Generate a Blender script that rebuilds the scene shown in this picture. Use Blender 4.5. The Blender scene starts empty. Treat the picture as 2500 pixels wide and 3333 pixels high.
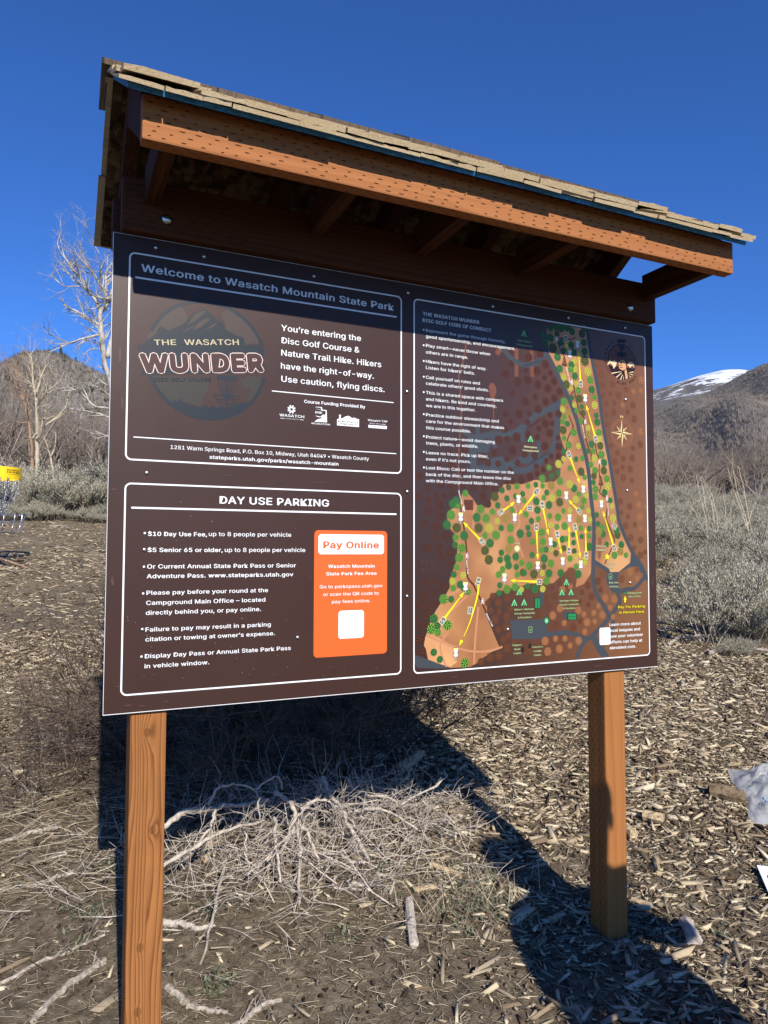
import bpy, bmesh, math, random
import numpy as np
from mathutils import Vector, Matrix
rnd = random.Random(7)
nr = np.random.default_rng(11)
rad = math.radians
SC = bpy.context.scene
COL = SC.collection

# ---------------------------------------------------------------- camera
cam = bpy.data.cameras.new("camera"); camo = bpy.data.objects.new("camera", cam); COL.objects.link(camo)
cam.sensor_fit = 'HORIZONTAL'; cam.sensor_width = 36.0; cam.lens = 36*2350/2500
cam.clip_start = 0.05; cam.clip_end = 20000
RX = Vector((0.9073866, -0.4202891, 0.0025687)); DN = Vector((0.0236174, 0.0448852, -0.9987129)); FW = Vector((0.4196328, 0.9062794, 0.0506544))
CAM = Vector((-0.1295552, -1.9278882, 0.4133565))
m = Matrix.Identity(4)
for i in range(3):
    m[i][0] = RX[i]; m[i][1] = -DN[i]; m[i][2] = -FW[i]; m[i][3] = CAM[i]
camo.matrix_world = m
SC.camera = camo
# ---------------------------------------------------------------- light
SUN_TRAVEL = Vector((0.060, 1.0, -0.67)).normalized()
el = math.asin(-SUN_TRAVEL.z)
rot = math.atan2(-SUN_TRAVEL.x, -SUN_TRAVEL.y)
W = bpy.data.worlds.new("World"); SC.world = W; W.use_nodes = True
nt = W.node_tree; bg = nt.nodes["Background"]
sky = nt.nodes.new("ShaderNodeTexSky"); sky.sky_type = 'NISHITA'; sky.sun_disc = False
sky.sun_elevation = el; sky.sun_rotation = rot
sky.altitude = 1000; sky.air_density = 1.0; sky.dust_density = 0.0; sky.ozone_density = 10.0
tint = nt.nodes.new("ShaderNodeMix"); tint.data_type = 'RGBA'; tint.blend_type = 'MULTIPLY'; tint.inputs[0].default_value = 1.0
tint.inputs[7].default_value = (0.69, 0.97, 1.33, 1)      # clear high-altitude winter sky: deeper blue than the model's default
nt.links.new(sky.outputs[0], tint.inputs[6]); nt.links.new(tint.outputs[2], bg.inputs[0]); bg.inputs[1].default_value = 0.092
sl = bpy.data.lights.new("sun", 'SUN'); sl.energy = 5.0; sl.angle = rad(0.53); sl.color = (1.0, 0.945, 0.86)
so = bpy.data.objects.new("sun", sl); COL.objects.link(so)
so.rotation_euler = SUN_TRAVEL.to_track_quat('-Z', 'Y').to_euler(); so.location = (-3, -20, 15)
SC.view_settings.view_transform = 'Standard'; SC.view_settings.look = 'None'
SC.view_settings.exposure = 0.40; SC.view_settings.gamma = 1.0
try:
    SC.cycles.max_bounces = 6; SC.cycles.transparent_max_bounces = 8
except Exception: pass

# ---------------------------------------------------------------- helpers
def lin(c):
    return tuple((x/255/12.92 if x/255 <= 0.04045 else ((x/255+0.055)/1.055)**2.4) for x in c)
def tag(o, label=None, cat=None, group=None, kind=None):
    if label: o['label'] = label
    if cat: o['category'] = cat
    if group: o['group'] = group
    if kind: o['kind'] = kind
    return o
def empty(name, loc=(0,0,0)):
    o = bpy.data.objects.new(name, None); o.empty_display_size = 0.1; o.location = loc; COL.objects.link(o); return o
def link(name, me, mats, parent=None):
    o = bpy.data.objects.new(name, me)
    for x in (mats if isinstance(mats, (list, tuple)) else [mats]): me.materials.append(x)
    COL.objects.link(o)
    if parent is not None: o.parent = parent
    return o
def np_mesh(name, V, F, smooth=False, mi=None):
    """V (n,3), F (m,k) all faces with k corners"""
    V = np.asarray(V, np.float32); F = np.asarray(F, np.int32)
    me = bpy.data.meshes.new(name)
    me.vertices.add(len(V)); me.vertices.foreach_set('co', V.ravel())
    k = F.shape[1]; me.loops.add(F.size); me.loops.foreach_set('vertex_index', F.ravel())
    me.polygons.add(len(F)); me.polygons.foreach_set('loop_start', np.arange(0, F.size, k, dtype=np.int32))
    me.polygons.foreach_set('loop_total', np.full(len(F), k, np.int32))
    if smooth: me.polygons.foreach_set('use_smooth', np.ones(len(F), bool))
    if mi is not None: me.polygons.foreach_set('material_index', np.asarray(mi, np.int32))
    me.update(calc_edges=True); return me
class MB:
    def __init__(s): s.v = []; s.f = []; s.m = []
    def add(s, vs, fs, mi=0):
        o = len(s.v); s.v.extend([tuple(x) for x in vs]); s.f.extend([tuple(i+o for i in f) for f in fs]); s.m.extend([mi]*len(fs))
    def box(s, x0, x1, y0, y1, z0, z1, mi=0, b=0.0):
        if b <= 0:
            s.add([(x0,y0,z0),(x1,y0,z0),(x1,y1,z0),(x0,y1,z0),(x0,y0,z1),(x1,y0,z1),(x1,y1,z1),(x0,y1,z1)],
                  [(0,3,2,1),(4,5,6,7),(0,1,5,4),(1,2,6,5),(2,3,7,6),(3,0,4,7)], mi); return
        bm = bmesh.new(); bmesh.ops.create_cube(bm, size=1)
        for v in bm.verts: v.co = Vector(((x0+x1)/2+v.co.x*(x1-x0), (y0+y1)/2+v.co.y*(y1-y0), (z0+z1)/2+v.co.z*(z1-z0)))
        bmesh.ops.bevel(bm, geom=bm.edges[:], offset=b, segments=2, affect='EDGES', profile=0.6)
        bm.verts.index_update()
        s.add([v.co for v in bm.verts], [[v.index for v in f.verts] for f in bm.faces], mi); bm.free()
    def tube(s, pts, rr, n=5, mi=0, cap=True):
        pts = [Vector(p) for p in pts]
        k = len(pts)
        if not hasattr(rr, '__len__'): rr = [rr]*k
        t0 = (pts[1]-pts[0]).normalized()
        a = t0.orthogonal().normalized()
        vs = []
        for i, p in enumerate(pts):
            t = (pts[min(i+1,k-1)]-pts[max(i-1,0)])
            t = t.normalized() if t.length > 1e-9 else t0
            a = (a - t*a.dot(t)); a = a.normalized() if a.length > 1e-6 else t.orthogonal().normalized()
            b = t.cross(a)
            for j in range(n):
                q = 2*math.pi*j/n; vs.append(p + (a*math.cos(q)+b*math.sin(q))*rr[i])
        fs = [(i*n+j, i*n+(j+1)%n, (i+1)*n+(j+1)%n, (i+1)*n+j) for i in range(k-1) for j in range(n)]
        if cap: fs += [tuple(range(n))[::-1], tuple((k-1)*n+j for j in range(n))]
        s.add(vs, fs, mi)
    def build(s, name, mats, parent=None, smooth=False):
        me = bpy.data.meshes.new(name); me.from_pydata(s.v, [], s.f); me.polygons.foreach_set('material_index', s.m)
        if smooth: me.polygons.foreach_set('use_smooth', [True]*len(s.f))
        me.update(); return link(name, me, mats, parent)

# ---------------------------------------------------------------- materials
def newmat(name, color=(.5,.5,.5), rough=0.7, spec=0.3, metal=0.0):
    x = bpy.data.materials.new(name); x.use_nodes = True
    b = x.node_tree.nodes['Principled BSDF']
    b.inputs['Base Color'].default_value = (*color[:3], 1); b.inputs['Roughness'].default_value = rough
    b.inputs['Specular IOR Level'].default_value = spec; b.inputs['Metallic'].default_value = metal
    return x
class NG:
    """tiny node graph helper"""
    def __init__(s, mat): s.t = mat.node_tree; s.n = s.t.nodes; s.b = s.n['Principled BSDF']
    def node(s, typ, **kw):
        x = s.n.new(typ)
        for k, v in kw.items(): setattr(x, k, v)
        return x
    def l(s, a, b): s.t.links.new(a, b)
    def coord(s, scale=(1,1,1), kind='Object', loc=(0,0,0)):
        tc = s.node('ShaderNodeTexCoord'); mp = s.node('ShaderNodeMapping'); mp.inputs['Scale'].default_value = scale; mp.inputs['Location'].default_value = loc
        s.l(tc.outputs[kind], mp.inputs[0]); return mp.outputs[0]
    def noise(s, vec, scale=5, detail=6, rough=0.6, dist=0.0):
        x = s.node('ShaderNodeTexNoise'); x.inputs['Scale'].default_value = scale; x.inputs['Detail'].default_value = detail
        x.inputs['Roughness'].default_value = rough; x.inputs['Distortion'].default_value = dist
        if vec is not None: s.l(vec, x.inputs['Vector'])
        return x.outputs['Fac']
    def ramp(s, fac, stops):
        r = s.node('ShaderNodeValToRGB'); e = r.color_ramp.elements
        while len(e) < len(stops): e.new(0.5)
        for i, (p, c) in enumerate(stops):
            e[i].position = p; e[i].color = (*c, 1) if len(c) == 3 else c
        s.l(fac, r.inputs[0]); return r.outputs[0]
    def mix(s, fac, a, b, mode='MIX'):
        x = s.node('ShaderNodeMix', data_type='RGBA', blend_type=mode)
        for sock, v in ((x.inputs[0], fac), (x.inputs[6], a), (x.inputs[7], b)):
            if isinstance(v, (int, float)): sock.default_value = v
            elif isinstance(v, tuple): sock.default_value = (*v, 1)
            else: s.l(v, sock)
        return x.outputs[2]
    def math(s, op, a, b=0.0, c=None):
        x = s.node('ShaderNodeMath', operation=op)
        for i, v in enumerate((a, b) if c is None else (a, b, c)):
            if isinstance(v, (int, float)): x.inputs[i].default_value = v
            else: s.l(v, x.inputs[i])
        return x.outputs[0]
    def island(s): return s.node('ShaderNodeNewGeometry').outputs['Random Per Island']
    def sep(s, vec):
        x = s.node('ShaderNodeSeparateXYZ'); s.l(vec, x.inputs[0]); return x.outputs
    def bump(s, h, strength=0.3, dist=0.01):
        x = s.node('ShaderNodeBump'); x.inputs['Strength'].default_value = strength; x.inputs['Distance'].default_value = dist
        s.l(h, x.inputs['Height']); s.l(x.outputs[0], s.b.inputs['Normal'])
    def out(s, col): s.l(col, s.b.inputs['Base Color'])

def wood(name, axis, c0, c1, c2, grain=90, rough=0.75, knots=(), wav=5.0, spec=0.15, fine=0.35):
    """stained lumber: long grain along `axis` (0=x,2=z), grain lines across"""
    x = newmat(name, c1, rough, spec); g = NG(x)
    tc = g.node('ShaderNodeTexCoord'); o = g.sep(tc.outputs['Object'])
    L = o[axis]; A = o[0] if axis == 2 else o[2]; B = o[1]
    sc = [14, 14, 14]; sc[axis] = 0.9
    n1 = g.noise(g.coord(tuple(sc)), 1.0, 3, .5)
    field = g.math('ADD', g.math('MULTIPLY', A, grain), g.math('MULTIPLY', B, grain*0.9))
    field = g.math('ADD', field, g.math('MULTIPLY', n1, wav))
    for (ka, kl, s, amp) in knots:
        da = g.math('MULTIPLY', g.math('SUBTRACT', A, ka), 1/s); dl = g.math('MULTIPLY', g.math('SUBTRACT', L, kl), 1/(s*2.2))
        d2 = g.math('ADD', g.math('MULTIPLY', da, da), g.math('MULTIPLY', dl, dl))
        e = g.math('EXPONENT', g.math('MULTIPLY', d2, -1.0))
        field = g.math('ADD', field, g.math('MULTIPLY', e, amp))
    fr = g.math('FRACT', field)
    band = g.ramp(fr, [(0.0, (0,0,0)), (0.55, (.35,.35,.35)), (0.88, (1,1,1)), (1.0, (0.1,.1,.1))])
    sc2 = [260, 260, 260]; sc2[axis] = 9
    fib = g.noise(g.coord(tuple(sc2)), 1.0, 4, .6)
    col = g.mix(band, c1, c0)
    col = g.mix(g.math('MULTIPLY', fib, fine*1.6), col, c2)
    big = g.noise(g.coord((3,3,3)), 1.5, 3, .6)
    col = g.mix(g.math('MULTIPLY', g.math('SUBTRACT', big, .42), 1.1), col, c0)
    for (ka, kl, s, amp) in knots:
        da = g.math('MULTIPLY', g.math('SUBTRACT', A, ka), 1/0.0085); dl = g.math('MULTIPLY', g.math('SUBTRACT', L, kl), 1/0.0115)
        d2 = g.math('ADD', g.math('MULTIPLY', da, da), g.math('MULTIPLY', dl, dl))
        e = g.math('MULTIPLY', g.math('LESS_THAN', d2, 1.0), 0.5)
        col = g.mix(e, col, tuple(v*0.75 for v in c0))
    g.out(col); g.bump(g.math('ADD', fib, g.math('MULTIPLY', fr, -.6)), 0.25, 0.0012)
    return x
CED0, CED1, CED2 = (.33,.125,.042), (.52,.225,.075), (.42,.16,.05)
M_wood_post = wood('cedar_post', 2, (.105,.038,.012), (.37,.155,.048), (.22,.08,.024), 95, knots=((.108,-.055,.016,1.6),(.125,-.30,.013,1.2),(.10,-.585,.008,.7),(.097,-.74,.007,.6)), wav=9)
M_wood_post2 = wood('cedar_post_plain', 2, (.27,.105,.031), (.345,.145,.044), (.24,.088,.026), 30, wav=3)
M_wood_x = wood('cedar_board_lengthwise', 0, (.29,.112,.039), (.385,.158,.057), (.25,.09,.03), 30, wav=3, fine=.5)
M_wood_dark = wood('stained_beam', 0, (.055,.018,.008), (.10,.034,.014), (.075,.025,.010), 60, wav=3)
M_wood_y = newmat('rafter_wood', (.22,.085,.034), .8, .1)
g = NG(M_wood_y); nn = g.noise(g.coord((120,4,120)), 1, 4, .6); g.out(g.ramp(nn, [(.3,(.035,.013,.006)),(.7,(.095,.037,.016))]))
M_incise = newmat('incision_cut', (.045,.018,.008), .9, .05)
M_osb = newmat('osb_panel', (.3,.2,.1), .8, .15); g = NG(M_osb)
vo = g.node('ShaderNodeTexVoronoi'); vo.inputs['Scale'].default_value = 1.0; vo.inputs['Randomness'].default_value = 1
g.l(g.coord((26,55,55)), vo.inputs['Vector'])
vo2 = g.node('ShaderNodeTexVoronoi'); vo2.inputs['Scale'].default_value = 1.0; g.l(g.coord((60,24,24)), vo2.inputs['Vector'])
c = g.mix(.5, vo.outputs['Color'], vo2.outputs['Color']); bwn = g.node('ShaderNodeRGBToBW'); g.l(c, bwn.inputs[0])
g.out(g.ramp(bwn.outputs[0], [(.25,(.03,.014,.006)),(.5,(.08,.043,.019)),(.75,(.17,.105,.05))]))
M_blue = newmat('blue_sealed_edge', (.03,.16,.36), .6, .3); g = NG(M_blue)
n1 = g.noise(g.coord((60,60,160)), 1, 6, .75); g.out(g.ramp(n1, [(.3,(.01,.06,.15)),(.46,(.03,.19,.42)),(.62,(.06,.32,.6)),(.78,(.35,.5,.5))])); g.bump(n1, .8, .006)
M_shend = newmat('shingle_sawn_end', (.6,.47,.28), .85, .1); g = NG(M_shend)
n1 = g.noise(g.coord((130,60,420)), 1, 6, .75); n2 = g.noise(g.coord((6,6,6)), 1, 3, .6)
g.out(g.mix(n2, g.ramp(n1, [(.32,(.16,.10,.05)),(.46,(.50,.39,.235)),(.7,(.72,.62,.44))]), (.42,.30,.16))); g.bump(n1, .5, .003)
M_shtop = newmat('shingle_weathered', (.2,.16,.12), .9, .05); g = NG(M_shtop)
n1 = g.noise(g.coord((220,14,14)), 1, 5, .7); isl = g.island()
g.out(g.mix(isl, g.ramp(n1, [(.3,(.06,.042,.03)),(.7,(.26,.2,.145))]), g.ramp(n1, [(.3,(.10,.065,.04)),(.7,(.30,.22,.15))]))); g.bump(n1, .5, .003)
M_metal = newmat('galvanised_steel', (.62,.63,.64), .28, .5, 1.0)
g = NG(M_metal); g.out(g.ramp(g.noise(g.coord((90,90,90)), 1, 3), [(.35,(.42,.43,.44)),(.65,(.72,.73,.74))]))
M_zinc = newmat('zinc_screw', (.66,.66,.64), .35, .5, 1.0)
PR = 0.36
def pm(name, srgb, k=None, rough=PR):
    k = k or (.60+.16*max(lin(srgb)))
    x = newmat(name, tuple(v*k for v in lin(srgb)), rough, .28); return x
M_brown = pm('sign_brown', (80,52,46)); g = NG(M_brown)
n1 = g.noise(g.coord((1.6,1.6,2.4)), 1, 5, .6); b0 = tuple(v*.54 for v in lin((78,52,43)))
g.out(g.mix(g.math('MULTIPLY', n1, .25), b0, tuple(v*1.25 for v in b0)))
n2 = g.noise(g.coord((5,5,5)), 1, 6, .7)
rr = g.node('ShaderNodeMapRange'); g.l(n2, rr.inputs[0]); rr.inputs[3].default_value = .3; rr.inputs[4].default_value = .46; g.l(rr.outputs[0], g.b.inputs['Roughness'])
M_white = newmat('sign_white', (.72,.72,.71), PR, .5)
M_edge = newmat('panel_white_edge', (.74,.74,.73), .45, .4)
PM = dict(w=M_white, orange=pm('sign_orange', (240,108,48)), yel=pm('map_yellow', (250,228,40)), pale=pm('map_pale_green', (208,226,160)), cream=pm('map_cream', (246,240,190)),
  ink=pm('map_ink', (26,24,22)), fly=pm('map_credit', (104,70,56)), fly2=pm('map_credit_thin', (98,66,54)), slate=pm('logo_slate', (50,58,64)), lcream=pm('logo_cream', (214,200,160)),
  lslate=pm('logo_dark_slate', (44,50,56)), lpink=pm('logo_pink', (250,222,210)), lpatch=pm('logo_foliage', (84,70,62)), lpatch2=pm('logo_foliage_green', (70,64,56)), lbrown=pm('logo_brown', (84,54,47)),
  lcream2=pm('compass_cream', (246,214,150)), eskin=pm('emblem_tan', (226,170,118)), edark=pm('emblem_dark', (52,28,24)), ecream=pm('emblem_cream', (244,214,166)),
  road=pm('map_road', (76,81,86)), sq=pm('map_square', (104,58,38)), strip=pm('map_strip', (132,82,60)), trail=pm('map_trail', (92,52,36)), path=pm('map_path', (205,142,104)),
  green=pm('map_green', (44,150,88)), greend=pm('map_dark_green', (14,64,38)), mint=pm('map_mint', (134,226,150)), cabin=pm('map_cabin', (46,28,22)), tag=pm('map_tag_grey', (122,122,118)), ring=pm('map_ring', (190,122,80)), bell=pm('map_bell', (128,76,50)), belld=pm('map_bell_dark', (70,38,26)))
def gradm(name, stops, axis=0, nz=.12, k=.92):
    x = newmat(name, (.3,.2,.1), PR, .5); g = NG(x); tc = g.node('ShaderNodeTexCoord'); o = g.sep(tc.outputs['Object'])
    n = g.noise(g.coord((4,4,4)), 1, 3, .5)
    f = g.math('ADD', o[axis], g.math('MULTIPLY', g.math('SUBTRACT', n, .5), nz*3))
    g.out(g.ramp(f, [(p, tuple(v*k for v in lin(c))) for p, c in stops])); return x
def scaled(stops): return stops
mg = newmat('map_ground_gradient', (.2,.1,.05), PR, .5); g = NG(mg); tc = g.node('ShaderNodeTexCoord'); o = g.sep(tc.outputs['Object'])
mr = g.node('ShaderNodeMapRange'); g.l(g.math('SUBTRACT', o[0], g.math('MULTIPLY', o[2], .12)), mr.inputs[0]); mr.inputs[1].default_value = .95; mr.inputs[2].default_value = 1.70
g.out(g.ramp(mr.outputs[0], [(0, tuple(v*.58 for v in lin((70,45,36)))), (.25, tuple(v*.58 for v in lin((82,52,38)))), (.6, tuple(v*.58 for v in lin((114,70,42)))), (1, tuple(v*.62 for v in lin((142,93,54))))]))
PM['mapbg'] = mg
mt = newmat('map_tan_field', (.5,.3,.15), PR, .5); g = NG(mt)
n = g.noise(g.coord((5,5,5)), 1, 2, .5); g.out(g.ramp(n, [(.35, lin((138,90,54))), (.5, lin((160,110,68))), (.65, lin((186,138,88)))]))
PM['tan'] = mt
mt2 = newmat('map_tan_light', (.5,.3,.15), PR, .5); g = NG(mt2)
n = g.noise(g.coord((6,6,6)), 1, 2, .5); g.out(g.ramp(n, [(.35, lin((180,126,84))), (.6, lin((208,160,108)))]))
PM['tanlit'] = mt2
PM['smear'] = pm('sign_smear', (98,72,64))
TC = dict(G=((30,48,14),(132,198,76)), D=((18,40,18),(84,160,80)), Y=((66,60,10),(250,244,96)), K=((70,50,12),(214,180,90)), O=((36,40,14),(124,128,62)), B=((34,18,12),(122,72,50)), F=((104,62,38),(142,90,58)), T=((84,46,26),(216,146,94)), M=((66,36,22),(146,90,58)))
for k, (a, b2) in TC.items():
    PM['t0'+k] = pm('map_tree_shade_'+k, a); PM['t1'+k] = pm('map_tree_leaf_'+k, b2)
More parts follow.
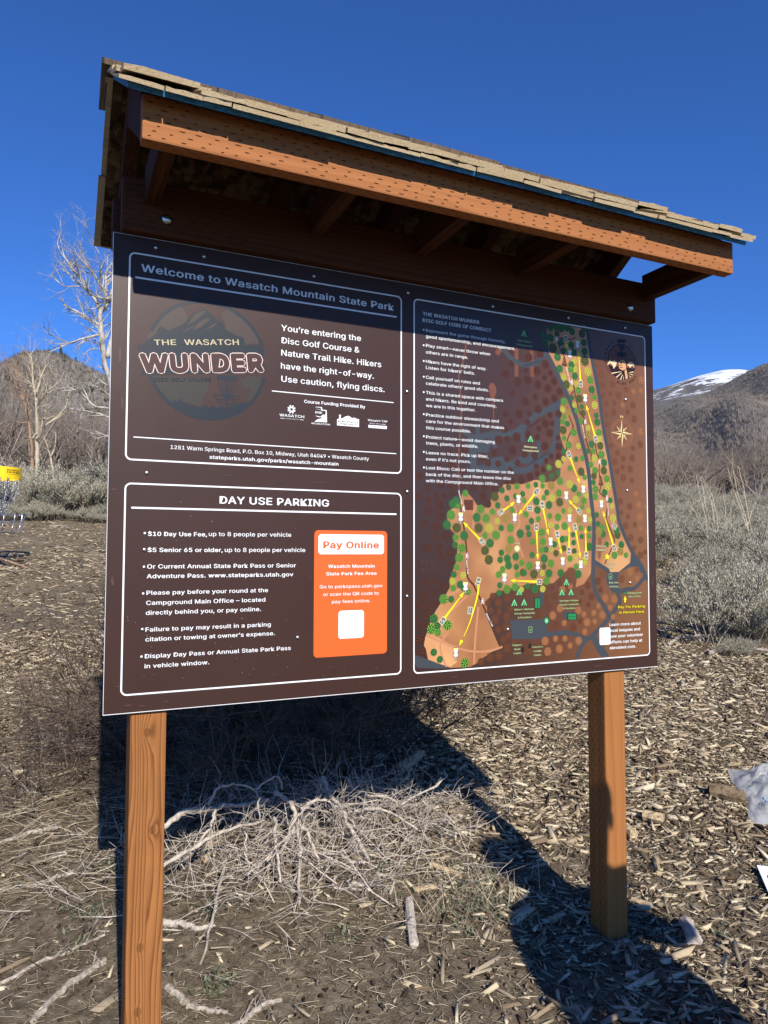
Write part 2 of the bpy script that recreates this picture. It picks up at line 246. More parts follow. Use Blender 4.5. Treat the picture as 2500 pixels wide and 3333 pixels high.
# ---- measured artwork of the sign (millimetres on the panel)
TREES={'D': [(1345.6,1125.9,10.8),(1375.0,1118.8,13.5),(1351.9,1099.8,12.1),(1418.5,1156.9,13.6),(1445.4,1163.2,13.7),(1465.5,1152.1,12.4),(1517.1,1169.8,12.5),(1398.5,1157.1,10.9),(1375.4,1151.3,10.8),(1417.9,1107.9,12.2),(1461.5,1105.0,12.3),(1429.3,1082.1,10.9),(1471.4,1081.5,12.3),(1515.7,1119.8,12.5),(1517.7,1089.7,13.3),(1403.0,1057.3,13.5),(1460.6,1036.6,12.3),(1411.8,1017.7,13.0),(1475.3,999.9,12.3),(1547.9,960.4,13.3),(1463.2,924.7,8.7),(1503.5,897.5,8.7),(1441.2,834.2,10.2),(1566.3,872.4,9.9),(1570.5,849.3,12.7),(1426.0,740.0,9.6),(1476.5,716.5,9.7),(1401.0,667.3,9.6),(1374.1,654.1,9.5),(1310.1,623.4,9.4),(1466.8,617.4,13.4),(1543.9,771.4,12.6),(1526.3,746.3,9.3),(1597.6,710.9,13.2),(1550.5,640.9,9.8),(1598.7,608.6,12.0),(1353.7,598.9,10.0),(1622.9,582.0,9.9),(1562.6,530.0,9.8),(1311.2,568.8,13.0),(1315.7,540.3,12.5),(1362.3,558.5,13.1),(1277.3,482.3,9.8),(1281.2,461.2,10.3),(1530.2,483.1,9.7),(1383.6,428.7,10.5),(1348.5,411.7,10.4),(1293.1,393.6,10.3),(1341.2,381.9,14.0),(1359.9,333.8,13.5),(1262.0,336.3,10.2),(1407.8,334.0,13.1),(1416.4,446.0,11.6),(1460.3,461.4,9.0),(1462.6,434.9,9.6),(1496.5,455.9,9.1),(1529.3,421.8,13.4),(1480.6,329.6,13.8),(1567.3,499.8,9.8),(1589.3,464.8,11.9),(1604.4,429.7,9.8),(1649.4,479.2,13.2),(1669.9,428.6,12.6),(1008.0,563.3,11.1),(995.3,551.9,12.3),(976.0,486.7,14.1),(1036.9,454.3,14.3),(1005.0,425.2,10.3),(999.8,334.2,10.2),(1082.8,511.4,14.4),(1131.9,431.4,14.0),(1178.4,600.6,10.2),(1196.5,575.2,10.2),(1161.5,551.9,10.1),(1230.3,582.7,9.2),(1257.6,591.3,9.8),(1174.1,479.6,10.1),(1247.3,462.7,13.8),(1174.2,401.4,10.1),(1169.6,378.8,10.5),(1196.7,382.5,13.1),(1228.8,388.7,12.7),(1201.2,361.0,13.1),(1231.0,355.7,10.1),(1291.3,504.4,10.3),(1021.8,303.3,11.7),(1033.1,293.3,9.8),(990.1,259.2,10.6),(929.2,202.0,13.8),(942.1,180.5,11.0),(929.2,101.6,10.9),(950.3,79.0,10.4),(1167.6,298.5,10.0),(1164.4,274.4,10.0),(1273.8,293.4,9.7),(1303.1,283.9,13.8)],'O': [(1401.6,1135.7,10.9),(1383.8,1084.8,16.2),(1508.2,1149.3,13.8),(1518.9,1056.7,17.1),(1439.5,967.8,13.6),(1493.7,923.9,13.7),(1508.7,876.0,10.9),(1423.6,811.6,14.0),(1497.9,675.2,14.0),(1582.1,768.3,13.2),(1595.8,683.3,13.7),(1552.6,662.7,12.0),(1406.4,568.9,14.3),(1389.1,399.5,11.0),(1339.3,356.0,9.8),(1299.5,332.0,14.4),(1422.0,416.3,10.5),(1464.9,406.5,10.1),(1652.7,462.7,13.7),(1010.2,478.1,14.7),(1090.0,478.5,14.9),(1113.2,408.2,14.4),(1126.9,379.0,15.0),(1150.6,578.9,14.7),(1202.8,611.2,10.2),(1256.2,337.6,12.2)],'K': [(1446.7,873.8,11.4),(1534.0,802.2,13.7),(1485.5,512.3,13.4),(1372.1,623.2,14.2),(1570.3,472.2,14.6),(1665.1,405.2,13.7),(1192.4,511.6,14.7),(1202.1,412.3,14.2)],'Y': [(1474.3,1050.4,9.9),(1475.7,1024.6,10.9),(1428.1,991.0,11.4),(1531.5,1021.7,14.9),(1480.1,973.7,9.8),(1456.2,956.7,10.3),(1472.3,901.1,9.8),(1559.9,907.7,13.3),(1421.8,881.1,10.2),(1487.3,761.9,9.7),(1424.7,714.5,9.6),(1403.0,696.0,13.3),(1448.5,630.1,13.4),(1529.2,826.4,9.8),(1580.1,792.9,11.0),(1555.3,724.2,12.0),(1612.4,629.6,13.7),(1375.6,582.5,12.6),(1518.9,596.4,9.7),(1474.0,580.2,12.9),(1630.3,561.6,9.9),(1449.1,543.5,9.6),(1527.7,542.7,9.7),(1634.2,520.5,13.7),(1533.0,512.6,9.7),(1368.1,492.7,9.9),(1368.8,413.0,8.3),(1332.7,334.9,9.8),(1467.0,389.3,9.5),(1507.1,373.2,13.3),(1033.2,331.8,10.8),(994.9,314.1,10.7),(1129.2,479.0,14.5),(1159.2,502.1,10.1),(1250.2,283.2,9.6),(1334.1,283.2,10.8)],'G': [(1458.7,1020.0,10.9),(1541.4,992.4,13.3),(1490.0,952.2,11.5),(1558.6,935.2,9.7),(1428.1,908.1,13.5),(1481.5,882.0,9.8),(1428.8,857.5,9.7),(1422.9,839.6,10.2),(1498.7,848.8,9.8),(1467.7,806.6,13.0),(1427.2,784.2,9.7),(1446.3,762.6,12.9),(1503.0,720.6,9.8),(1363.7,682.2,10.0),(1449.9,684.5,9.6),(1335.9,644.1,13.1),(1512.3,656.9,9.7),(1408.9,639.2,13.3),(1279.4,618.4,9.3),(1337.2,620.6,9.4),(1577.6,813.4,12.7),(1550.5,748.6,9.8),(1586.9,738.3,13.8),(1540.4,701.1,10.4),(1558.1,682.1,12.6),(1609.3,655.6,12.6),(1558.8,618.1,13.1),(1557.3,592.2,12.0),(1403.5,599.2,12.7),(1341.6,581.5,9.4),(1486.7,598.0,9.7),(1507.7,577.2,12.4),(1501.3,555.5,9.1),(1421.5,540.2,9.5),(1365.2,521.9,10.0),(1399.3,518.6,13.2),(1318.6,511.8,9.9),(1269.9,525.1,10.8),(1295.7,437.4,10.3),(1332.5,467.4,13.0),(1337.0,437.6,13.0),(1394.0,487.0,10.0),(1425.2,490.1,13.2),(1493.5,483.9,9.6),(1331.9,410.4,10.4),(1368.3,366.2,13.5),(1281.6,359.1,13.8),(1431.3,447.4,10.0),(1446.9,381.5,10.6),(1529.8,457.5,9.1),(1471.5,354.9,10.1),(1350.0,309.3,12.9),(1586.1,486.5,13.0),(1638.9,392.9,13.1),(1690.0,392.8,9.9),(1041.9,585.9,10.4),(1013.1,546.9,11.1),(990.4,517.4,14.7),(1006.7,448.0,10.8),(1029.1,415.0,13.7),(1019.1,385.6,14.2),(1010.0,356.9,10.2),(1098.1,537.7,13.7),(1117.5,509.6,14.5),(1113.4,455.0,10.5),(1154.1,456.7,14.6),(1235.2,615.0,10.3),(1262.8,570.1,9.3),(1141.3,530.7,10.6),(1217.0,537.0,10.2),(1208.7,480.8,13.7),(1209.3,442.0,13.2),(1178.4,348.6,10.5),(1251.8,368.2,10.2),(1163.3,332.0,11.0),(1234.5,331.0,10.1),(997.7,292.9,10.2),(1050.3,280.7,10.3),(963.3,260.6,14.4),(976.6,181.0,14.4),(921.0,171.4,14.7),(943.4,160.2,11.0),(1037.7,62.7,14.0),(1194.6,285.4,13.6),(1225.7,292.3,13.1)],'B': [(1286.3,1042.7,13.8),(1332.7,1060.0,13.4),(1354.4,1025.0,13.4),(1318.5,999.8,13.8),(1275.5,997.9,9.2),(1372.7,999.6,9.7),(1280.6,966.8,14.3),(1349.0,981.7,9.6),(1321.3,954.9,13.8),(1387.5,972.9,13.4),(1362.6,946.9,13.9),(1410.2,940.2,12.9),(1310.7,914.7,10.1),(1388.2,915.3,13.4),(1352.4,900.7,13.3),(1271.4,893.6,13.7),(1322.1,874.2,13.8),(1286.9,855.5,9.5),(1370.5,858.2,10.1),(1405.7,865.1,12.9),(1350.7,827.5,14.3),(1378.3,830.9,10.1),(1278.7,826.1,10.5),(1324.1,809.0,10.0),(1367.5,798.1,13.8),(1279.9,785.0,12.0),(1317.1,780.9,10.0),(1402.4,784.4,9.6),(1347.6,752.6,13.7),(1404.4,754.2,13.3),(1266.8,720.3,10.9),(1306.3,718.6,12.0),(1373.2,720.5,9.5),(1403.3,722.7,11.7),(1352.0,705.3,9.0),(1312.3,684.9,9.4),(1341.6,674.5,9.5),(1315.9,660.2,9.4),(1287.2,647.2,13.5),(907.6,595.8,10.6),(876.3,571.4,10.1),(938.4,575.8,10.2),(968.0,575.5,9.8),(997.3,585.1,9.8),(910.9,561.1,10.6),(950.4,547.0,15.1),(914.5,527.9,14.5),(949.0,513.7,14.1),(900.0,491.0,10.6),(937.1,479.5,14.5),(940.1,448.6,10.6),(974.0,452.6,14.6),(907.7,414.8,14.4),(948.4,417.8,14.5),(986.6,402.3,14.1),(955.9,387.8,10.6),(985.2,370.7,10.2),(954.6,610.5,12.7),(988.3,608.1,9.8),(1033.9,611.1,11.2),(1071.5,606.3,13.5),(1114.1,607.9,10.6),(1148.3,610.4,12.7),(1108.0,580.1,13.6),(1124.8,554.9,12.1),(1195.3,631.4,10.2),(1218.3,631.0,10.3),(1252.4,636.3,13.4),(902.4,309.7,12.9),(937.9,316.3,10.1),(966.1,295.9,14.0),(896.5,271.2,14.2),(930.2,281.6,10.0),(933.8,246.4,10.5),(909.3,245.5,10.9),(874.2,241.1,9.9),(903.9,218.4,14.2),(868.9,206.0,8.0),(894.4,183.7,14.2),(884.3,143.4,14.6),(889.7,102.7,13.6),(1216.7,1054.5,9.4),(1216.4,1013.9,9.9),(1195.4,976.5,14.6),(1240.9,958.1,14.1),(1221.0,916.5,9.9),(1192.8,846.7,10.3),(1246.3,852.3,14.1),(1213.5,822.5,9.8),(1190.3,796.9,10.8),(1165.7,761.9,13.8),(1198.4,766.6,10.3),(1234.8,776.0,14.0),(1219.6,731.0,14.4),(1148.9,719.3,10.2),(1196.7,702.2,9.8),(1104.1,703.6,13.6),(1126.3,684.5,10.6),(1163.2,685.1,10.2),(1237.9,692.8,10.3),(1209.4,668.2,9.2),(1041.3,722.6,11.5),(880.2,633.3,10.6),(985.5,709.4,11.1),(946.2,665.5,11.3),(994.0,670.4,11.4),(1032.5,657.4,11.4)],'F': [(1569.3,1056.8,10.0),(1589.8,1018.6,12.8),(1597.9,980.5,12.5),(1640.8,987.4,12.6),(1702.1,976.4,9.6),(1597.3,944.2,10.0),(1629.4,954.1,9.5),(1667.1,950.6,13.5),(1612.8,919.2,9.5),(1646.8,922.1,9.5),(1732.2,922.4,12.8),(1644.4,889.8,12.9),(1707.8,896.3,9.6),(1612.1,878.8,9.5),(1736.8,873.2,12.5),(1613.3,845.6,9.4),(1628.0,771.1,9.4),(1729.1,768.8,9.6),(1763.8,785.1,12.8),(1657.9,747.9,10.0),(1684.6,729.9,10.1),(1725.8,733.5,12.7),(1644.8,716.6,12.2),(1680.4,699.0,9.5),(1714.8,695.0,12.6),(1656.7,683.9,10.0),(1683.3,662.9,12.8),(1723.1,654.8,9.5),(1667.3,579.1,12.2),(1710.4,563.7,12.8),(1672.0,540.6,9.4),(1702.4,527.4,9.4),(1690.9,494.9,12.7),(1732.8,499.7,9.5),(1713.6,453.6,12.7),(1759.2,445.6,12.3),(1727.5,417.7,9.4),(1756.2,392.7,12.8),(1778.6,403.8,9.5),(1740.5,341.5,9.4),(1669.4,310.8,13.7),(1448.0,336.6,15.8),(1586.9,326.9,14.8)],'T': [(1773.2,1016.1,12.9),(1735.8,971.9,9.7),(1770.5,977.7,9.8),(1684.6,918.4,9.3),(1766.3,830.7,13.1),(1737.9,607.8,9.5),(1751.9,569.0,12.9),(1784.0,562.8,8.5),(1756.1,527.1,13.4),(1758.3,487.5,9.5),(1785.8,475.2,7.3),(1707.6,334.9,13.2),(1739.9,311.1,9.9),(1413.7,278.9,12.5),(1447.4,289.4,9.5),(1402.2,218.0,12.5),(1373.8,195.7,13.4),(1479.5,208.9,12.6),(1420.2,169.3,9.9),(1502.8,194.9,9.5),(1515.9,168.0,13.7),(1505.3,136.8,10.5),(1545.2,198.7,10.1),(1581.2,190.7,12.8),(1566.2,221.2,9.6),(1595.3,246.6,12.9),(1633.7,242.4,13.0),(1616.4,213.7,9.2),(1629.1,182.3,9.7),(1548.2,169.3,9.0),(1341.6,114.3,13.8),(1383.9,119.9,9.8),(1422.2,118.5,9.9),(1352.3,79.8,13.8),(1399.0,86.1,13.9),(1443.2,94.6,9.9),(1479.1,108.4,13.1)],'M': [(1140.6,265.0,10.4),(1194.4,257.3,13.0),(1224.9,264.1,10.6),(1271.1,261.7,10.7),(1122.8,243.9,10.4),(1161.3,244.5,13.4),(1133.0,219.3,10.4),(1164.1,215.8,10.0),(1207.8,224.3,11.0),(1315.9,204.2,13.8),(1149.1,191.5,13.9),(1192.5,198.6,14.0),(1160.8,160.0,10.4),(1192.3,166.1,13.5),(1199.7,139.6,11.0),(1180.0,126.8,10.4),(1220.7,116.0,10.5),(1255.9,114.2,10.1),(1302.5,114.3,9.6),(1193.4,100.0,13.9),(1277.3,84.0,10.1),(1129.3,74.1,13.7),(1163.3,78.2,13.8),(1095.7,63.9,10.7),(1370.6,287.6,9.8),(1351.0,251.9,10.3),(1381.6,258.8,13.5),(1355.5,223.4,13.9),(1403.2,302.6,9.9),(1495.5,269.1,9.5),(1521.1,291.2,12.8),(1535.9,253.5,12.8),(1521.9,227.4,9.5),(1387.0,162.9,13.9),(1457.1,152.0,14.6),(1485.7,174.5,10.5),(1564.1,305.1,13.4),(1575.7,275.3,10.2),(1486.7,239.0,7.9)]}
POLYS=[('tan',1,[(1028.1,582.4),(1048.2,589.3),(1068.5,571.3),(1084.4,550.6),(1112.3,542.6),(1136.1,553.2),(1134.7,568.3),(1166.3,594.6),(1184.6,619.4),(1224.4,623.6),(1261.6,623.7),(1302.7,638.4),(1315.1,639.4),(1350.2,632.4),(1385.9,636.5),(1409.1,656.5),(1412.8,688.5),(1436.3,716.5),(1430.1,745.5),(1410.7,789.8),(1414.9,861.8),(1410.6,912.5),(1452.4,924.3),(1488.2,824.8),(1517.5,731.7),(1536.0,597.0),(1546.9,523.8),(1548.7,416.0),(1541.1,367.7),(1537.1,335.6),(1525.0,320.4),(1504.3,296.8),(1468.9,285.6),(1477.9,331.7),(1464.8,349.6),(1448.2,352.4),(1424.9,336.9),(1375.6,301.1),(1349.9,302.2),(1283.9,300.9),(1155.5,278.3),(1119.9,254.4),(1119.7,212.4),(1160.6,119.2),(1169.5,108.8),(1178.4,107.1),(1136.7,90.9),(1101.5,73.3),(1078.3,57.7),(1058.2,50.3),(987.6,51.1),(910.8,77.9),(906.7,94.6),(902.6,113.7),(895.9,123.5),(899.9,146.9),(905.3,158.4),(916.1,188.7),(935.2,223.7),(965.6,263.5),(986.5,296.7),(985.1,317.9),(999.2,354.1),(1007.7,371.1),(1013.5,415.0),(999.3,427.1),(1005.0,458.9),(988.1,473.4),(976.9,507.4),(976.9,519.6),(993.8,537.1),(1022.3,541.5)]),('tan',1,[(1358.9,1149.2),(1445.4,1165.9),(1532.7,1171.9),(1540.0,1078.5),(1559.8,1011.4),(1579.7,944.0),(1591.7,820.5),(1634.5,638.8),(1653.4,504.4),(1674.1,463.0),(1713.2,396.9),(1708.3,366.6),(1657.4,335.5),(1618.5,334.6),(1611.7,348.2),(1551.5,377.0),(1553.6,507.7),(1543.0,604.9),(1530.0,650.9),(1520.9,731.9),(1468.4,864.0),(1442.6,942.4),(1403.4,1008.8),(1367.8,1064.1)]),('tanlit',1.4,[(987.6,54.0),(910.8,77.9),(906.7,94.6),(902.6,113.7),(895.9,123.5),(899.9,146.9),(905.3,158.4),(938.0,147.4),(1010.1,110.1),(1010.0,66.9)]),('sq',2,[(1036.6,565.9),(1069.9,566.4),(1069.8,534.5),(1037.1,533.7)]),('road',2,[(1204.5,186.9),(1333.1,184.9),(1348.5,163.2),(1351.5,145.1),(1351.9,129.7),(1335.6,121.5),(1214.7,126.8)]),('road',2,[(1321.0,271.9),(1337.5,274.1),(1337.1,230.4),(1321.2,228.3)]),('road',2,[(1415.1,205.9),(1462.8,206.0),(1462.6,185.1),(1414.8,183.2)]),('road',2,[(1599.1,324.7),(1618.5,333.1),(1650.2,329.5),(1658.1,277.6),(1654.3,264.1),(1627.8,264.7),(1603.8,294.9)]),('road',2,[(1713.2,398.3),(1751.9,363.5),(1776.9,324.4),(1755.0,333.0),(1748.0,352.5),(1708.0,352.8),(1660.9,334.1),(1657.4,335.5),(1708.3,366.6)]),('road',2,[(1551.5,378.3),(1611.7,348.2),(1620.3,334.6),(1659.2,335.5),(1653.5,317.8),(1614.6,310.3),(1601.0,334.8),(1549.5,362.2)]),('road',2,[(863.0,99.6),(987.6,51.1),(938.0,52.1),(873.2,59.2),(863.0,76.2)]),('strip',1.5,[(1129.0,928.6),(1136.5,942.1),(1147.1,943.7),(1156.1,933.7),(1159.6,916.0),(1152.9,900.0),(1150.4,879.2),(1149.3,792.1),(1145.7,791.8),(1145.2,878.8),(1136.3,895.9)]),('green',6,[(1303.2,253.9),(1322.7,252.9),(1322.4,221.1),(1302.9,222.3)]),('greend',6.2,[(1312.3,253.2),(1314.2,253.1),(1313.9,221.6),(1312.0,221.7)]),('green',6,[(1437.0,199.9),(1470.7,197.4),(1469.1,178.5),(1435.4,181.1)]),('greend',6.2,[(1436.2,190.8),(1469.9,188.5),(1469.9,186.9),(1436.2,189.2)]),('green',6,[(1673.1,262.3),(1687.6,267.4),(1688.9,261.9),(1673.7,256.3)]),('cabin',6,[(1249.6,99.4),(1257.9,98.5),(1257.2,83.4),(1248.9,84.9)]),('cabin',6,[(1278.1,109.8),(1285.9,108.3),(1283.6,94.3),(1275.8,96.0)]),('yel',6,[(1683.3,253.0),(1690.6,238.1),(1686.3,238.7),(1686.5,229.5),(1679.7,229.7),(1679.8,238.9),(1675.9,237.9)]),('w',2,[(711.7,776.0),(771.8,776.7),(771.3,767.8),(711.8,767.7)]),('w',2,[(613.6,785.2),(622.0,787.4),(632.8,790.5),(638.8,794.6),(648.5,797.7),(660.7,791.8),(666.8,793.9),(674.2,791.0),(682.1,789.8),(682.0,767.2),(613.2,767.2)]),('w',2,[(566.9,816.3),(568.4,808.8),(581.4,808.5),(582.7,773.4),(544.6,772.8),(553.2,779.5),(564.9,783.7),(567.2,789.5),(574.2,794.5),(578.0,795.9),(578.3,806.0),(565.1,806.3),(563.6,814.2),(548.1,814.1),(547.7,815.3)]),('w',2,[(546.0,790.0),(562.5,788.7),(571.8,795.4),(576.6,794.2),(562.5,786.9),(555.4,786.8)]),('w',2,[(619.0,798.5),(625.7,798.6),(624.3,790.6),(625.6,787.7),(617.6,787.8),(620.5,790.3)]),('lpatch',1.2,[(84.8,941.6),(92.6,971.7),(117.3,1013.2),(142.7,1041.7),(166.4,1056.5),(184.6,1031.6),(187.2,1011.3),(167.9,983.6),(150.5,976.8),(117.8,990.7),(109.7,969.4),(95.1,951.8)]),('lpatch',1.2,[(274.7,1046.4),(295.3,1061.0),(335.5,1035.9),(371.7,1005.0),(384.1,978.0),(343.7,968.3),(341.1,982.2),(312.7,995.2),(291.6,999.5),(286.7,1019.9)]),('lpatch2',1.2,[(90.9,855.4),(241.3,868.4),(247.6,834.5),(231.1,810.1),(231.6,785.0),(189.2,797.3),(150.1,785.0),(115.1,817.7)]),('lpatch2',1.2,[(333.4,868.4),(356.8,884.8),(390.2,885.9),(385.9,854.6),(367.2,822.2),(346.1,808.6),(359.7,849.8),(338.5,847.7)]),('lslate',1.6,[(74.4,935.5),(96.1,956.4),(109.7,969.4),(113.7,983.4),(121.0,991.1),(139.6,982.2),(176.3,1003.0),(206.7,1039.3),(233.4,1053.4),(265.8,1027.7),(284.4,1019.6),(286.9,1005.9),(312.7,992.8),(338.6,986.6),(344.8,968.0)]),('lpatch',1.9,[(187.4,1002.1),(206.8,1034.7),(231.3,1048.5),(236.3,1045.7),(211.6,1019.2)]),('lpatch',1.9,[(172.3,980.8),(202.9,1003.1),(207.4,1002.5),(185.5,985.9)]),('lpatch',1.9,[(200.9,991.3),(218.4,1015.5),(242.9,1030.4),(245.8,1023.8),(220.9,999.7)]),('lpatch',1.9,[(221.1,987.0),(243.4,1003.7),(269.3,1024.6),(257.0,1006.7),(234.5,995.6)]),('lslate',2.2,[(62.9,933.4),(393.8,974.4),(398.9,955.9),(392.0,933.6),(405.7,899.4),(73.0,857.6),(79.9,874.3),(70.9,904.4)]),('lslate',2.4,[(267.3,877.5),(325.0,880.4),(322.9,866.8),(268.7,864.2)]),('lslate',2.4,[(278.5,825.9),(313.1,827.9),(304.0,816.6),(289.0,815.2)]),('eskin',4.6,[(1695.5,1041.6),(1703.9,1048.8),(1711.5,1016.6),(1700.5,1012.3)]),('eskin',4.6,[(1668.8,1068.4),(1679.8,1078.1),(1696.3,1078.9),(1701.5,1065.6),(1702.5,1048.7),(1687.3,1041.8),(1671.1,1047.5)]),('edark',4.8,[(1675.6,1069.2),(1685.2,1072.4),(1685.1,1067.0),(1675.5,1064.5)]),('edark',4.8,[(1671.3,1060.2),(1685.0,1061.7),(1684.4,1058.4),(1671.3,1058.1)]),('edark',4.8,[(1672.5,1052.3),(1687.6,1053.5),(1687.0,1050.9),(1673.9,1050.3)]),('ecream',4.5,[(1617.3,1054.3),(1626.9,1070.1),(1633.7,1075.1),(1636.3,1066.9),(1649.9,1074.8),(1660.6,1067.5),(1657.7,1056.6),(1646.6,1042.7),(1641.5,1054.8),(1630.8,1062.1),(1620.0,1053.5)]),('ecream',4.5,[(1704.0,1055.2),(1715.4,1073.6),(1721.0,1076.3),(1729.3,1077.2),(1745.8,1068.3),(1737.5,1067.4),(1742.8,1057.3),(1731.9,1064.7),(1720.6,1054.9),(1712.5,1064.7)]),('ecream',4.5,[(1635.6,1027.9),(1680.4,1037.8),(1680.4,1036.1),(1637.7,1024.5)]),('ecream',4.5,[(1654.2,1014.0),(1681.7,1033.7),(1683.0,1031.7),(1661.0,1014.0)]),('ecream',4.5,[(1674.4,1008.6),(1685.7,1027.8),(1687.0,1025.8),(1679.1,1008.0)]),('ecream',4.5,[(1691.1,1026.2),(1692.2,1010.4),(1689.5,1010.1)]),('ecream',4.5,[(1711.9,1036.9),(1737.0,1043.8),(1736.3,1039.4)]),('ecream',4.5,[(1711.9,1034.8),(1734.0,1032.8),(1731.1,1029.3)]),('ecream',4.5,[(1713.2,1030.6),(1725.5,1022.3),(1722.6,1019.9)]),('edark',4.6,[(1663.5,1150.6),(1704.6,1155.8),(1701.6,1141.5),(1666.0,1137.1)]),('edark',4.6,[(1667.3,1134.1),(1700.1,1137.0),(1691.4,1113.5),(1675.0,1111.6)]),('edark',4.6,[(1660.0,1106.7),(1705.1,1108.7),(1702.0,1091.3),(1662.4,1089.3)])]
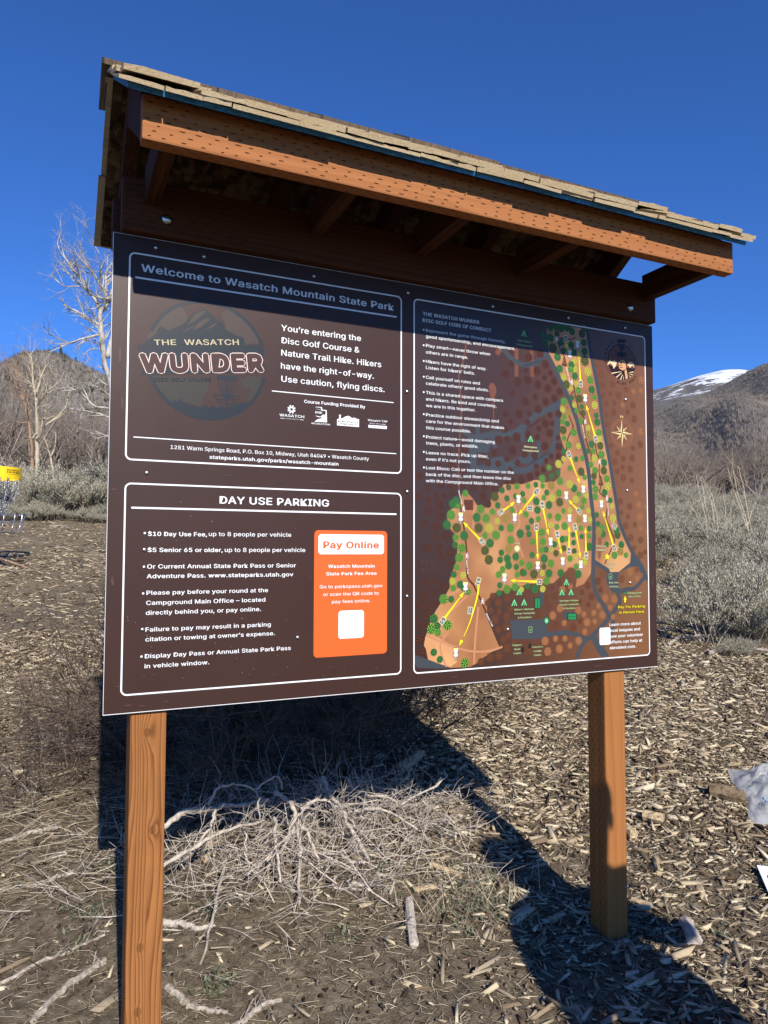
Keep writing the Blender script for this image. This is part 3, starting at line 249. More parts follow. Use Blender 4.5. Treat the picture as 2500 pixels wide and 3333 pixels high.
LINES=[('road',2.2,16.5,[(1354.8,1070.6),(1390.3,1018.2),(1442.4,931.5),(1468.6,879.6),(1485.0,840.2),(1491.4,811.5),(1509.4,758.4),(1525.6,699.5),(1532.8,651.0),(1537.8,597.0),(1547.0,529.6),(1548.7,523.8),(1550.2,469.8),(1546.7,402.5),(1544.2,348.9),(1543.6,312.1),(1558.2,261.0),(1595.4,211.7),(1610.6,184.3)]),('road',2.2,14.2,[(1527.7,1182.3),(1546.9,1079.2),(1560.0,1025.2),(1579.7,944.0),(1589.1,875.6),(1598.8,821.0),(1602.0,805.4),(1623.4,710.0),(1639.7,627.9),(1652.7,559.4),(1662.4,509.6),(1691.8,449.3),(1727.0,394.1),(1759.2,357.9),(1788.3,304.7)]),('road',2.2,15.7,[(1645.5,269.7),(1660.9,236.7),(1637.3,204.9),(1610.5,178.9),(1580.6,153.3),(1535.5,120.8),(1508.3,111.6),(1471.8,129.1),(1432.2,137.5),(1393.1,136.8),(1351.3,134.9)]),('road',2.2,14.2,[(1652.6,266.8),(1688.4,274.2),(1728.3,278.9),(1769.2,311.3),(1777.0,327.9)]),('road',2.2,15.7,[(1511.7,114.1),(1487.8,83.8),(1469.0,50.9)]),('road',2.2,25.6,[(1545.6,115.0),(1565.6,79.5),(1592.7,50.0)]),('road',2.2,12.8,[(1629.6,170.1),(1621.9,130.1),(1593.6,104.6),(1582.8,78.5),(1603.0,49.4)]),('road',2.2,19.9,[(1395.5,897.7),(1398.5,873.9),(1394.5,806.7),(1385.8,764.2),(1374.0,736.9),(1338.1,705.9),(1290.0,677.3),(1258.5,665.4),(1262.0,668.2),(1215.5,666.0),(1169.8,671.5),(1109.9,668.6),(1071.7,659.2)]),('road',2.2,19.9,[(1412.2,908.6),(1365.8,876.5),(1307.5,850.6),(1272.3,813.8),(1256.9,810.8),(1231.8,789.5),(1185.6,781.2),(1140.2,778.1),(1092.6,764.7),(1066.2,764.2),(1037.2,782.3)]),('road',2.2,17.1,[(1260.1,813.6),(1259.7,766.7)]),('road',2.2,15.7,[(1086.8,793.4),(1089.6,758.2)]),('road',2.2,25.6,[(1069.0,741.8),(1071.7,659.2)]),('road',2.2,17.1,[(1069.0,739.3),(1128.1,741.7)]),('road',2.2,17.1,[(1077.7,722.2),(1122.0,726.1)]),('road',2.2,17.1,[(1140.2,774.2),(1152.0,741.9)]),('road',2.2,22.8,[(1142.8,690.5),(1179.0,697.5),(1209.5,683.7),(1246.7,701.0),(1287.4,703.2),(1325.8,721.0)]),('road',2.2,14.2,[(1287.4,703.2),(1290.7,719.0)]),('road',2.2,17.1,[(1323.0,760.2),(1322.5,715.6)]),('road',2.2,17.1,[(1187.3,1056.3),(1221.1,1028.8),(1264.9,1015.3),(1312.7,1025.8),(1325.3,1035.2),(1358.0,1063.0)]),('strip',1.5,14.8,[(1237.0,1067.4),(1236.9,972.9)]),('strip',1.5,14.8,[(1297.1,1069.2),(1299.5,979.3)]),('strip',1.5,17.1,[(1159.7,1038.7),(1175.1,1057.4)]),('strip',1.5,5.1,[(1046.6,1060.0),(1037.7,1008.2),(1020.2,958.4),(1025.8,893.5),(1027.1,818.5),(1019.8,728.8),(1016.7,639.3),(1019.5,597.4)]),('trail',2.6,5.7,[(1018.1,592.0),(1025.1,537.9),(1036.4,479.0),(1047.7,390.4),(1047.5,331.6),(1064.7,306.8),(1067.6,304.9),(1093.5,260.0),(1116.7,212.5),(1160.6,119.2),(1169.4,107.5)]),('trail',2.6,4.6,[(1469.9,969.4),(1476.2,934.6),(1495.7,876.4),(1515.9,856.1),(1508.9,842.0),(1518.4,794.3),(1528.3,762.2),(1541.7,738.5),(1541.3,716.7)]),('trail',2.6,4.6,[(1559.7,783.3),(1566.0,742.6),(1577.8,718.6),(1575.4,680.2),(1581.6,631.2),(1577.7,606.5),(1608.8,585.7),(1612.1,569.3),(1604.3,524.9),(1607.5,508.6),(1634.8,457.1),(1637.9,435.3),(1616.1,399.8),(1594.5,361.9)]),('trail',2.6,4.6,[(1441.9,890.9),(1448.3,864.4),(1464.6,830.5),(1466.2,825.9),(1440.5,778.4),(1436.6,740.6)]),('trail',2.6,4.0,[(1401.3,1111.3),(1417.6,1080.7),(1434.0,1058.1)]),('trail',2.6,4.0,[(1408.1,1123.0),(1458.4,1123.8),(1478.9,1134.6)]),('trail',2.6,4.0,[(1469.6,947.6),(1452.4,927.0)]),('path',2.4,6.3,[(1252.3,622.1),(1270.8,593.0),(1289.4,570.3),(1304.5,498.2)]),('path',2.4,6.3,[(1186.1,619.5),(1196.6,593.1),(1217.8,565.7),(1233.0,532.8),(1245.1,494.6),(1224.8,461.2),(1238.4,435.8),(1258.1,384.8)]),('path',2.4,5.7,[(1080.0,549.2),(1071.2,521.6),(1069.6,476.9)]),('path',2.4,6.8,[(905.3,153.7),(954.4,132.3),(1021.4,107.1),(1072.7,95.7),(1130.9,94.9),(1175.4,104.7)]),('path',2.4,5.7,[(957.2,184.6),(964.1,143.7),(953.1,132.3),(954.4,98.9),(973.7,54.9)]),('path',2.4,5.1,[(982.2,162.0),(964.1,141.3)]),('path',2.4,7.4,[(1087.6,233.2),(1075.7,130.9),(1071.1,57.0)]),('path',2.4,6.8,[(1047.4,268.6),(987.8,221.9)]),('path',2.4,8.5,[(1056.1,305.1),(982.3,271.4)]),('lslate',2.4,5.7,[(295.8,864.6),(297.3,772.0)]),('lslate',2.4,4.0,[(271.0,862.2),(285.4,824.2)]),('lslate',2.4,4.0,[(280.1,863.1),(288.8,824.5)]),('lslate',2.4,4.0,[(288.2,863.9),(293.4,824.9)]),('lslate',2.4,4.0,[(303.2,865.4),(299.2,825.4)]),('lslate',2.4,4.0,[(311.3,866.2),(303.8,825.9)]),('lslate',2.4,4.0,[(320.6,867.1),(309.6,826.4)]),('lslate',2.4,3.4,[(262.5,824.4),(269.7,805.5),(295.0,801.9),(325.0,806.8),(329.9,825.9),(294.6,823.9),(262.5,824.4)]),('lslate',2.4,2.8,[(266.1,813.2),(294.8,812.3),(327.2,816.8)]),('lslate',2.4,2.8,[(277.4,824.6),(278.9,802.8)]),('lslate',2.4,2.8,[(310.7,827.6),(312.3,805.7)]),('edark',4.6,2.8,[(1683.2,1112.6),(1682.0,1076.2)])]
ARROWS=[('1',(1637.6,418.0),(1588.9,545.9)),('2',(1562.6,790.9),(1521.8,907.2)),('3',(1499.9,975.9),(1491.9,1086.7)),('4',(1439.2,1124.1),(1444.4,1085.2)),('5',(1447.2,730.5),(1492.3,633.2)),('6',(1486.9,540.9),(1440.6,579.2)),('7',(1312.1,600.8),(1239.1,521.4)),('8',(1310.7,484.8),(1315.4,376.8)),('9',(1320.7,306.6),(1206.3,312.9)),('10',(1087.9,312.4),(1017.2,115.1)),('11',(960.0,195.3),(1037.4,281.5)),('12',(1102.4,436.3),(1032.2,497.4)),('13',(1172.9,529.7),(1228.6,565.5)),('14',(1335.6,557.8),(1359.6,457.3)),('15',(1395.7,461.6),(1412.5,393.4)),('16',(1442.3,407.9),(1444.4,492.0)),('17',(1469.3,487.1),(1491.4,381.3)),('18',(1514.9,393.2),(1513.2,488.2))]
C10=(1084.9,270.1)
MARKS={'basket': [(1488.1,1109.6),(1455.0,1072.8),(1518.7,927.5),(1506.2,614.9),(1433.7,591.0),(1584.0,567.2),(1446.4,515.6),(1511.6,515.5),(1367.5,436.5),(1314.9,358.3),(1416.2,372.4),(1491.7,360.5),(1241.0,572.8),(1226.1,513.5),(1025.0,510.8),(1185.2,320.9),(1041.1,296.1),(1006.1,94.8)],'tent': [(1267.3,1118.6),(1290.3,772.6),(1240.9,275.1),(1222.2,241.5),(1260.0,241.6),(1430.4,303.4),(1411.6,270.3),(1449.4,269.7)],'hiker': [(1399.7,1117.9),(1461.5,978.1),(1516.8,848.0),(1577.0,713.1),(1607.8,588.4),(1035.1,538.1),(1046.2,391.7),(1102.2,249.9)],'bell': [(1431.5,1045.6),(1581.9,647.6)],'P': [(1619.3,319.8),(1283.8,154.0)],'pbasket': [(1575.0,440.3),(1572.4,393.1)],'short': [(1286.0,545.1),(1639.0,492.2),(1057.8,222.6)],'star': [(1606.1,387.6)],'yurt': [(1234.3,414.6)],'diamond': [(1348.0,179.9)],'flower': [(476.8,802.1)],'logoc': [(226.7,1078.0),(258.1,752.3)],'grass': [(149.1,783.8),(158.5,800.3),(165.2,793.0),(171.5,801.4),(178.0,804.3),(180.4,796.6),(200.4,789.2),(231.6,783.9),(238.2,794.7),(247.3,786.3),(258.5,794.1),(270.0,787.1),(281.3,793.8),(292.9,790.1),(315.9,799.0),(336.7,807.8),(354.4,807.0)],'emb': [(1685.0,1136.2),(1682.6,1008.4)],'comp': [(1679.6,819.2),(1680.5,868.1),(1678.6,769.8)],'stripes': [[(81.0,923.3),(92.6,874.5)],[(110.6,924.6),(100.8,887.6)],[(113.4,898.0),(123.5,875.5)],[(136.8,929.9),(129.5,895.3)],[(156.8,934.5),(157.8,887.1)],[(183.2,933.1),(184.0,894.4)],[(205.2,940.2),(206.2,888.8)],[(236.6,941.6),(236.4,913.9)],[(218.0,916.5),(234.2,890.7)],[(259.2,946.6),(259.5,894.5)],[(285.3,940.3),(285.8,905.5)],[(307.6,949.9),(307.2,900.8)],[(352.2,955.2),(352.9,905.6)],[(368.1,921.5),(377.9,908.3)]],'county': [[(445.1,774.7),(456.4,774.7)],[(501.8,774.9),(512.6,774.8)]],'frW': [(39.6,1173.3),(818.8,1174.6),(819.3,637.5),(42.1,637.8)],'frD': [(42.1,577.5),(818.7,578.2),(819.2,46.3),(41.2,44.7)],'frM': [(860.6,1167.1),(1792.8,1180.4),(1792.1,40.5),(863.0,49.7)],'card': [(548.0,465.2),(773.8,465.2),(773.6,107.7),(546.1,108.4)],'pill': [(558.8,455.2),(762.2,455.1),(762.5,396.5),(558.2,396.8)],'qr1': [(620.1,233.2),(699.5,231.6),(700.0,151.7),(619.6,153.7)],'qr2': [(1545.8,166.2),(1596.2,166.3),(1596.7,114.4),(1545.0,114.3)]}
TEXTS=[('Welcome to Wasatch Mountain State Park','w',70.2,1130.2,792.8,1125.3,27.3,1,0),('You’re entering the','w',444.8,1021.1,686.2,1021.9,23.6,0.6,0),('Disc Golf Course &','w',446.4,986.1,681.7,986.1,23.6,0.6,0),('Nature Trail Hike. Hikers','w',445.7,951.9,751.9,950.2,23.6,0.6,0),('have the right-of-way.','w',445.1,915.2,728.0,913.3,23.5,0.6,0),('Use caution,~flying discs.','w',446.7,877.2,763.2,877.9,23.5,0.6,0),('Course Funding Provided By','w',514.0,823.1,700.5,823.9,12.7,1,0),('1281 Warm Springs Road,~P.O. Box 10,~Midway,~Utah 84049 • Wasatch County','w',150.6,671.2,713.3,670.8,14.0,0.3,0),('stateparks.utah.gov/parks/wasatch-mountain','w',251.6,650.4,617.6,651.4,13.3,1,0),('DAY USE PARKING','w',280.5,532.3,589.3,532.8,27.2,1,0),('$10 Day Use Fee,','w',98.8,444.3,247.2,444.6,14.9,1,0),('up to 8 people per vehicle','w',252.6,445.1,478.9,446.1,15.5,0.4,0),('$5 Senior 65 or older,','w',98.7,403.4,289.3,403.3,14.9,1,0),('up to 8 people per vehicle','w',295.3,403.3,520.2,403.7,15.6,0.4,0),('Or Current Annual State Park Pass or Senior','w',98.3,360.7,493.1,361.4,14.9,0.8,0),('Adventure Pass. www.stateparks.utah.gov','w',97.9,336.3,485.7,336.5,14.8,0.9,0),('Please pay before your round at the','w',97.9,294.2,414.3,294.5,14.8,0.7,0),('Campground Main Office – located','w',97.6,268.5,407.2,269.1,14.8,0.7,0),('directly behind you,~or pay online.','w',97.2,243.3,395.5,244.1,14.8,0.7,0),('Failure to pay may result in a parking','w',97.2,201.0,423.0,201.8,14.7,0.7,0),('citation or towing at owner’s expense.','w',97.3,176.4,435.0,177.3,14.7,0.7,0),('Display Day Pass or Annual State Park Pass','w',96.9,132.9,480.5,136.0,14.7,0.7,0),('in vehicle window.','w',96.5,109.3,258.2,109.8,14.6,0.7,0),('Pay Online','orange',575.0,413.8,745.3,415.2,26.6,1.5,0),('Wasatch Mountain','w',589.2,358.4,732.9,358.2,12.8,1,0),('State Park Fee Area','w',583.1,337.8,738.4,336.7,12.7,1,0),('Go to parkspass.utah.gov','w',563.7,301.6,758.0,300.2,12.7,0.4,0),('or scan the QR code to','w',574.6,280.2,746.0,278.6,12.7,0.4,0),('pay fees online.','w',601.0,258.3,719.6,258.0,12.7,0.4,0),('THE WASATCH WUNDER','w',892.2,1125.1,1094.6,1130.1,14.7,1,0),('DISC GOLF CODE OF CONDUCT','w',891.7,1105.5,1139.6,1109.5,14.7,1,0),('Represent the game through honesty,','w',902.6,1076.1,1194.3,1079.8,13.2,0.5,0),('good sportsmanship,~and encouragement.','w',902.7,1057.0,1231.0,1061.5,13.2,0.5,0),('Play smart—never throw when','w',902.7,1029.6,1135.0,1031.8,13.2,0.5,0),('others are in range.','w',902.7,1010.0,1052.8,1010.8,13.2,0.5,0),('Hikers have the right of way.','w',902.7,979.8,1120.5,983.4,13.2,0.5,0),('Listen for hikers’ bells.','w',902.8,961.3,1077.6,963.8,13.2,0.5,0),('Call yourself on rules and','w',902.8,930.6,1095.6,934.4,13.1,0.5,0),('celebrate others’ good shots.','w',902.8,911.7,1128.5,915.8,13.1,0.5,0),('This is a shared space with campers','w',902.8,882.6,1183.4,887.7,13.1,0.5,0),('and hikers. Be kind and courtesy,','w',902.9,863.2,1157.4,867.7,13.1,0.5,0),('we are in this together.','w',902.9,843.8,1079.5,847.1,13.1,0.5,0),('Practice outdoor stewardship and','w',902.9,814.8,1166.1,819.1,13.1,0.5,0),('care for the environment that makes','w',902.9,795.0,1186.5,799.8,13.0,0.5,0),('this course possible.','w',903.0,775.7,1061.9,778.5,13.0,0.5,0),('Protect nature—avoid damaging','w',903.0,747.2,1150.2,750.8,13.0,0.5,0),('trees,~plants,~or wildlife.','w',903.0,728.9,1088.4,731.9,13.0,0.5,0),('Leave no trace. Pick up litter,','w',903.0,699.1,1126.3,703.2,13.0,0.5,0),('even if it’s not yours.','w',903.1,679.9,1061.0,682.8,13.0,0.5,0),('Lost Discs: Call or text the number on the','w',903.1,652.1,1222.5,657.5,12.9,0.5,0),('back of the disc,~and then leave the disc','w',903.1,633.0,1212.0,636.8,12.9,0.5,0),('with the Campground Main Office.','w',902.6,613.8,1163.2,616.7,12.9,0.5,0),('Learn more about','w',1611.7,151.9,1752.3,150.2,13.8,0.9,0),('local leagues and','w',1612.1,131.7,1748.3,130.9,13.8,0.9,0),('how your volunteer','w',1612.4,111.5,1761.6,111.2,13.8,0.9,0),('efforts can help at','w',1612.8,91.4,1757.5,91.9,13.8,0.9,0),('elevateut.com.','w',1612.4,72.4,1728.3,72.4,13.7,0.9,0),('Pay For Parking','yel',1651.0,210.7,1772.4,209.5,12.9,0.8,1),('in Person Here','yel',1655.6,191.8,1767.7,191.0,12.9,0.8,1),('Campground','pale',1692.8,258.5,1758.2,259.1,8.7,0.4,1),('Main Office','pale',1699.0,245.9,1752.9,246.6,8.7,0.4,1),('Day Use','pale',1612.9,295.7,1652.6,296.5,8.6,0.4,1),('Parking','pale',1614.0,282.3,1652.4,283.1,8.5,0.4,1),('Miner’s Retreat','pale',1222.3,217.6,1297.5,216.6,8.0,0.4,1),('Group Campsite','pale',1222.2,204.7,1300.5,203.9,8.0,0.4,1),('& Pavillion','pale',1235.4,191.3,1287.4,190.8,8.0,0.4,1),('Springer Hollow','pale',1400.6,239.9,1479.5,240.2,8.2,0.4,1),('Group Campsite','pale',1400.4,227.0,1479.9,227.7,8.2,0.4,1),('& Pavillion','pale',1415.1,214.2,1467.2,215.1,8.2,0.4,1),('Eagle’s','pale',1214.3,105.0,1249.3,104.6,7.9,0.4,1),('Nest','pale',1220.2,91.8,1243.1,91.5,7.9,0.4,1),('Cabin','pale',1217.7,79.1,1245.5,78.5,7.9,0.4,1),('Falcon’s','pale',1290.8,94.9,1331.8,94.6,8.0,0.4,1),('Ledge','pale',1295.6,81.6,1326.0,81.3,8.0,0.4,1),('Cabin','pale',1296.7,68.5,1325.3,68.8,8.0,0.4,1),('You Are','cream',1600.9,359.4,1639.8,361.3,8.6,0.4,1),('Here','cream',1608.2,346.5,1631.9,347.9,8.6,0.4,1),('Practice','cream',1560.0,420.4,1601.9,421.6,8.5,0.4,1),('Baskets','cream',1560.5,407.6,1601.0,408.7,8.5,0.4,1),('Yurt','cream',1222.7,428.6,1244.6,429.7,8.0,0.4,1),('Mahogany','cream',1264.3,742.6,1315.0,744.0,8.7,0.4,1),('Campground','cream',1258.6,730.4,1321.2,732.0,8.7,0.4,1),('Oak Hollow','pale',1240.4,1089.6,1294.9,1092.1,8.9,0.3,0),('Campground','pale',1236.0,1076.1,1299.8,1078.0,8.9,0.3,0),('FLY','fly',887.3,364.4,931.0,365.1,17.4,1,0),('DSGN','fly2',887.4,340.9,965.9,341.9,16.9,0,0),('Nature Trail','w',1015.3,593.4,1026.5,551.3,7.5,0.7,0),('Nature Trail','w',1043.6,378.8,1047.5,335.1,7.5,0.7,0),('Nature Trail','w',1114.7,209.6,1137.2,169.6,7.5,0.7,0),('Nature Trail','w',1437.0,1025.0,1451.6,974.4,7.5,0.7,0),('Nature Trail','w',1503.3,833.8,1513.4,789.8,7.5,0.7,0),('Nature Trail','w',1608.7,572.6,1611.4,529.4,7.5,0.7,0),('Oak Hollow Campground Loop','ink',1263.4,1010.0,1347.8,1039.2,5.5,0,0),('Mahogany Campground Loop','ink',1274.1,803.5,1347.1,848.5,5.5,0,0),('Mahogany Campground Loop','ink',1295.0,694.3,1370.3,734.8,5.5,0,0),('WASATCH','w',442.2,780.1,513.7,779.8,10.4,0.8,0),('COUNTY','w',460.2,773.4,498.8,774.0,3.1,0.5,0),('DNR','w',547.1,796.8,567.1,796.4,8.5,0.9,0),('UTAH','w',550.5,807.6,563.5,807.3,3.1,0.5,0),('RECREATION','w',536.3,765.3,591.1,764.9,6.2,1,0),('ELEVATE UT','slate',616.3,777.5,679.7,777.5,5.4,0.5,0),('DISC GOLF','slate',623.8,771.3,672.2,771.0,4.5,0.2,0),('Wasatch TAP','w',709.4,786.8,772.7,787.4,8.3,0.8,0),('TRAILS · ARTS · PARKS','w',714.7,779.2,767.4,780.1,3.4,0.5,0),('Your TAP Tax Dollars at Work','slate',717.2,771.3,766.2,771.6,3.0,0.2,0),('THE','lcream',105.6,938.6,160.3,945.8,20.1,0.6,0),('WASATCH','lcream',182.2,948.4,326.0,966.2,21.0,0.6,0),('DISC GOLF COURSE','lslate',107.0,844.5,252.8,859.0,12.9,0.8,0),('WUNDER','lpink',73.8,865.9,396.0,901.9,60.9,1,0),('N','lcream2',1672.7,872.7,1684.9,872.6,12.2,0.8,0)]
DOTS=[(90.7,451.4),(90.3,366.0),(89.6,298.2),(88.5,139.5),(895.0,1082.9),(895.0,1035.0),(895.1,986.3),(895.2,937.6),(895.2,890.1),(895.3,822.4),(895.4,754.9),(895.4,706.9),(895.5,659.4)]
RULES=[((54.6,1112.5),(803.4,1107.0),8),((419.4,849.1),(793.9,848.4),4.5),((58.2,697.0),(802.4,694.9),4.5),((56.3,515.1),(803.9,515.9),8)]
SCREWS=[(104.0,1196.0),(228.4,1194.3),(539.5,1191.7),(840.7,1189.3),(837.8,886.5),(92.4,605.7),(838.9,583.9),(838.5,272.4),(90.3,409.1),(89.3,207.1),(499.7,167.5),(1145.4,1191.9),(1449.2,1196.5),(1699.6,1195.7),(1698.3,939.5),(1699.2,618.6),(1196.1,158.7),(1706.4,297.2)]
COTTON=[(0.085,0.055,[(1.28,13.6,1.31),(1.0,13.6,3.43),(0.81,13.6,4.09),(0.77,13.6,4.49),(0.72,13.6,4.91),(0.69,13.6,5.12),(0.72,13.6,5.24)]),(0.07,0.02,[(0.72,13.6,5.24),(0.86,13.66,5.45),(0.92,13.72,5.67),(0.99,13.78,5.95),(1.0,13.85,6.19)]),(0.05,0.02,[(0.72,13.6,4.92),(0.57,13.6,4.99),(0.41,13.61,5.07),(0.26,13.61,5.15),(0.15,13.62,5.19),(0.02,13.62,5.25)]),(0.035,0.008,[(0.69,13.6,4.73),(0.52,13.54,4.65),(0.34,13.47,4.56),(0.13,13.41,4.43),(-0.07,13.34,4.29),(-0.22,13.28,4.19)]),(0.018,0.006,[(0.14,13.6,4.49),(-0.01,13.51,4.51),(-0.14,13.42,4.55),(-0.25,13.33,4.61),(-0.21,13.24,4.64),(-0.15,13.15,4.63)]),(0.05,0.007,[(0.71,13.6,5.19),(0.59,13.58,5.43),(0.45,13.55,5.58),(0.38,13.53,5.75),(0.22,13.51,5.9),(0.08,13.48,6.08),(-0.02,13.46,6.19),(-0.12,13.44,6.38),(-0.09,13.41,6.55)]),(0.05,0.007,[(0.85,13.6,5.44),(0.77,13.57,5.61),(0.67,13.55,5.76),(0.57,13.52,5.92),(0.45,13.49,6.03),(0.31,13.46,6.17),(0.21,13.44,6.29),(0.18,13.41,6.45)]),(0.025,0.008,[(0.67,13.6,5.78),(0.7,13.51,5.89),(0.68,13.42,5.99),(0.61,13.33,6.15)]),(0.035,0.015,[(0.9,13.6,5.51),(0.68,13.42,5.43),(0.49,13.24,5.43),(0.42,13.06,5.5)]),(0.045,0.02,[(0.81,13.6,5.64),(0.8,13.8,5.88),(0.81,14.0,6.14),(0.87,14.2,6.33),(0.97,14.4,6.55)]),(0.018,0.006,[(0.38,13.6,5.67),(0.2,13.62,5.66),(0.04,13.63,5.63),(-0.09,13.65,5.71),(-0.19,13.66,5.79),(-0.19,13.68,5.9),(-0.07,13.69,5.99),(0.02,13.71,5.94)]),(0.014,0.005,[(0.65,13.6,6.39),(0.53,13.55,6.61),(0.42,13.49,6.8),(0.39,13.44,6.92),(0.43,13.39,7.0)]),(0.08,0.03,[(0.85,13.6,4.28),(0.93,13.57,4.67),(1.03,13.55,5.08),(1.11,13.52,5.52),(1.23,13.5,6.11)]),(0.022,0.006,[(0.45,13.6,5.6),(0.3,13.69,5.72),(0.17,13.79,5.85),(0.06,13.88,6.05),(-0.05,13.98,6.22),(-0.13,14.07,6.24)]),(0.015,0.006,[(0.46,13.6,6.07),(0.39,13.68,6.25),(0.34,13.76,6.4),(0.3,13.84,6.48)]),(0.012,0.006,[(0.58,13.6,5.95),(0.45,13.6,5.97),(0.39,13.6,5.99)]),(0.02,0.01,[(0.59,13.6,4.89),(0.5,13.58,4.8),(0.41,13.56,4.7)]),(0.02,0.008,[(0.67,13.6,4.43),(0.53,13.6,4.41),(0.46,13.6,4.32),(0.54,13.6,4.19)]),(0.035,0.009,[(0.95,13.6,3.04),(0.73,13.64,3.12),(0.51,13.67,3.15),(0.34,13.71,3.18),(0.17,13.74,3.2),(0.12,13.78,3.17)]),(0.012,0.006,[(0.34,13.6,3.17),(0.28,13.6,3.26),(0.23,13.6,3.31)]),(0.012,0.006,[(0.19,13.6,3.18),(0.15,13.61,3.29),(0.13,13.61,3.39)]),(0.035,0.009,[(0.94,13.6,3.24),(0.63,13.55,3.25),(0.48,13.51,3.39),(0.34,13.46,3.49),(0.26,13.42,3.52),(0.11,13.37,3.58),(-0.02,13.33,3.68)]),(0.014,0.006,[(0.35,13.6,3.52),(0.26,13.64,3.65),(0.19,13.68,3.83)]),(0.016,0.006,[(0.48,13.6,3.41),(0.54,13.51,3.54),(0.43,13.43,3.8),(0.43,13.34,3.93)]),(0.02,0.006,[(0.93,13.6,3.67),(0.73,13.64,3.8),(0.63,13.67,3.88),(0.56,13.71,4.04)]),(0.02,0.008,[(0.96,13.6,2.65),(0.74,13.67,2.74),(0.6,13.75,2.8)]),(0.018,0.006,[(0.94,13.6,3.48),(0.71,13.55,3.64),(0.54,13.49,3.66),(0.29,13.44,3.7)]),(0.016,0.006,[(0.93,13.6,3.87),(0.79,13.68,4.04),(0.68,13.76,4.14)])]
ASPEN=[(0.055,0.012,[(-0.41,15.6,2.06),(-0.41,15.62,2.26),(-0.42,15.64,2.59),(-0.44,15.67,2.99),(-0.45,15.69,3.39),(-0.47,15.71,3.68),(-0.5,15.73,3.88),(-0.54,15.76,4.05),(-0.56,15.78,4.29),(-0.58,15.8,4.58),(-0.61,15.82,4.7)]),(0.035,0.015,[(-0.43,15.6,2.8),(-0.38,15.5,2.85),(-0.34,15.41,3.06),(-0.31,15.31,3.26),(-0.32,15.21,3.38)]),(0.03,0.01,[(-0.35,15.6,3.06),(-0.17,15.64,3.21),(-0.01,15.68,3.37),(0.12,15.72,3.57),(0.16,15.77,3.75),(0.15,15.81,3.81)]),(0.03,0.01,[(-0.44,15.6,3.57),(-0.33,15.5,3.73),(-0.26,15.4,3.84),(-0.11,15.3,3.95),(-0.0,15.2,4.03)]),(0.03,0.008,[(-0.47,15.6,3.82),(-0.42,15.6,4.0),(-0.37,15.6,4.25),(-0.27,15.6,4.47),(-0.15,15.6,4.58)]),(0.015,0.006,[(-0.29,15.6,3.82),(-0.18,15.59,3.88),(-0.08,15.57,3.97)]),(0.013,0.006,[(-0.58,15.6,4.41),(-0.65,15.54,4.51),(-0.68,15.48,4.57)]),(0.014,0.006,[(-0.54,15.6,3.99),(-0.66,15.56,4.07),(-0.8,15.53,4.17)]),(0.016,0.006,[(-0.33,15.6,3.21),(-0.17,15.66,3.31),(-0.06,15.72,3.39)]),(0.014,0.006,[(-0.32,15.6,3.37),(-0.23,15.56,3.47),(-0.18,15.53,3.57)]),(0.02,0.02,[(-0.43,15.6,2.93),(-0.49,15.6,2.87),(-0.52,15.6,2.81)]),(0.016,0.006,[(-0.44,15.6,3.5),(-0.29,15.64,3.56),(-0.11,15.68,3.69)])]
RED_STEM=[(0.045,0.01,[(-0.52,16.2,2.16),(-0.53,16.2,2.44),(-0.56,16.19,2.81),(-0.61,16.19,3.16),(-0.65,16.19,3.38),(-0.72,16.18,3.66),(-0.79,16.18,3.88),(-0.86,16.18,4.18),(-0.9,16.18,4.41),(-0.96,16.17,4.54)]),(0.018,0.008,[(-0.75,16.2,3.77),(-0.69,16.26,3.97),(-0.67,16.32,4.19)]),(0.012,0.006,[(-0.9,16.2,4.41),(-0.85,16.15,4.59)]),(0.018,0.008,[(-0.8,16.2,3.89),(-0.95,16.16,4.11),(-1.02,16.13,4.24)]),(0.014,0.008,[(-0.66,16.2,3.51),(-0.63,16.26,3.79)]),(0.014,0.008,[(-0.64,16.2,3.26),(-0.76,16.2,3.23),(-0.89,16.2,3.26)])]
SAPLING=[(0.03,0.008,[(-0.09,14.9,1.97),(-0.12,14.9,2.16),(-0.15,14.9,2.34),(-0.19,14.9,2.47),(-0.24,14.9,2.64),(-0.3,14.9,2.79)]),(0.02,0.008,[(-0.15,14.9,2.34),(-0.08,14.87,2.51),(-0.06,14.85,2.72),(-0.06,14.82,2.87)]),(0.015,0.007,[(-0.19,14.9,2.51),(-0.13,14.8,2.63),(-0.13,14.71,2.77)])]
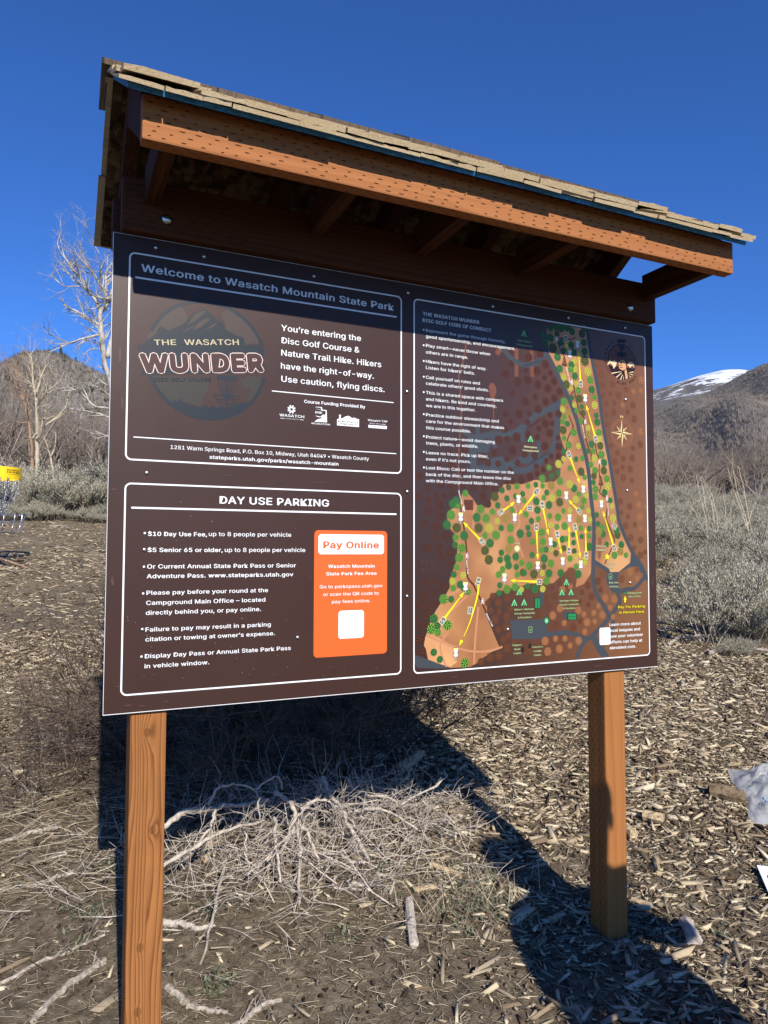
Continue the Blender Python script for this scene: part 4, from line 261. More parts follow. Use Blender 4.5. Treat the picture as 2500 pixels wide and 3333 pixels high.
BRANCHES= [(0.0085,[(0.266,0.8,-0.585),(0.353,0.831,-0.553),(0.465,0.863,-0.564),(0.575,0.894,-0.581),(0.69,0.925,-0.59)]),(0.004,[(0.436,0.825,-0.539),(0.455,0.82,-0.484),(0.512,0.815,-0.472),(0.596,0.81,-0.5),(0.616,0.805,-0.542),(0.62,0.8,-0.616)]),(0.004,[(0.606,0.85,-0.517),(0.693,0.863,-0.481),(0.729,0.875,-0.537)]),(0.007,[(0.715,0.95,-0.566),(0.756,0.9,-0.592),(0.786,0.85,-0.658),(0.816,0.8,-0.705),(0.835,0.75,-0.782),(0.835,0.7,-0.788)]),(0.006,[(0.769,0.825,-0.647),(0.761,0.745,-0.71),(0.731,0.665,-0.787),(0.71,0.585,-0.851)]),(0.006,[(0.684,0.825,-0.625),(0.665,0.73,-0.688),(0.651,0.635,-0.784)]),(0.006,[(0.254,0.7,-0.676),(0.376,0.731,-0.641),(0.485,0.763,-0.615),(0.568,0.794,-0.622),(0.645,0.825,-0.628)]),(0.0055,[(0.769,0.825,-0.672),(0.7,0.772,-0.717),(0.6,0.718,-0.745),(0.537,0.665,-0.752)]),(0.003,[(0.559,0.775,-0.639),(0.551,0.742,-0.706),(0.564,0.708,-0.75),(0.58,0.675,-0.74)]),(0.008,[(0.938,0.975,-0.545),(0.943,0.92,-0.588),(0.98,0.865,-0.648),(0.988,0.81,-0.701),(1.032,0.755,-0.784),(1.028,0.7,-0.839)]),(0.005,[(1.054,1.0,-0.571),(1.092,0.967,-0.623),(1.223,0.933,-0.659),(1.249,0.9,-0.685)]),(0.005,[(0.804,0.875,-0.625),(0.875,0.867,-0.598),(0.929,0.858,-0.616),(0.975,0.85,-0.66)]),(0.005,[(0.844,0.725,-0.749),(0.913,0.717,-0.758),(0.947,0.708,-0.786),(1.018,0.7,-0.803)]),(0.007,[(0.904,0.625,-0.819),(0.941,0.605,-0.866),(0.959,0.585,-0.885),(0.969,0.565,-0.902)]),(0.0045,[(0.864,0.635,-0.8),(0.844,0.615,-0.867),(0.884,0.595,-0.855),(0.946,0.575,-0.87)]),(0.006,[(1.027,0.635,-0.829),(1.056,0.598,-0.861),(1.071,0.562,-0.889),(1.019,0.5,-0.931)]),(0.0045,[(0.452,0.8,-0.55),(0.421,0.762,-0.604),(0.344,0.725,-0.664)]),(0.005,[(0.832,0.85,-0.613),(0.758,0.792,-0.626),(0.705,0.733,-0.663),(0.604,0.675,-0.713)]),(0.003,[(1.283,0.925,-0.598),(1.339,0.95,-0.555)]),(0.004,[(1.237,0.875,-0.675),(1.474,0.912,-0.61),(1.507,0.95,-0.586)]),(0.005,[(1.023,0.85,-0.667),(1.111,0.825,-0.654),(1.211,0.8,-0.697),(1.291,0.775,-0.755)])]
# ---------------------------------------------------------------- terrain function
def sstep(a, b, x):
    t = np.clip((np.asarray(x, float)-a)/(b-a), 0, 1); return t*t*(3-2*t)
def gz0(x, y):
    x = np.asarray(x, float); y = np.asarray(y, float)
    yp = np.where(y > 0, y, y*.35)
    return -.895 + .13*yp - .03*sstep(20, 70, y)*0 + .02*np.maximum(x-2.2, 0)
_ph = [(nr.uniform(.5, 1.2)*f, nr.uniform(.5, 1.2)*f*(-1)**k, nr.uniform(0, 6.28), a) for k, (f, a) in enumerate([(1.1,.02),(1.9,.014),(3.3,.010),(5.5,.007),(9,.005),(15,.0035),(24,.0025)])]
def gz(x, y):
    z = gz0(x, y)
    for a, b2, p, am in _ph: z = z + am*np.sin(a*np.asarray(x)+b2*np.asarray(y)+p)
    return z
# flatten offset so the posts stand exactly where measured
def gzf(x, y): return float(gz(x, y))

# ---------------------------------------------------------------- information kiosk
BASE = Vector((.88, .057, -.9))
kiosk = empty("information_kiosk", BASE)
tag(kiosk, "wooden trailhead kiosk with a brown park sign and map under a shingled gable roof", "kiosk")
def kpart(mb, name, mats, smooth=False):
    o = mb.build(name, mats, kiosk, smooth); o.location = -BASE; return o
def kincise(mb, x0, x1, z0, z1, y, mi, rows, pitch=.042, dash=.013, h=.0016, seed=0):
    r = random.Random(seed)
    for k in range(rows):
        z = z0+(k+.5)*(z1-z0)/rows
        x = x0+.006+(k*0.37 % 1)*pitch
        while x < x1-dash:
            if r.random() < .10: x += pitch*r.uniform(.5, 1.3); continue
            jx = r.uniform(-.006, .006); d = dash*r.uniform(.5, 1.2)
            mb.add([(x+jx,y,z-h/2),(x+jx+d*.5,y,z-h*.75),(x+jx+d,y,z-h/2),(x+jx+d,y,z+h/2),(x+jx+d*.5,y,z+h*.75),(x+jx,y,z+h/2)], [(0,1,2,3,4,5)], mi)
            x += pitch
for k, (x0, x1) in enumerate(((.066,.155),(1.600,1.689))):
    mb = MB(); mb.box(x0, x1, .013, .102, -1.25, 1.36, 0, .006)
    if k == 1:
        # incising marks on the side that faces the camera
        r = random.Random(5)
        for rw in range(6):
            y = .02+rw*.014
            z = -.95+(rw*.37 % 1)*.03
            while z < 0:
                mb.add([(x0-.0005,y-.0008,z),(x0-.0005,y-.0008,z+.011),(x0-.0005,y+.0008,z+.011),(x0-.0005,y+.0008,z)], [(0,1,2,3)], 1); z += .034
    o = kpart(mb, "post", [M_wood_post if k == 0 else M_wood_post2, M_incise])
beams = []
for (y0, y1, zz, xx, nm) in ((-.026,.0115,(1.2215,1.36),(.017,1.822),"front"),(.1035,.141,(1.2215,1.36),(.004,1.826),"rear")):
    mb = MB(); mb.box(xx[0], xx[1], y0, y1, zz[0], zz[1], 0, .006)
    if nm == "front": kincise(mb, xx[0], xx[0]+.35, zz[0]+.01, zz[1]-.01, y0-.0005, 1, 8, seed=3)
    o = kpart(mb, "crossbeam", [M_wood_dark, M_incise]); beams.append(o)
for x, z in ((.127,1.266),(1.702,1.261)):
    bm = bmesh.new(); bmesh.ops.create_uvsphere(bm, u_segments=20, v_segments=10, radius=.0135)
    for v in bm.verts: v.co = Vector((v.co.x, -abs(v.co.z)*.55 if v.co.z > 0 else .002, v.co.y))
    me = bpy.data.meshes.new("bolt"); bm.normal_update(); bmesh.ops.recalc_face_normals(bm, faces=bm.faces[:]); bm.to_mesh(me); bm.free()
    me.polygons.foreach_set('use_smooth', [True]*len(me.polygons))
    o = link("bolt", me, M_metal, beams[0]); o.location = (x, -.0262, z)
# roof frame
PITCH = rad(33.0); TN = math.tan(PITCH); CS = math.cos(PITCH); SN = math.sin(PITCH)
YR = .057; ZU = 1.655                    # underside of sheathing at the ridge
def zu(y): return ZU - TN*abs(y-YR)
FX0, FX1 = .030, 1.835
for y0, y1, fr in ((-.340,-.302,1),(.416,.454,0)):
    mb = MB(); zt = min(zu(y0), zu(y1))-.002
    mb.box(FX0, FX1, y0, y1, 1.293, zt, 0, .005)
    if fr:
        kincise(mb, FX0, FX1, 1.296, zt, y0-.0005, 1, 8, .040, .012, seed=8)
        r = random.Random(2)
        for k in range(3):
            yy = -.334+k*.011; x = FX0+.01+(k*.4 % 1)*.04
            while x < FX1-.02:
                mb.add([(x,yy-.0008,1.2926),(x+.012,yy-.0008,1.2926),(x+.012,yy+.0008,1.2926),(x,yy+.0008,1.2926)], [(0,3,2,1)], 1); x += .04
    kpart(mb, "fascia_board", [M_wood_x, M_incise])
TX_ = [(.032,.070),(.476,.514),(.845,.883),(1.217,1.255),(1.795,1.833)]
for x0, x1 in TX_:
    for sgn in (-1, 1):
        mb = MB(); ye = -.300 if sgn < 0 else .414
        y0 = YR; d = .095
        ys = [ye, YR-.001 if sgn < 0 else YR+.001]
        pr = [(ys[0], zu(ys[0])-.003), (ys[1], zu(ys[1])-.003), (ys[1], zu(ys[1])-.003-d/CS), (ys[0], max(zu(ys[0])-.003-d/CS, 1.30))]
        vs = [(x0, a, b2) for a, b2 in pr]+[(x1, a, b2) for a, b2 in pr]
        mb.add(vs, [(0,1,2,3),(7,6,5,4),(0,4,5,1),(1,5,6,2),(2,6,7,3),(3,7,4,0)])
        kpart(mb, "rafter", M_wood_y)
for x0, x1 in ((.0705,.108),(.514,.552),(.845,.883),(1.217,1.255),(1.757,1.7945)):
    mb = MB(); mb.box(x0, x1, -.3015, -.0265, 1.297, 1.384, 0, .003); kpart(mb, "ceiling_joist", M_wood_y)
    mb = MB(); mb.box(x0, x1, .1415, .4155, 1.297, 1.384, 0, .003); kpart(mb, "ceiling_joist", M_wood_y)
# sheathing (two panels), blue sealed edges
SX0, SX1 = -.004, 1.842
OV = -.378
for sgn in (-1, 1):
    mb = MB(); ye = OV if sgn < 0 else 2*YR-OV
    th = .0115
    def up(y, h): return (y + sgn*SN*h, zu(y)+CS*h)
    a0 = (ye, zu(ye)); a1 = (YR, ZU)
    b0 = up(ye, th); b1 = (YR, ZU+th/CS)
    vs = [(x, *p) for x in (SX0, SX1) for p in (a0, a1, b1, b0)]
    mb.add(vs, [(0,1,5,4)], 0); mb.add(vs, [(3,7,6,2)], 0); mb.add(vs, [(0,4,7,3)], 1); mb.add(vs, [(0,3,2,1),(4,5,6,7)], 2)
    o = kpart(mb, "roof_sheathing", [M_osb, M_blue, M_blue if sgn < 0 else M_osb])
    # shingles
    mb = MB(); r = random.Random(21+sgn)
    LEN = (abs(ye-YR))/CS
    def P(x, u, h):      # u = distance up from the eave along the slope, h = height above sheathing top
        y = ye - sgn*CS*u; z = zu(ye)+SN*u
        hh = th+h
        return (x, y + sgn*SN*hh, z + CS*hh)
    courses = [(-.012, 0.001, .0095), (-.010, .0118, .0105)] + [(.10*k, .009+.0025*(k % 2), .012) for k in range(1, 6)]
    for ci, (u0, h0, tb) in enumerate(courses):
        x = SX0 - r.uniform(.008, .02)
        while x < SX1+.012:
            w = r.choice((.075,.10,.13,.16,.2))*r.uniform(.85, 1.15); x1 = min(x+w-r.choice((.0004,.0008,.003)), SX1+r.uniform(.008, .02)+(.008 if ci == 1 else 0))
            if x1-x < .02: break
            du = r.uniform(-.006, .006); t = tb*r.uniform(.82, 1.2); ln = min(.24, LEN-u0-.004)
            wv = r.uniform(-.0008, .0022) + (r.uniform(.003,.009) if (ci == 1 and r.random() < .2) else 0); wv2 = wv+r.uniform(-.003, .003)
            hA, hB = max(h0+wv, .0005), max(h0+wv2, .0005)
            ns = 4; top = []; bot = []
            for i in range(ns+1):
                xx = x+(x1-x)*i/ns; hb = hA+(hB-hA)*i/ns; jit = r.uniform(-.0012, .0012); rr_ = r.uniform(-.0018, .0018)
                bot.append(P(xx, u0+du+jit, hb)); top.append(P(xx, u0+du+jit+.0015, hb+t+rr_))
            tipb = [P(x, u0+ln, .0005), P(x1, u0+ln, .0005)]; tipt = [P(x, u0+ln, .006), P(x1, u0+ln, .006)]
            vs = bot+top+tipb+tipt; n = ns+1; fl = (lambda f: f) if sgn < 0 else (lambda f: f[::-1])
            for i in range(ns): mb.add([bot[i], bot[i+1], top[i+1], top[i]], [fl((0,1,2,3))], 0)
            mb.add(top+tipt, [fl((*range(n), n+1, n))], 1)
            mb.add(bot+tipb, [fl((*range(n), n+1, n))[::-1]], 2)
            mb.add([bot[0], top[0], tipt[0], tipb[0]], [fl((0,1,2,3))], 2); mb.add([bot[-1], top[-1], tipt[1], tipb[1]], [fl((0,1,2,3))[::-1]], 2)
            x += w
    o = kpart(mb, "shingle_slope", [M_shend, M_shtop, M_shend])
mb = MB(); r = random.Random(4); x = SX0-.03
while x < SX1+.02:
    w = .30*r.uniform(.9, 1.1); x1 = min(x+w, SX1+.03)
    zr = ZU+.040+r.uniform(-.004, .006)
    for sgn in (-1, 1):
        ya = YR+sgn*.105; vs = []
        for xx in (x, x1-.003):
            vs += [(xx, YR, zr), (xx, ya, zr-.105*TN), (xx, ya+sgn*.007, zr-.105*TN+.011), (xx, YR, zr+.016)]
        mb.add(vs, [(0,1,2,3),(7,6,5,4),(0,4,5,1),(1,5,6,2),(2,6,7,3)], 0)
    x += w
kpart(mb, "ridge_cap", M_shtop)

# ---------------------------------------------------------------- printed sign panel
mb = MB(); mb.box(0, 1.8288, 0, .011, 0, 1.2192, 1)
mb.f.pop(2); mb.m.pop(2)
mb.add([(0,0,0),(1.8288,0,0),(1.8288,0,1.2192),(0,0,1.2192)], [(0,1,2,3)], 0)
panel = kpart(mb, "sign_panel", [M_brown, M_edge])
LAY = .0001
class Print:
    """flat print: every polygon in millimetres on the panel, stacked in thin ink layers"""
    def __init__(s): s.v = []; s.f = []; s.m = []; s.keys = []
    def mi(s, k):
        if k not in s.keys: s.keys.append(k)
        return s.keys.index(k)
    def poly(s, pts, layer, k):
        ar = sum(pts[i][0]*pts[(i+1) % len(pts)][1]-pts[(i+1) % len(pts)][0]*pts[i][1] for i in range(len(pts)))
        if ar < 0: pts = pts[::-1]
        o = len(s.v); s.v += [(x/1000, -LAY*(1+layer), z/1000) for x, z in pts]; s.f.append(tuple(range(o, o+len(pts)))); s.m.append(s.mi(k))
    def raw(s, vs, fs, layer, k, lo=None):
        o = len(s.v); s.v += [(x/1000, -LAY*(1+layer+(lo[i] if lo is not None else 0)), z/1000) for i, (x, z) in enumerate(vs)]
        s.f += [tuple(i+o for i in f) for f in fs]; s.m += [s.mi(k)]*len(fs)
    def circle(s, x, z, r, layer, k, n=24, rz=None): s.poly([(x+r*math.cos(2*math.pi*i/n), z+(rz or r)*math.sin(2*math.pi*i/n)) for i in range(n)], layer, k)
    def ring(s, x, z, r0, r1, layer, k, a0=0, a1=360, n=64):
        A = [rad(a0+(a1-a0)*i/n) for i in range(n+1)]
        vs = [(x+r0*math.cos(a), z+r0*math.sin(a)) for a in A]+[(x+r1*math.cos(a), z+r1*math.sin(a)) for a in A]
        s.raw(vs, [(i, n+1+i, n+2+i, i+1) for i in range(n)], layer, k)
    def line(s, pts, w, layer, k, w1=None):
        if w1 is None: w1 = w
        if len(pts) > 3:
            L_ = [pts[0]]
            for p_ in pts[1:-1]:
                if math.hypot(p_[0]-L_[-1][0], p_[1]-L_[-1][1]) > w*.35: L_.append(p_)
            pts = L_+[pts[-1]]
        n = len(pts); L = []; R = []
        for i, p in enumerate(pts):
            a = pts[max(i-1, 0)]; b = pts[min(i+1, n-1)]; dx, dz = b[0]-a[0], b[1]-a[1]; q = math.hypot(dx, dz) or 1
            h = (w+(w1-w)*i/(n-1))/2; L.append((p[0]-dz/q*h, p[1]+dx/q*h)); R.append((p[0]+dz/q*h, p[1]-dx/q*h))
        fs = [(i+1, i, n+i, n+i+1) for i in range(n-1)]
        s.raw(L+R, [f[::-1] for f in fs], layer, k)
    def build(s, name):
        me = bpy.data.meshes.new(name); me.from_pydata(s.v, [], s.f); me.polygons.foreach_set('material_index', s.m); me.update()
        # keep every face turned to the reader
        bm = bmesh.new(); bm.from_mesh(me)
        for f in bm.faces:
            if f.normal.y > 0: f.normal_flip()
        bm.to_mesh(me); bm.free()
        return link(name, me, [PM[k] for k in s.keys], panel)
def smooth(pts, n=6):
    if len(pts) < 3: return pts
    out = []; P_ = [pts[0]]+list(pts)+[pts[-1]]
    for i in range(1, len(P_)-2):
        p0, p1, p2, p3 = P_[i-1:i+3]
        for j in range(n):
            t = j/n; out.append(tuple(.5*(2*p1[a]+(p2[a]-p0[a])*t+(2*p0[a]-5*p1[a]+4*p2[a]-p3[a])*t*t+(3*p1[a]-p0[a]-3*p2[a]+p3[a])*t**3) for a in (0, 1)))
    out.append(pts[-1]); return out
def rrect(x0, z0, x1, z1, r, n=8):
    out = []
    for cx, cz, a in ((x1-r, z1-r, 0), (x0+r, z1-r, 90), (x0+r, z0+r, 180), (x1-r, z0+r, 270)):
        out += [(cx+r*math.cos(rad(a+90*i/n)), cz+r*math.sin(rad(a+90*i/n))) for i in range(n+1)]
    return out
# --- text
def load_font():
    for nm in ('Inter.woff2', 'NotoSansDevanagari-Regular.woff2'):
        try:
            import os
            p = os.path.join(bpy.utils.system_resource('DATAFILES'), 'fonts', nm)
            return bpy.data.fonts.load(p)
        except Exception: pass
    return None
FONT = load_font()
_jobs = []
def text(pr, s, k, x0, z0, x1, z1, cap, bold, layer=8, extra=0.0):
    """bold = stroke weight; extra > 0 grows the letters into an outline (relative to the em)"""
    cu = bpy.data.curves.new("lettering", 'FONT'); cu.body = s.replace('~', ' ')
    if FONT is not None: cu.font = FONT
    cu.size = 1.0; cu.resolution_u = 3; cu.space_character = 1.0+.045*bold; cu.fill_mode = 'FRONT'
    if extra < 0: cu.offset = extra
    o = bpy.data.objects.new("lettering", cu); COL.objects.link(o)
    _jobs.append((o, pr, k, x0, z0, x1, z1, cap, layer, bold, extra))
def flush_text():
    bpy.context.view_layer.update(); dg = bpy.context.evaluated_depsgraph_get()
    for o, pr, k, x0, z0, x1, z1, cap, layer, bold, extra in _jobs:
        me = o.evaluated_get(dg).to_mesh(); n = len(me.vertices)
        if n:
            v = np.empty(n*3, np.float32); me.vertices.foreach_get('co', v); v = v.reshape(-1, 3)
            fs = [tuple(p.vertices) for p in me.polygons]
            lo, hi = v[:, 0].min(), v[:, 0].max(); ln = math.hypot(x1-x0, z1-z0); ux, uz = (x1-x0)/ln, (z1-z0)/ln
            sx = ln/(hi-lo); sz = cap/.727
            X = (v[:, 0]-lo)*sx; Z = v[:, 1]*sz
            # letter strokes overlap in this font: give every triangle its own corners, lifted by a hair, so none coincide
            X = X[[i_ for f_ in fs for i_ in f_]]; Z = Z[[i_ for f_ in fs for i_ in f_]]; lift = []; nf_ = 0; fs2 = []
            for q_, f_ in enumerate(fs): lift += [.025*(q_ % 50)]*len(f_); fs2.append(tuple(range(nf_, nf_+len(f_)))); nf_ += len(f_)
            fs = fs2
            d = .026*bold*sz
            sh = [(0, 0)] if bold <= .05 else [(-d, 0), (d, 0), (-d*.4, d*.45), (d*.4, -d*.45)]
            if extra > 0:
                e = extra*sz+d; sh = [(e*math.cos(math.pi*i/4), e*math.sin(math.pi*i/4)) for i in range(8)]
            for i, (ax, az) in enumerate(sh):
                pr.raw([(x0+(a+ax)*ux-(b2+az)*uz, z0+(a+ax)*uz+(b2+az)*ux) for a, b2 in zip(X.tolist(), Z.tolist())], fs, layer+(.1 if k == 'ink' else 1.3)*i, k, None if k == 'ink' else lift)
        o.evaluated_get(dg).to_mesh_clear()
    for j in _jobs:
        cu = j[0].data; bpy.data.objects.remove(j[0]); bpy.data.curves.remove(cu)
    _jobs.clear()
def tline(pr, t, layer=8):
    s, k, x0, z0, x1, z1, cap, bold, ol = t
    if abs(x1-x0) > 3*abs(z1-z0) and not k.startswith('l'): z0 = z1 = (z0+z1)/2
    if ol: text(pr, s, 'ink', x0, z0, x1, z1, cap, bold, 6.95, .07)
    text(pr, s, k, x0, z0, x1, z1, cap, bold, layer)
# borders and rules
pb = Print()
def frame(x0, z0, x1, z1, w=4.2, r=16):
    a = rrect(x0, z0, x1, z1, r); b2 = rrect(x0+w, z0+w, x1-w, z1-w, r-w); n = len(a)
    pb.raw(a+b2, [(i, (i+1) % n, n+(i+1) % n, n+i) for i in range(n)], 9, 'w')
frame(39, 636, 820.5, 1175); frame(39.5, 44, 820.5, 579); frame(860, 41.5, 1794, 1176)
for a, b2, w in RULES:
    z = (a[1]+b2[1])/2; h = w*.30
    pb.poly(rrect(a[0], z-h, b2[0], z+h, h*.95, 4), 9, 'w')
pb.poly([(0,0),(1828.8,0),(1828.8,1.7),(0,1.7)], 1, 'w'); pb.poly([(0,1.7),(1,1.7),(1,1219),(0,1219)], 1, 'w'); pb.poly([(1,1218.3),(1828,1218.3),(1828,1219.2),(1,1219.2)], 1, 'w')
for x, z in DOTS[:4]: pb.circle(x, z, 2.9, 8, 'w', 14)
for x, z in DOTS[4:]: pb.circle(x, z, 2.9, 8, 'w', 14)
r = random.Random(9)
for i in range(60):
    x, z = r.uniform(20, 820), r.uniform(20, 600)
    if i % 3 == 0: x, z = r.uniform(90, 520), r.uniform(60, 230)
    q = r.uniform(.35, .95)
    pb.circle(x, z, q, 9.5, 'lcream', 6, q*r.uniform(.5, 1.3))
for x, z, w, h in [(14,560,9,3),(16,330,5,14),(60,20,14,2.2),(92,16,8,2),(150,22,10,1.6),(560,600,26,1.6),(22,900,4,26),(1810,300,4,20),(1000,24,18,1.6),(1560,20,24,2),(300,608,16,1.4),(690,28,12,1.4),(30,780,3,18)]:
    pb.poly([(x+w*math.cos(a)*r.uniform(.6, 1.1), z+h*math.sin(a)*r.uniform(.6, 1.1)) for a in [2*math.pi*i/11 for i in range(11)]], 9.4, 'smear')
pb.build("border_lines")
# texts by block
blocks = {"welcome_lettering": Print(), "parking_lettering": Print(), "conduct_lettering": Print(), "map_lettering": Print(), "payment_card": Print(), "funding_logos": Print(), "course_logo": Print()}
pc = blocks["payment_card"]
pc.poly(rrect(547, 108, 773.5, 465, 12), 4, 'orange'); pc.poly(rrect(559, 397, 763, 454, 9), 5, 'w'); pc.poly(rrect(621, 157, 700, 236.5, 9), 5, 'w')
for t in TEXTS:
    s, k, x0, z0, x1, z1, cap, bold, ol = t
    if k in ('slate',) or (z0 < 826 and z0 > 730 and x0 > 420 and x0 < 830 and s != 'Course Funding Provided By'): tline(blocks["funding_logos"], t)
    elif k in ('lcream', 'lslate', 'lpink'): 
        if s == 'WUNDER':
            pl = blocks["course_logo"]
            text(pl, s, 'lpink', x0+4, z0+1, x1-4, z1+1, cap*1.0, 1.9, 5, .030); text(pl, s, 'lbrown', x0+4, z0+1, x1-4, z1+1, cap*1.0, 1.9, 17, .001)
        else: tline(blocks["course_logo"], t)
    elif k == 'orange' or (k == 'w' and 545 < x0 < 780 and z0 < 400): tline(pc, t)
    elif x0 < 830 and z0 > 620: tline(blocks["welcome_lettering"], t)
    elif x0 < 830: tline(blocks["parking_lettering"], t)
    elif k == 'w' and x0 < 1000 and z0 > 600 and s != 'Nature Trail': tline(blocks["conduct_lettering"], t)
    else: tline(blocks["map_lettering"], t)
# course logo artwork
pl = blocks["course_logo"]
LCX, LCZ, LR = 243.5, 915.5, 162.5
pl.ring(LCX, LCZ, LR-9, LR, 2, 'lslate', -12, 12) if 0 else None
pl.ring(LCX, LCZ, LR-9.5, LR, 2, 'lslate', 22, 158); pl.ring(LCX, LCZ, LR-9.5, LR, 2, 'lslate', 192, 348)
gr = list(MARKS['grass'])
a0 = math.atan2(gr[-1][1]-LCZ, gr[-1][0]-LCX); a1 = math.atan2(gr[0][1]-LCZ, gr[0][0]-LCX)
jag = []
for i in range(len(gr)-1):
    p, q = gr[i], gr[i+1]
    for j in range(4):
        t = j/4; jag.append((p[0]+(q[0]-p[0])*t, p[1]+(q[1]-p[1])*t+(5 if j % 2 else 0)*rnd.uniform(.4, 1)))
jag.append(gr[-1])
a0 = a0 if a0 > -math.pi else a0; 
if a1 > 0: a1 -= 2*math.pi
pl.poly(jag+[(LCX+(LR-2)*math.cos(a0+(a1-a0)*i/16), LCZ+(LR-2)*math.sin(a0+(a1-a0)*i/16)) for i in range(17)], 1.7, 'lslate')
for k, l, p in POLYS:
    if k in ('lpatch', 'lpatch2', 'lslate'):
        if k.startswith('lp') and l < 1.5:   # ragged foliage edge
            q = []
            for i in range(len(p)):
                a, b2 = p[i], p[(i+1) % len(p)]
                for j in range(5):
                    t = j/5; q.append((a[0]+(b2[0]-a[0])*t+rnd.uniform(-2.2, 2.2), a[1]+(b2[1]-a[1])*t+rnd.uniform(-2.2, 2.2)))
            p = q
        pl.poly(p, l, k)
    elif k == 'w': blocks["funding_logos"].poly(p, l, 'w')
LSI = 0
for k, l, w, p in LINES:
    if k == 'lslate': LSI += .05; l += LSI; pl.line(p, {5.7: 5, 4.0: 2.4, 3.4: 2.4, 2.9: 2.0}.get(w, 2.4), l, k)
fx, fz = MARKS['flower'][0]
for i in range(8):
    a = rad(45*i+22.5); c_, s_ = math.cos(a), math.sin(a)
    pts_ = [(fx+c_*q-s_*h, fz+s_*q+c_*h) for q, h in ((3,0),(5,-1.9),(10.5,-2.6),(12.5,0),(10.5,2.6),(5,1.9))]
    blocks["funding_logos"].poly(pts_, 3, 'w')
for q in MARKS['county']: blocks["funding_logos"].line(q, 1.2, 3, 'w')
# --- course map
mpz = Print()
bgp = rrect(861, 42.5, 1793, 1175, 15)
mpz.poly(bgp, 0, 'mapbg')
def clip(p):   # keep artwork inside the map frame
    return [(min(max(x, 862), 1791.5), min(max(z, 43.5), 1174)) for x, z in p]
PLI = 0
for k, l, p in POLYS:
    if k in ('tan', 'tanlit', 'sq', 'road', 'strip', 'green', 'greend', 'cabin', 'yel', 'eskin', 'edark', 'ecream'):
        if k == 'yel': mpz.poly([(x+(1.2 if x > 1733 else -1.2), z) for x, z in p], l-.3, 'ink')
        if k.startswith('e'): continue
        if k == 'green': 
            cx = sum(q[0] for q in p)/len(p); cz = sum(q[1] for q in p)/len(p)
            mpz.poly([(cx+(x-cx)*1.12+(.8 if x > cx else -.8), cz+(z-cz)*1.06+(.8 if z > cz else -.8)) for x, z in p], l-.3, 'ink')
        PLI += 1; mpz.poly(clip(p), l+.03*PLI*(l < 3), k)
LNI = 0
for k, l, w, p in LINES:
    if k in ('road', 'strip', 'trail', 'path'): 
        LNI += 1; mpz.line(clip(smooth(p)), w, l+.015*LNI, k)
        if k == 'road':
            for e in (p[0], p[-1]):
                if 870 < e[0] < 1780 and 60 < e[1] < 1165: mpz.circle(e[0], e[1], w/2, l+.015*LNI+.15+(.1 if e is p[0] else 0), k, 14)
order = 'BFTMODGKY'; ti = 0
rt = random.Random(3)
for k in order:
    for x, z, r_ in TREES.get(k, []):
        if x > 1792 or x < 862 or z > 1172: continue
        ti += 1; L = 3.45+.03*(ti % 40); ph = rt.uniform(0, 6.28); r_ = r_*1.08; n = 10
        q = []
        for i in range(n*3):
            a = ph+2*math.pi*i/(n*3); rr_ = r_*(1.0 if i % 3 else .9); q.append((x+rr_*math.cos(a), z+rr_*math.sin(a)))
        mpz.poly(clip(q), L, 't0'+k)
        vs = []; fs = []
        for ring_, cnt, pr_ in ((.79, n, .175), (.40, 5, .175), (0, 1, .15)):
            for i in range(cnt):
                a = ph+2*math.pi*i/cnt+ring_; cx, cz = x+r_*ring_*math.cos(a), z+r_*ring_*math.sin(a)
                if cx > 1790 or cx < 863: continue
                o = len(vs); vs += [(cx+r_*pr_*math.cos(rad(60*j)+a), cz+r_*pr_*.95*math.sin(rad(60*j)+a)) for j in range(6)]; fs.append(tuple(range(o, o+6)))
        mpz.raw(vs, fs, L+.015, 't1'+k)
def tri(a, b2, c_, l, k): mpz.poly([a, b2, c_], l, k)
ml = blocks["map_lettering"]
for i, (s, a, b2) in enumerate(ARROWS):
    dx, dz = b2[0]-a[0], b2[1]-a[1]; d = math.hypot(dx, dz); ux, uz = dx/d, dz/d
    if s == '10':
        path_ = smooth([a, C10, ((C10[0]*.45+b2[0]*.55)+8, C10[1]*.45+b2[1]*.55), b2], 6)
        tip = b2; pv = path_[-4]; q = math.hypot(tip[0]-pv[0], tip[1]-pv[1]); hx, hz = (tip[0]-pv[0])/q, (tip[1]-pv[1])/q
        path_ = path_[:-3]
    else:
        hx, hz = ux, uz; path_ = [a, (b2[0]-ux*15, b2[1]-uz*15)]; tip = b2
    mpz.line(path_, 10.5, 5.2, 'ink', 3.6); mpz.line(path_, 9, 5.3, 'yel', 2.6)
    hb = (tip[0]-hx*21, tip[1]-hz*21)
    tri((tip[0]+hx*1.5, tip[1]+hz*1.5), (hb[0]-hz*7.6-hx, hb[1]+hx*7.6-hz), (hb[0]+hz*7.6-hx, hb[1]-hx*7.6-hz), 5.4, 'ink'); tri(tip, (hb[0]-hz*6.6, hb[1]+hx*6.6), (hb[0]+hz*6.6, hb[1]-hx*6.6), 5.5, 'yel')
    an = math.atan2(uz, ux)-math.pi/2
    if s == '9': an += math.pi/2
    if abs(an) > math.pi/2 and s != '9': an -= math.copysign(math.pi, an)
    def rc(w, h): 
        c_, s_ = math.cos(an), math.sin(an); return [(a[0]+x*c_-z*s_, a[1]+x*s_+z*c_) for x, z in ((-w,-h),(w,-h),(w,h),(-w,h))]
    w_, h_ = (8, 11.5) if s != '9' else (10.5, 9)
    mpz.poly(rc(w_, h_), 5.7, 'cream'); mpz.poly(rc(w_-1.6, h_-1.6), 5.8, 'tag')
    wt = 2.6 if len(s) == 1 else 5.4
    text(ml, s, 'w', a[0]-wt, a[1]-4.2, a[0]+wt, a[1]-4.2, 8.6, .9)
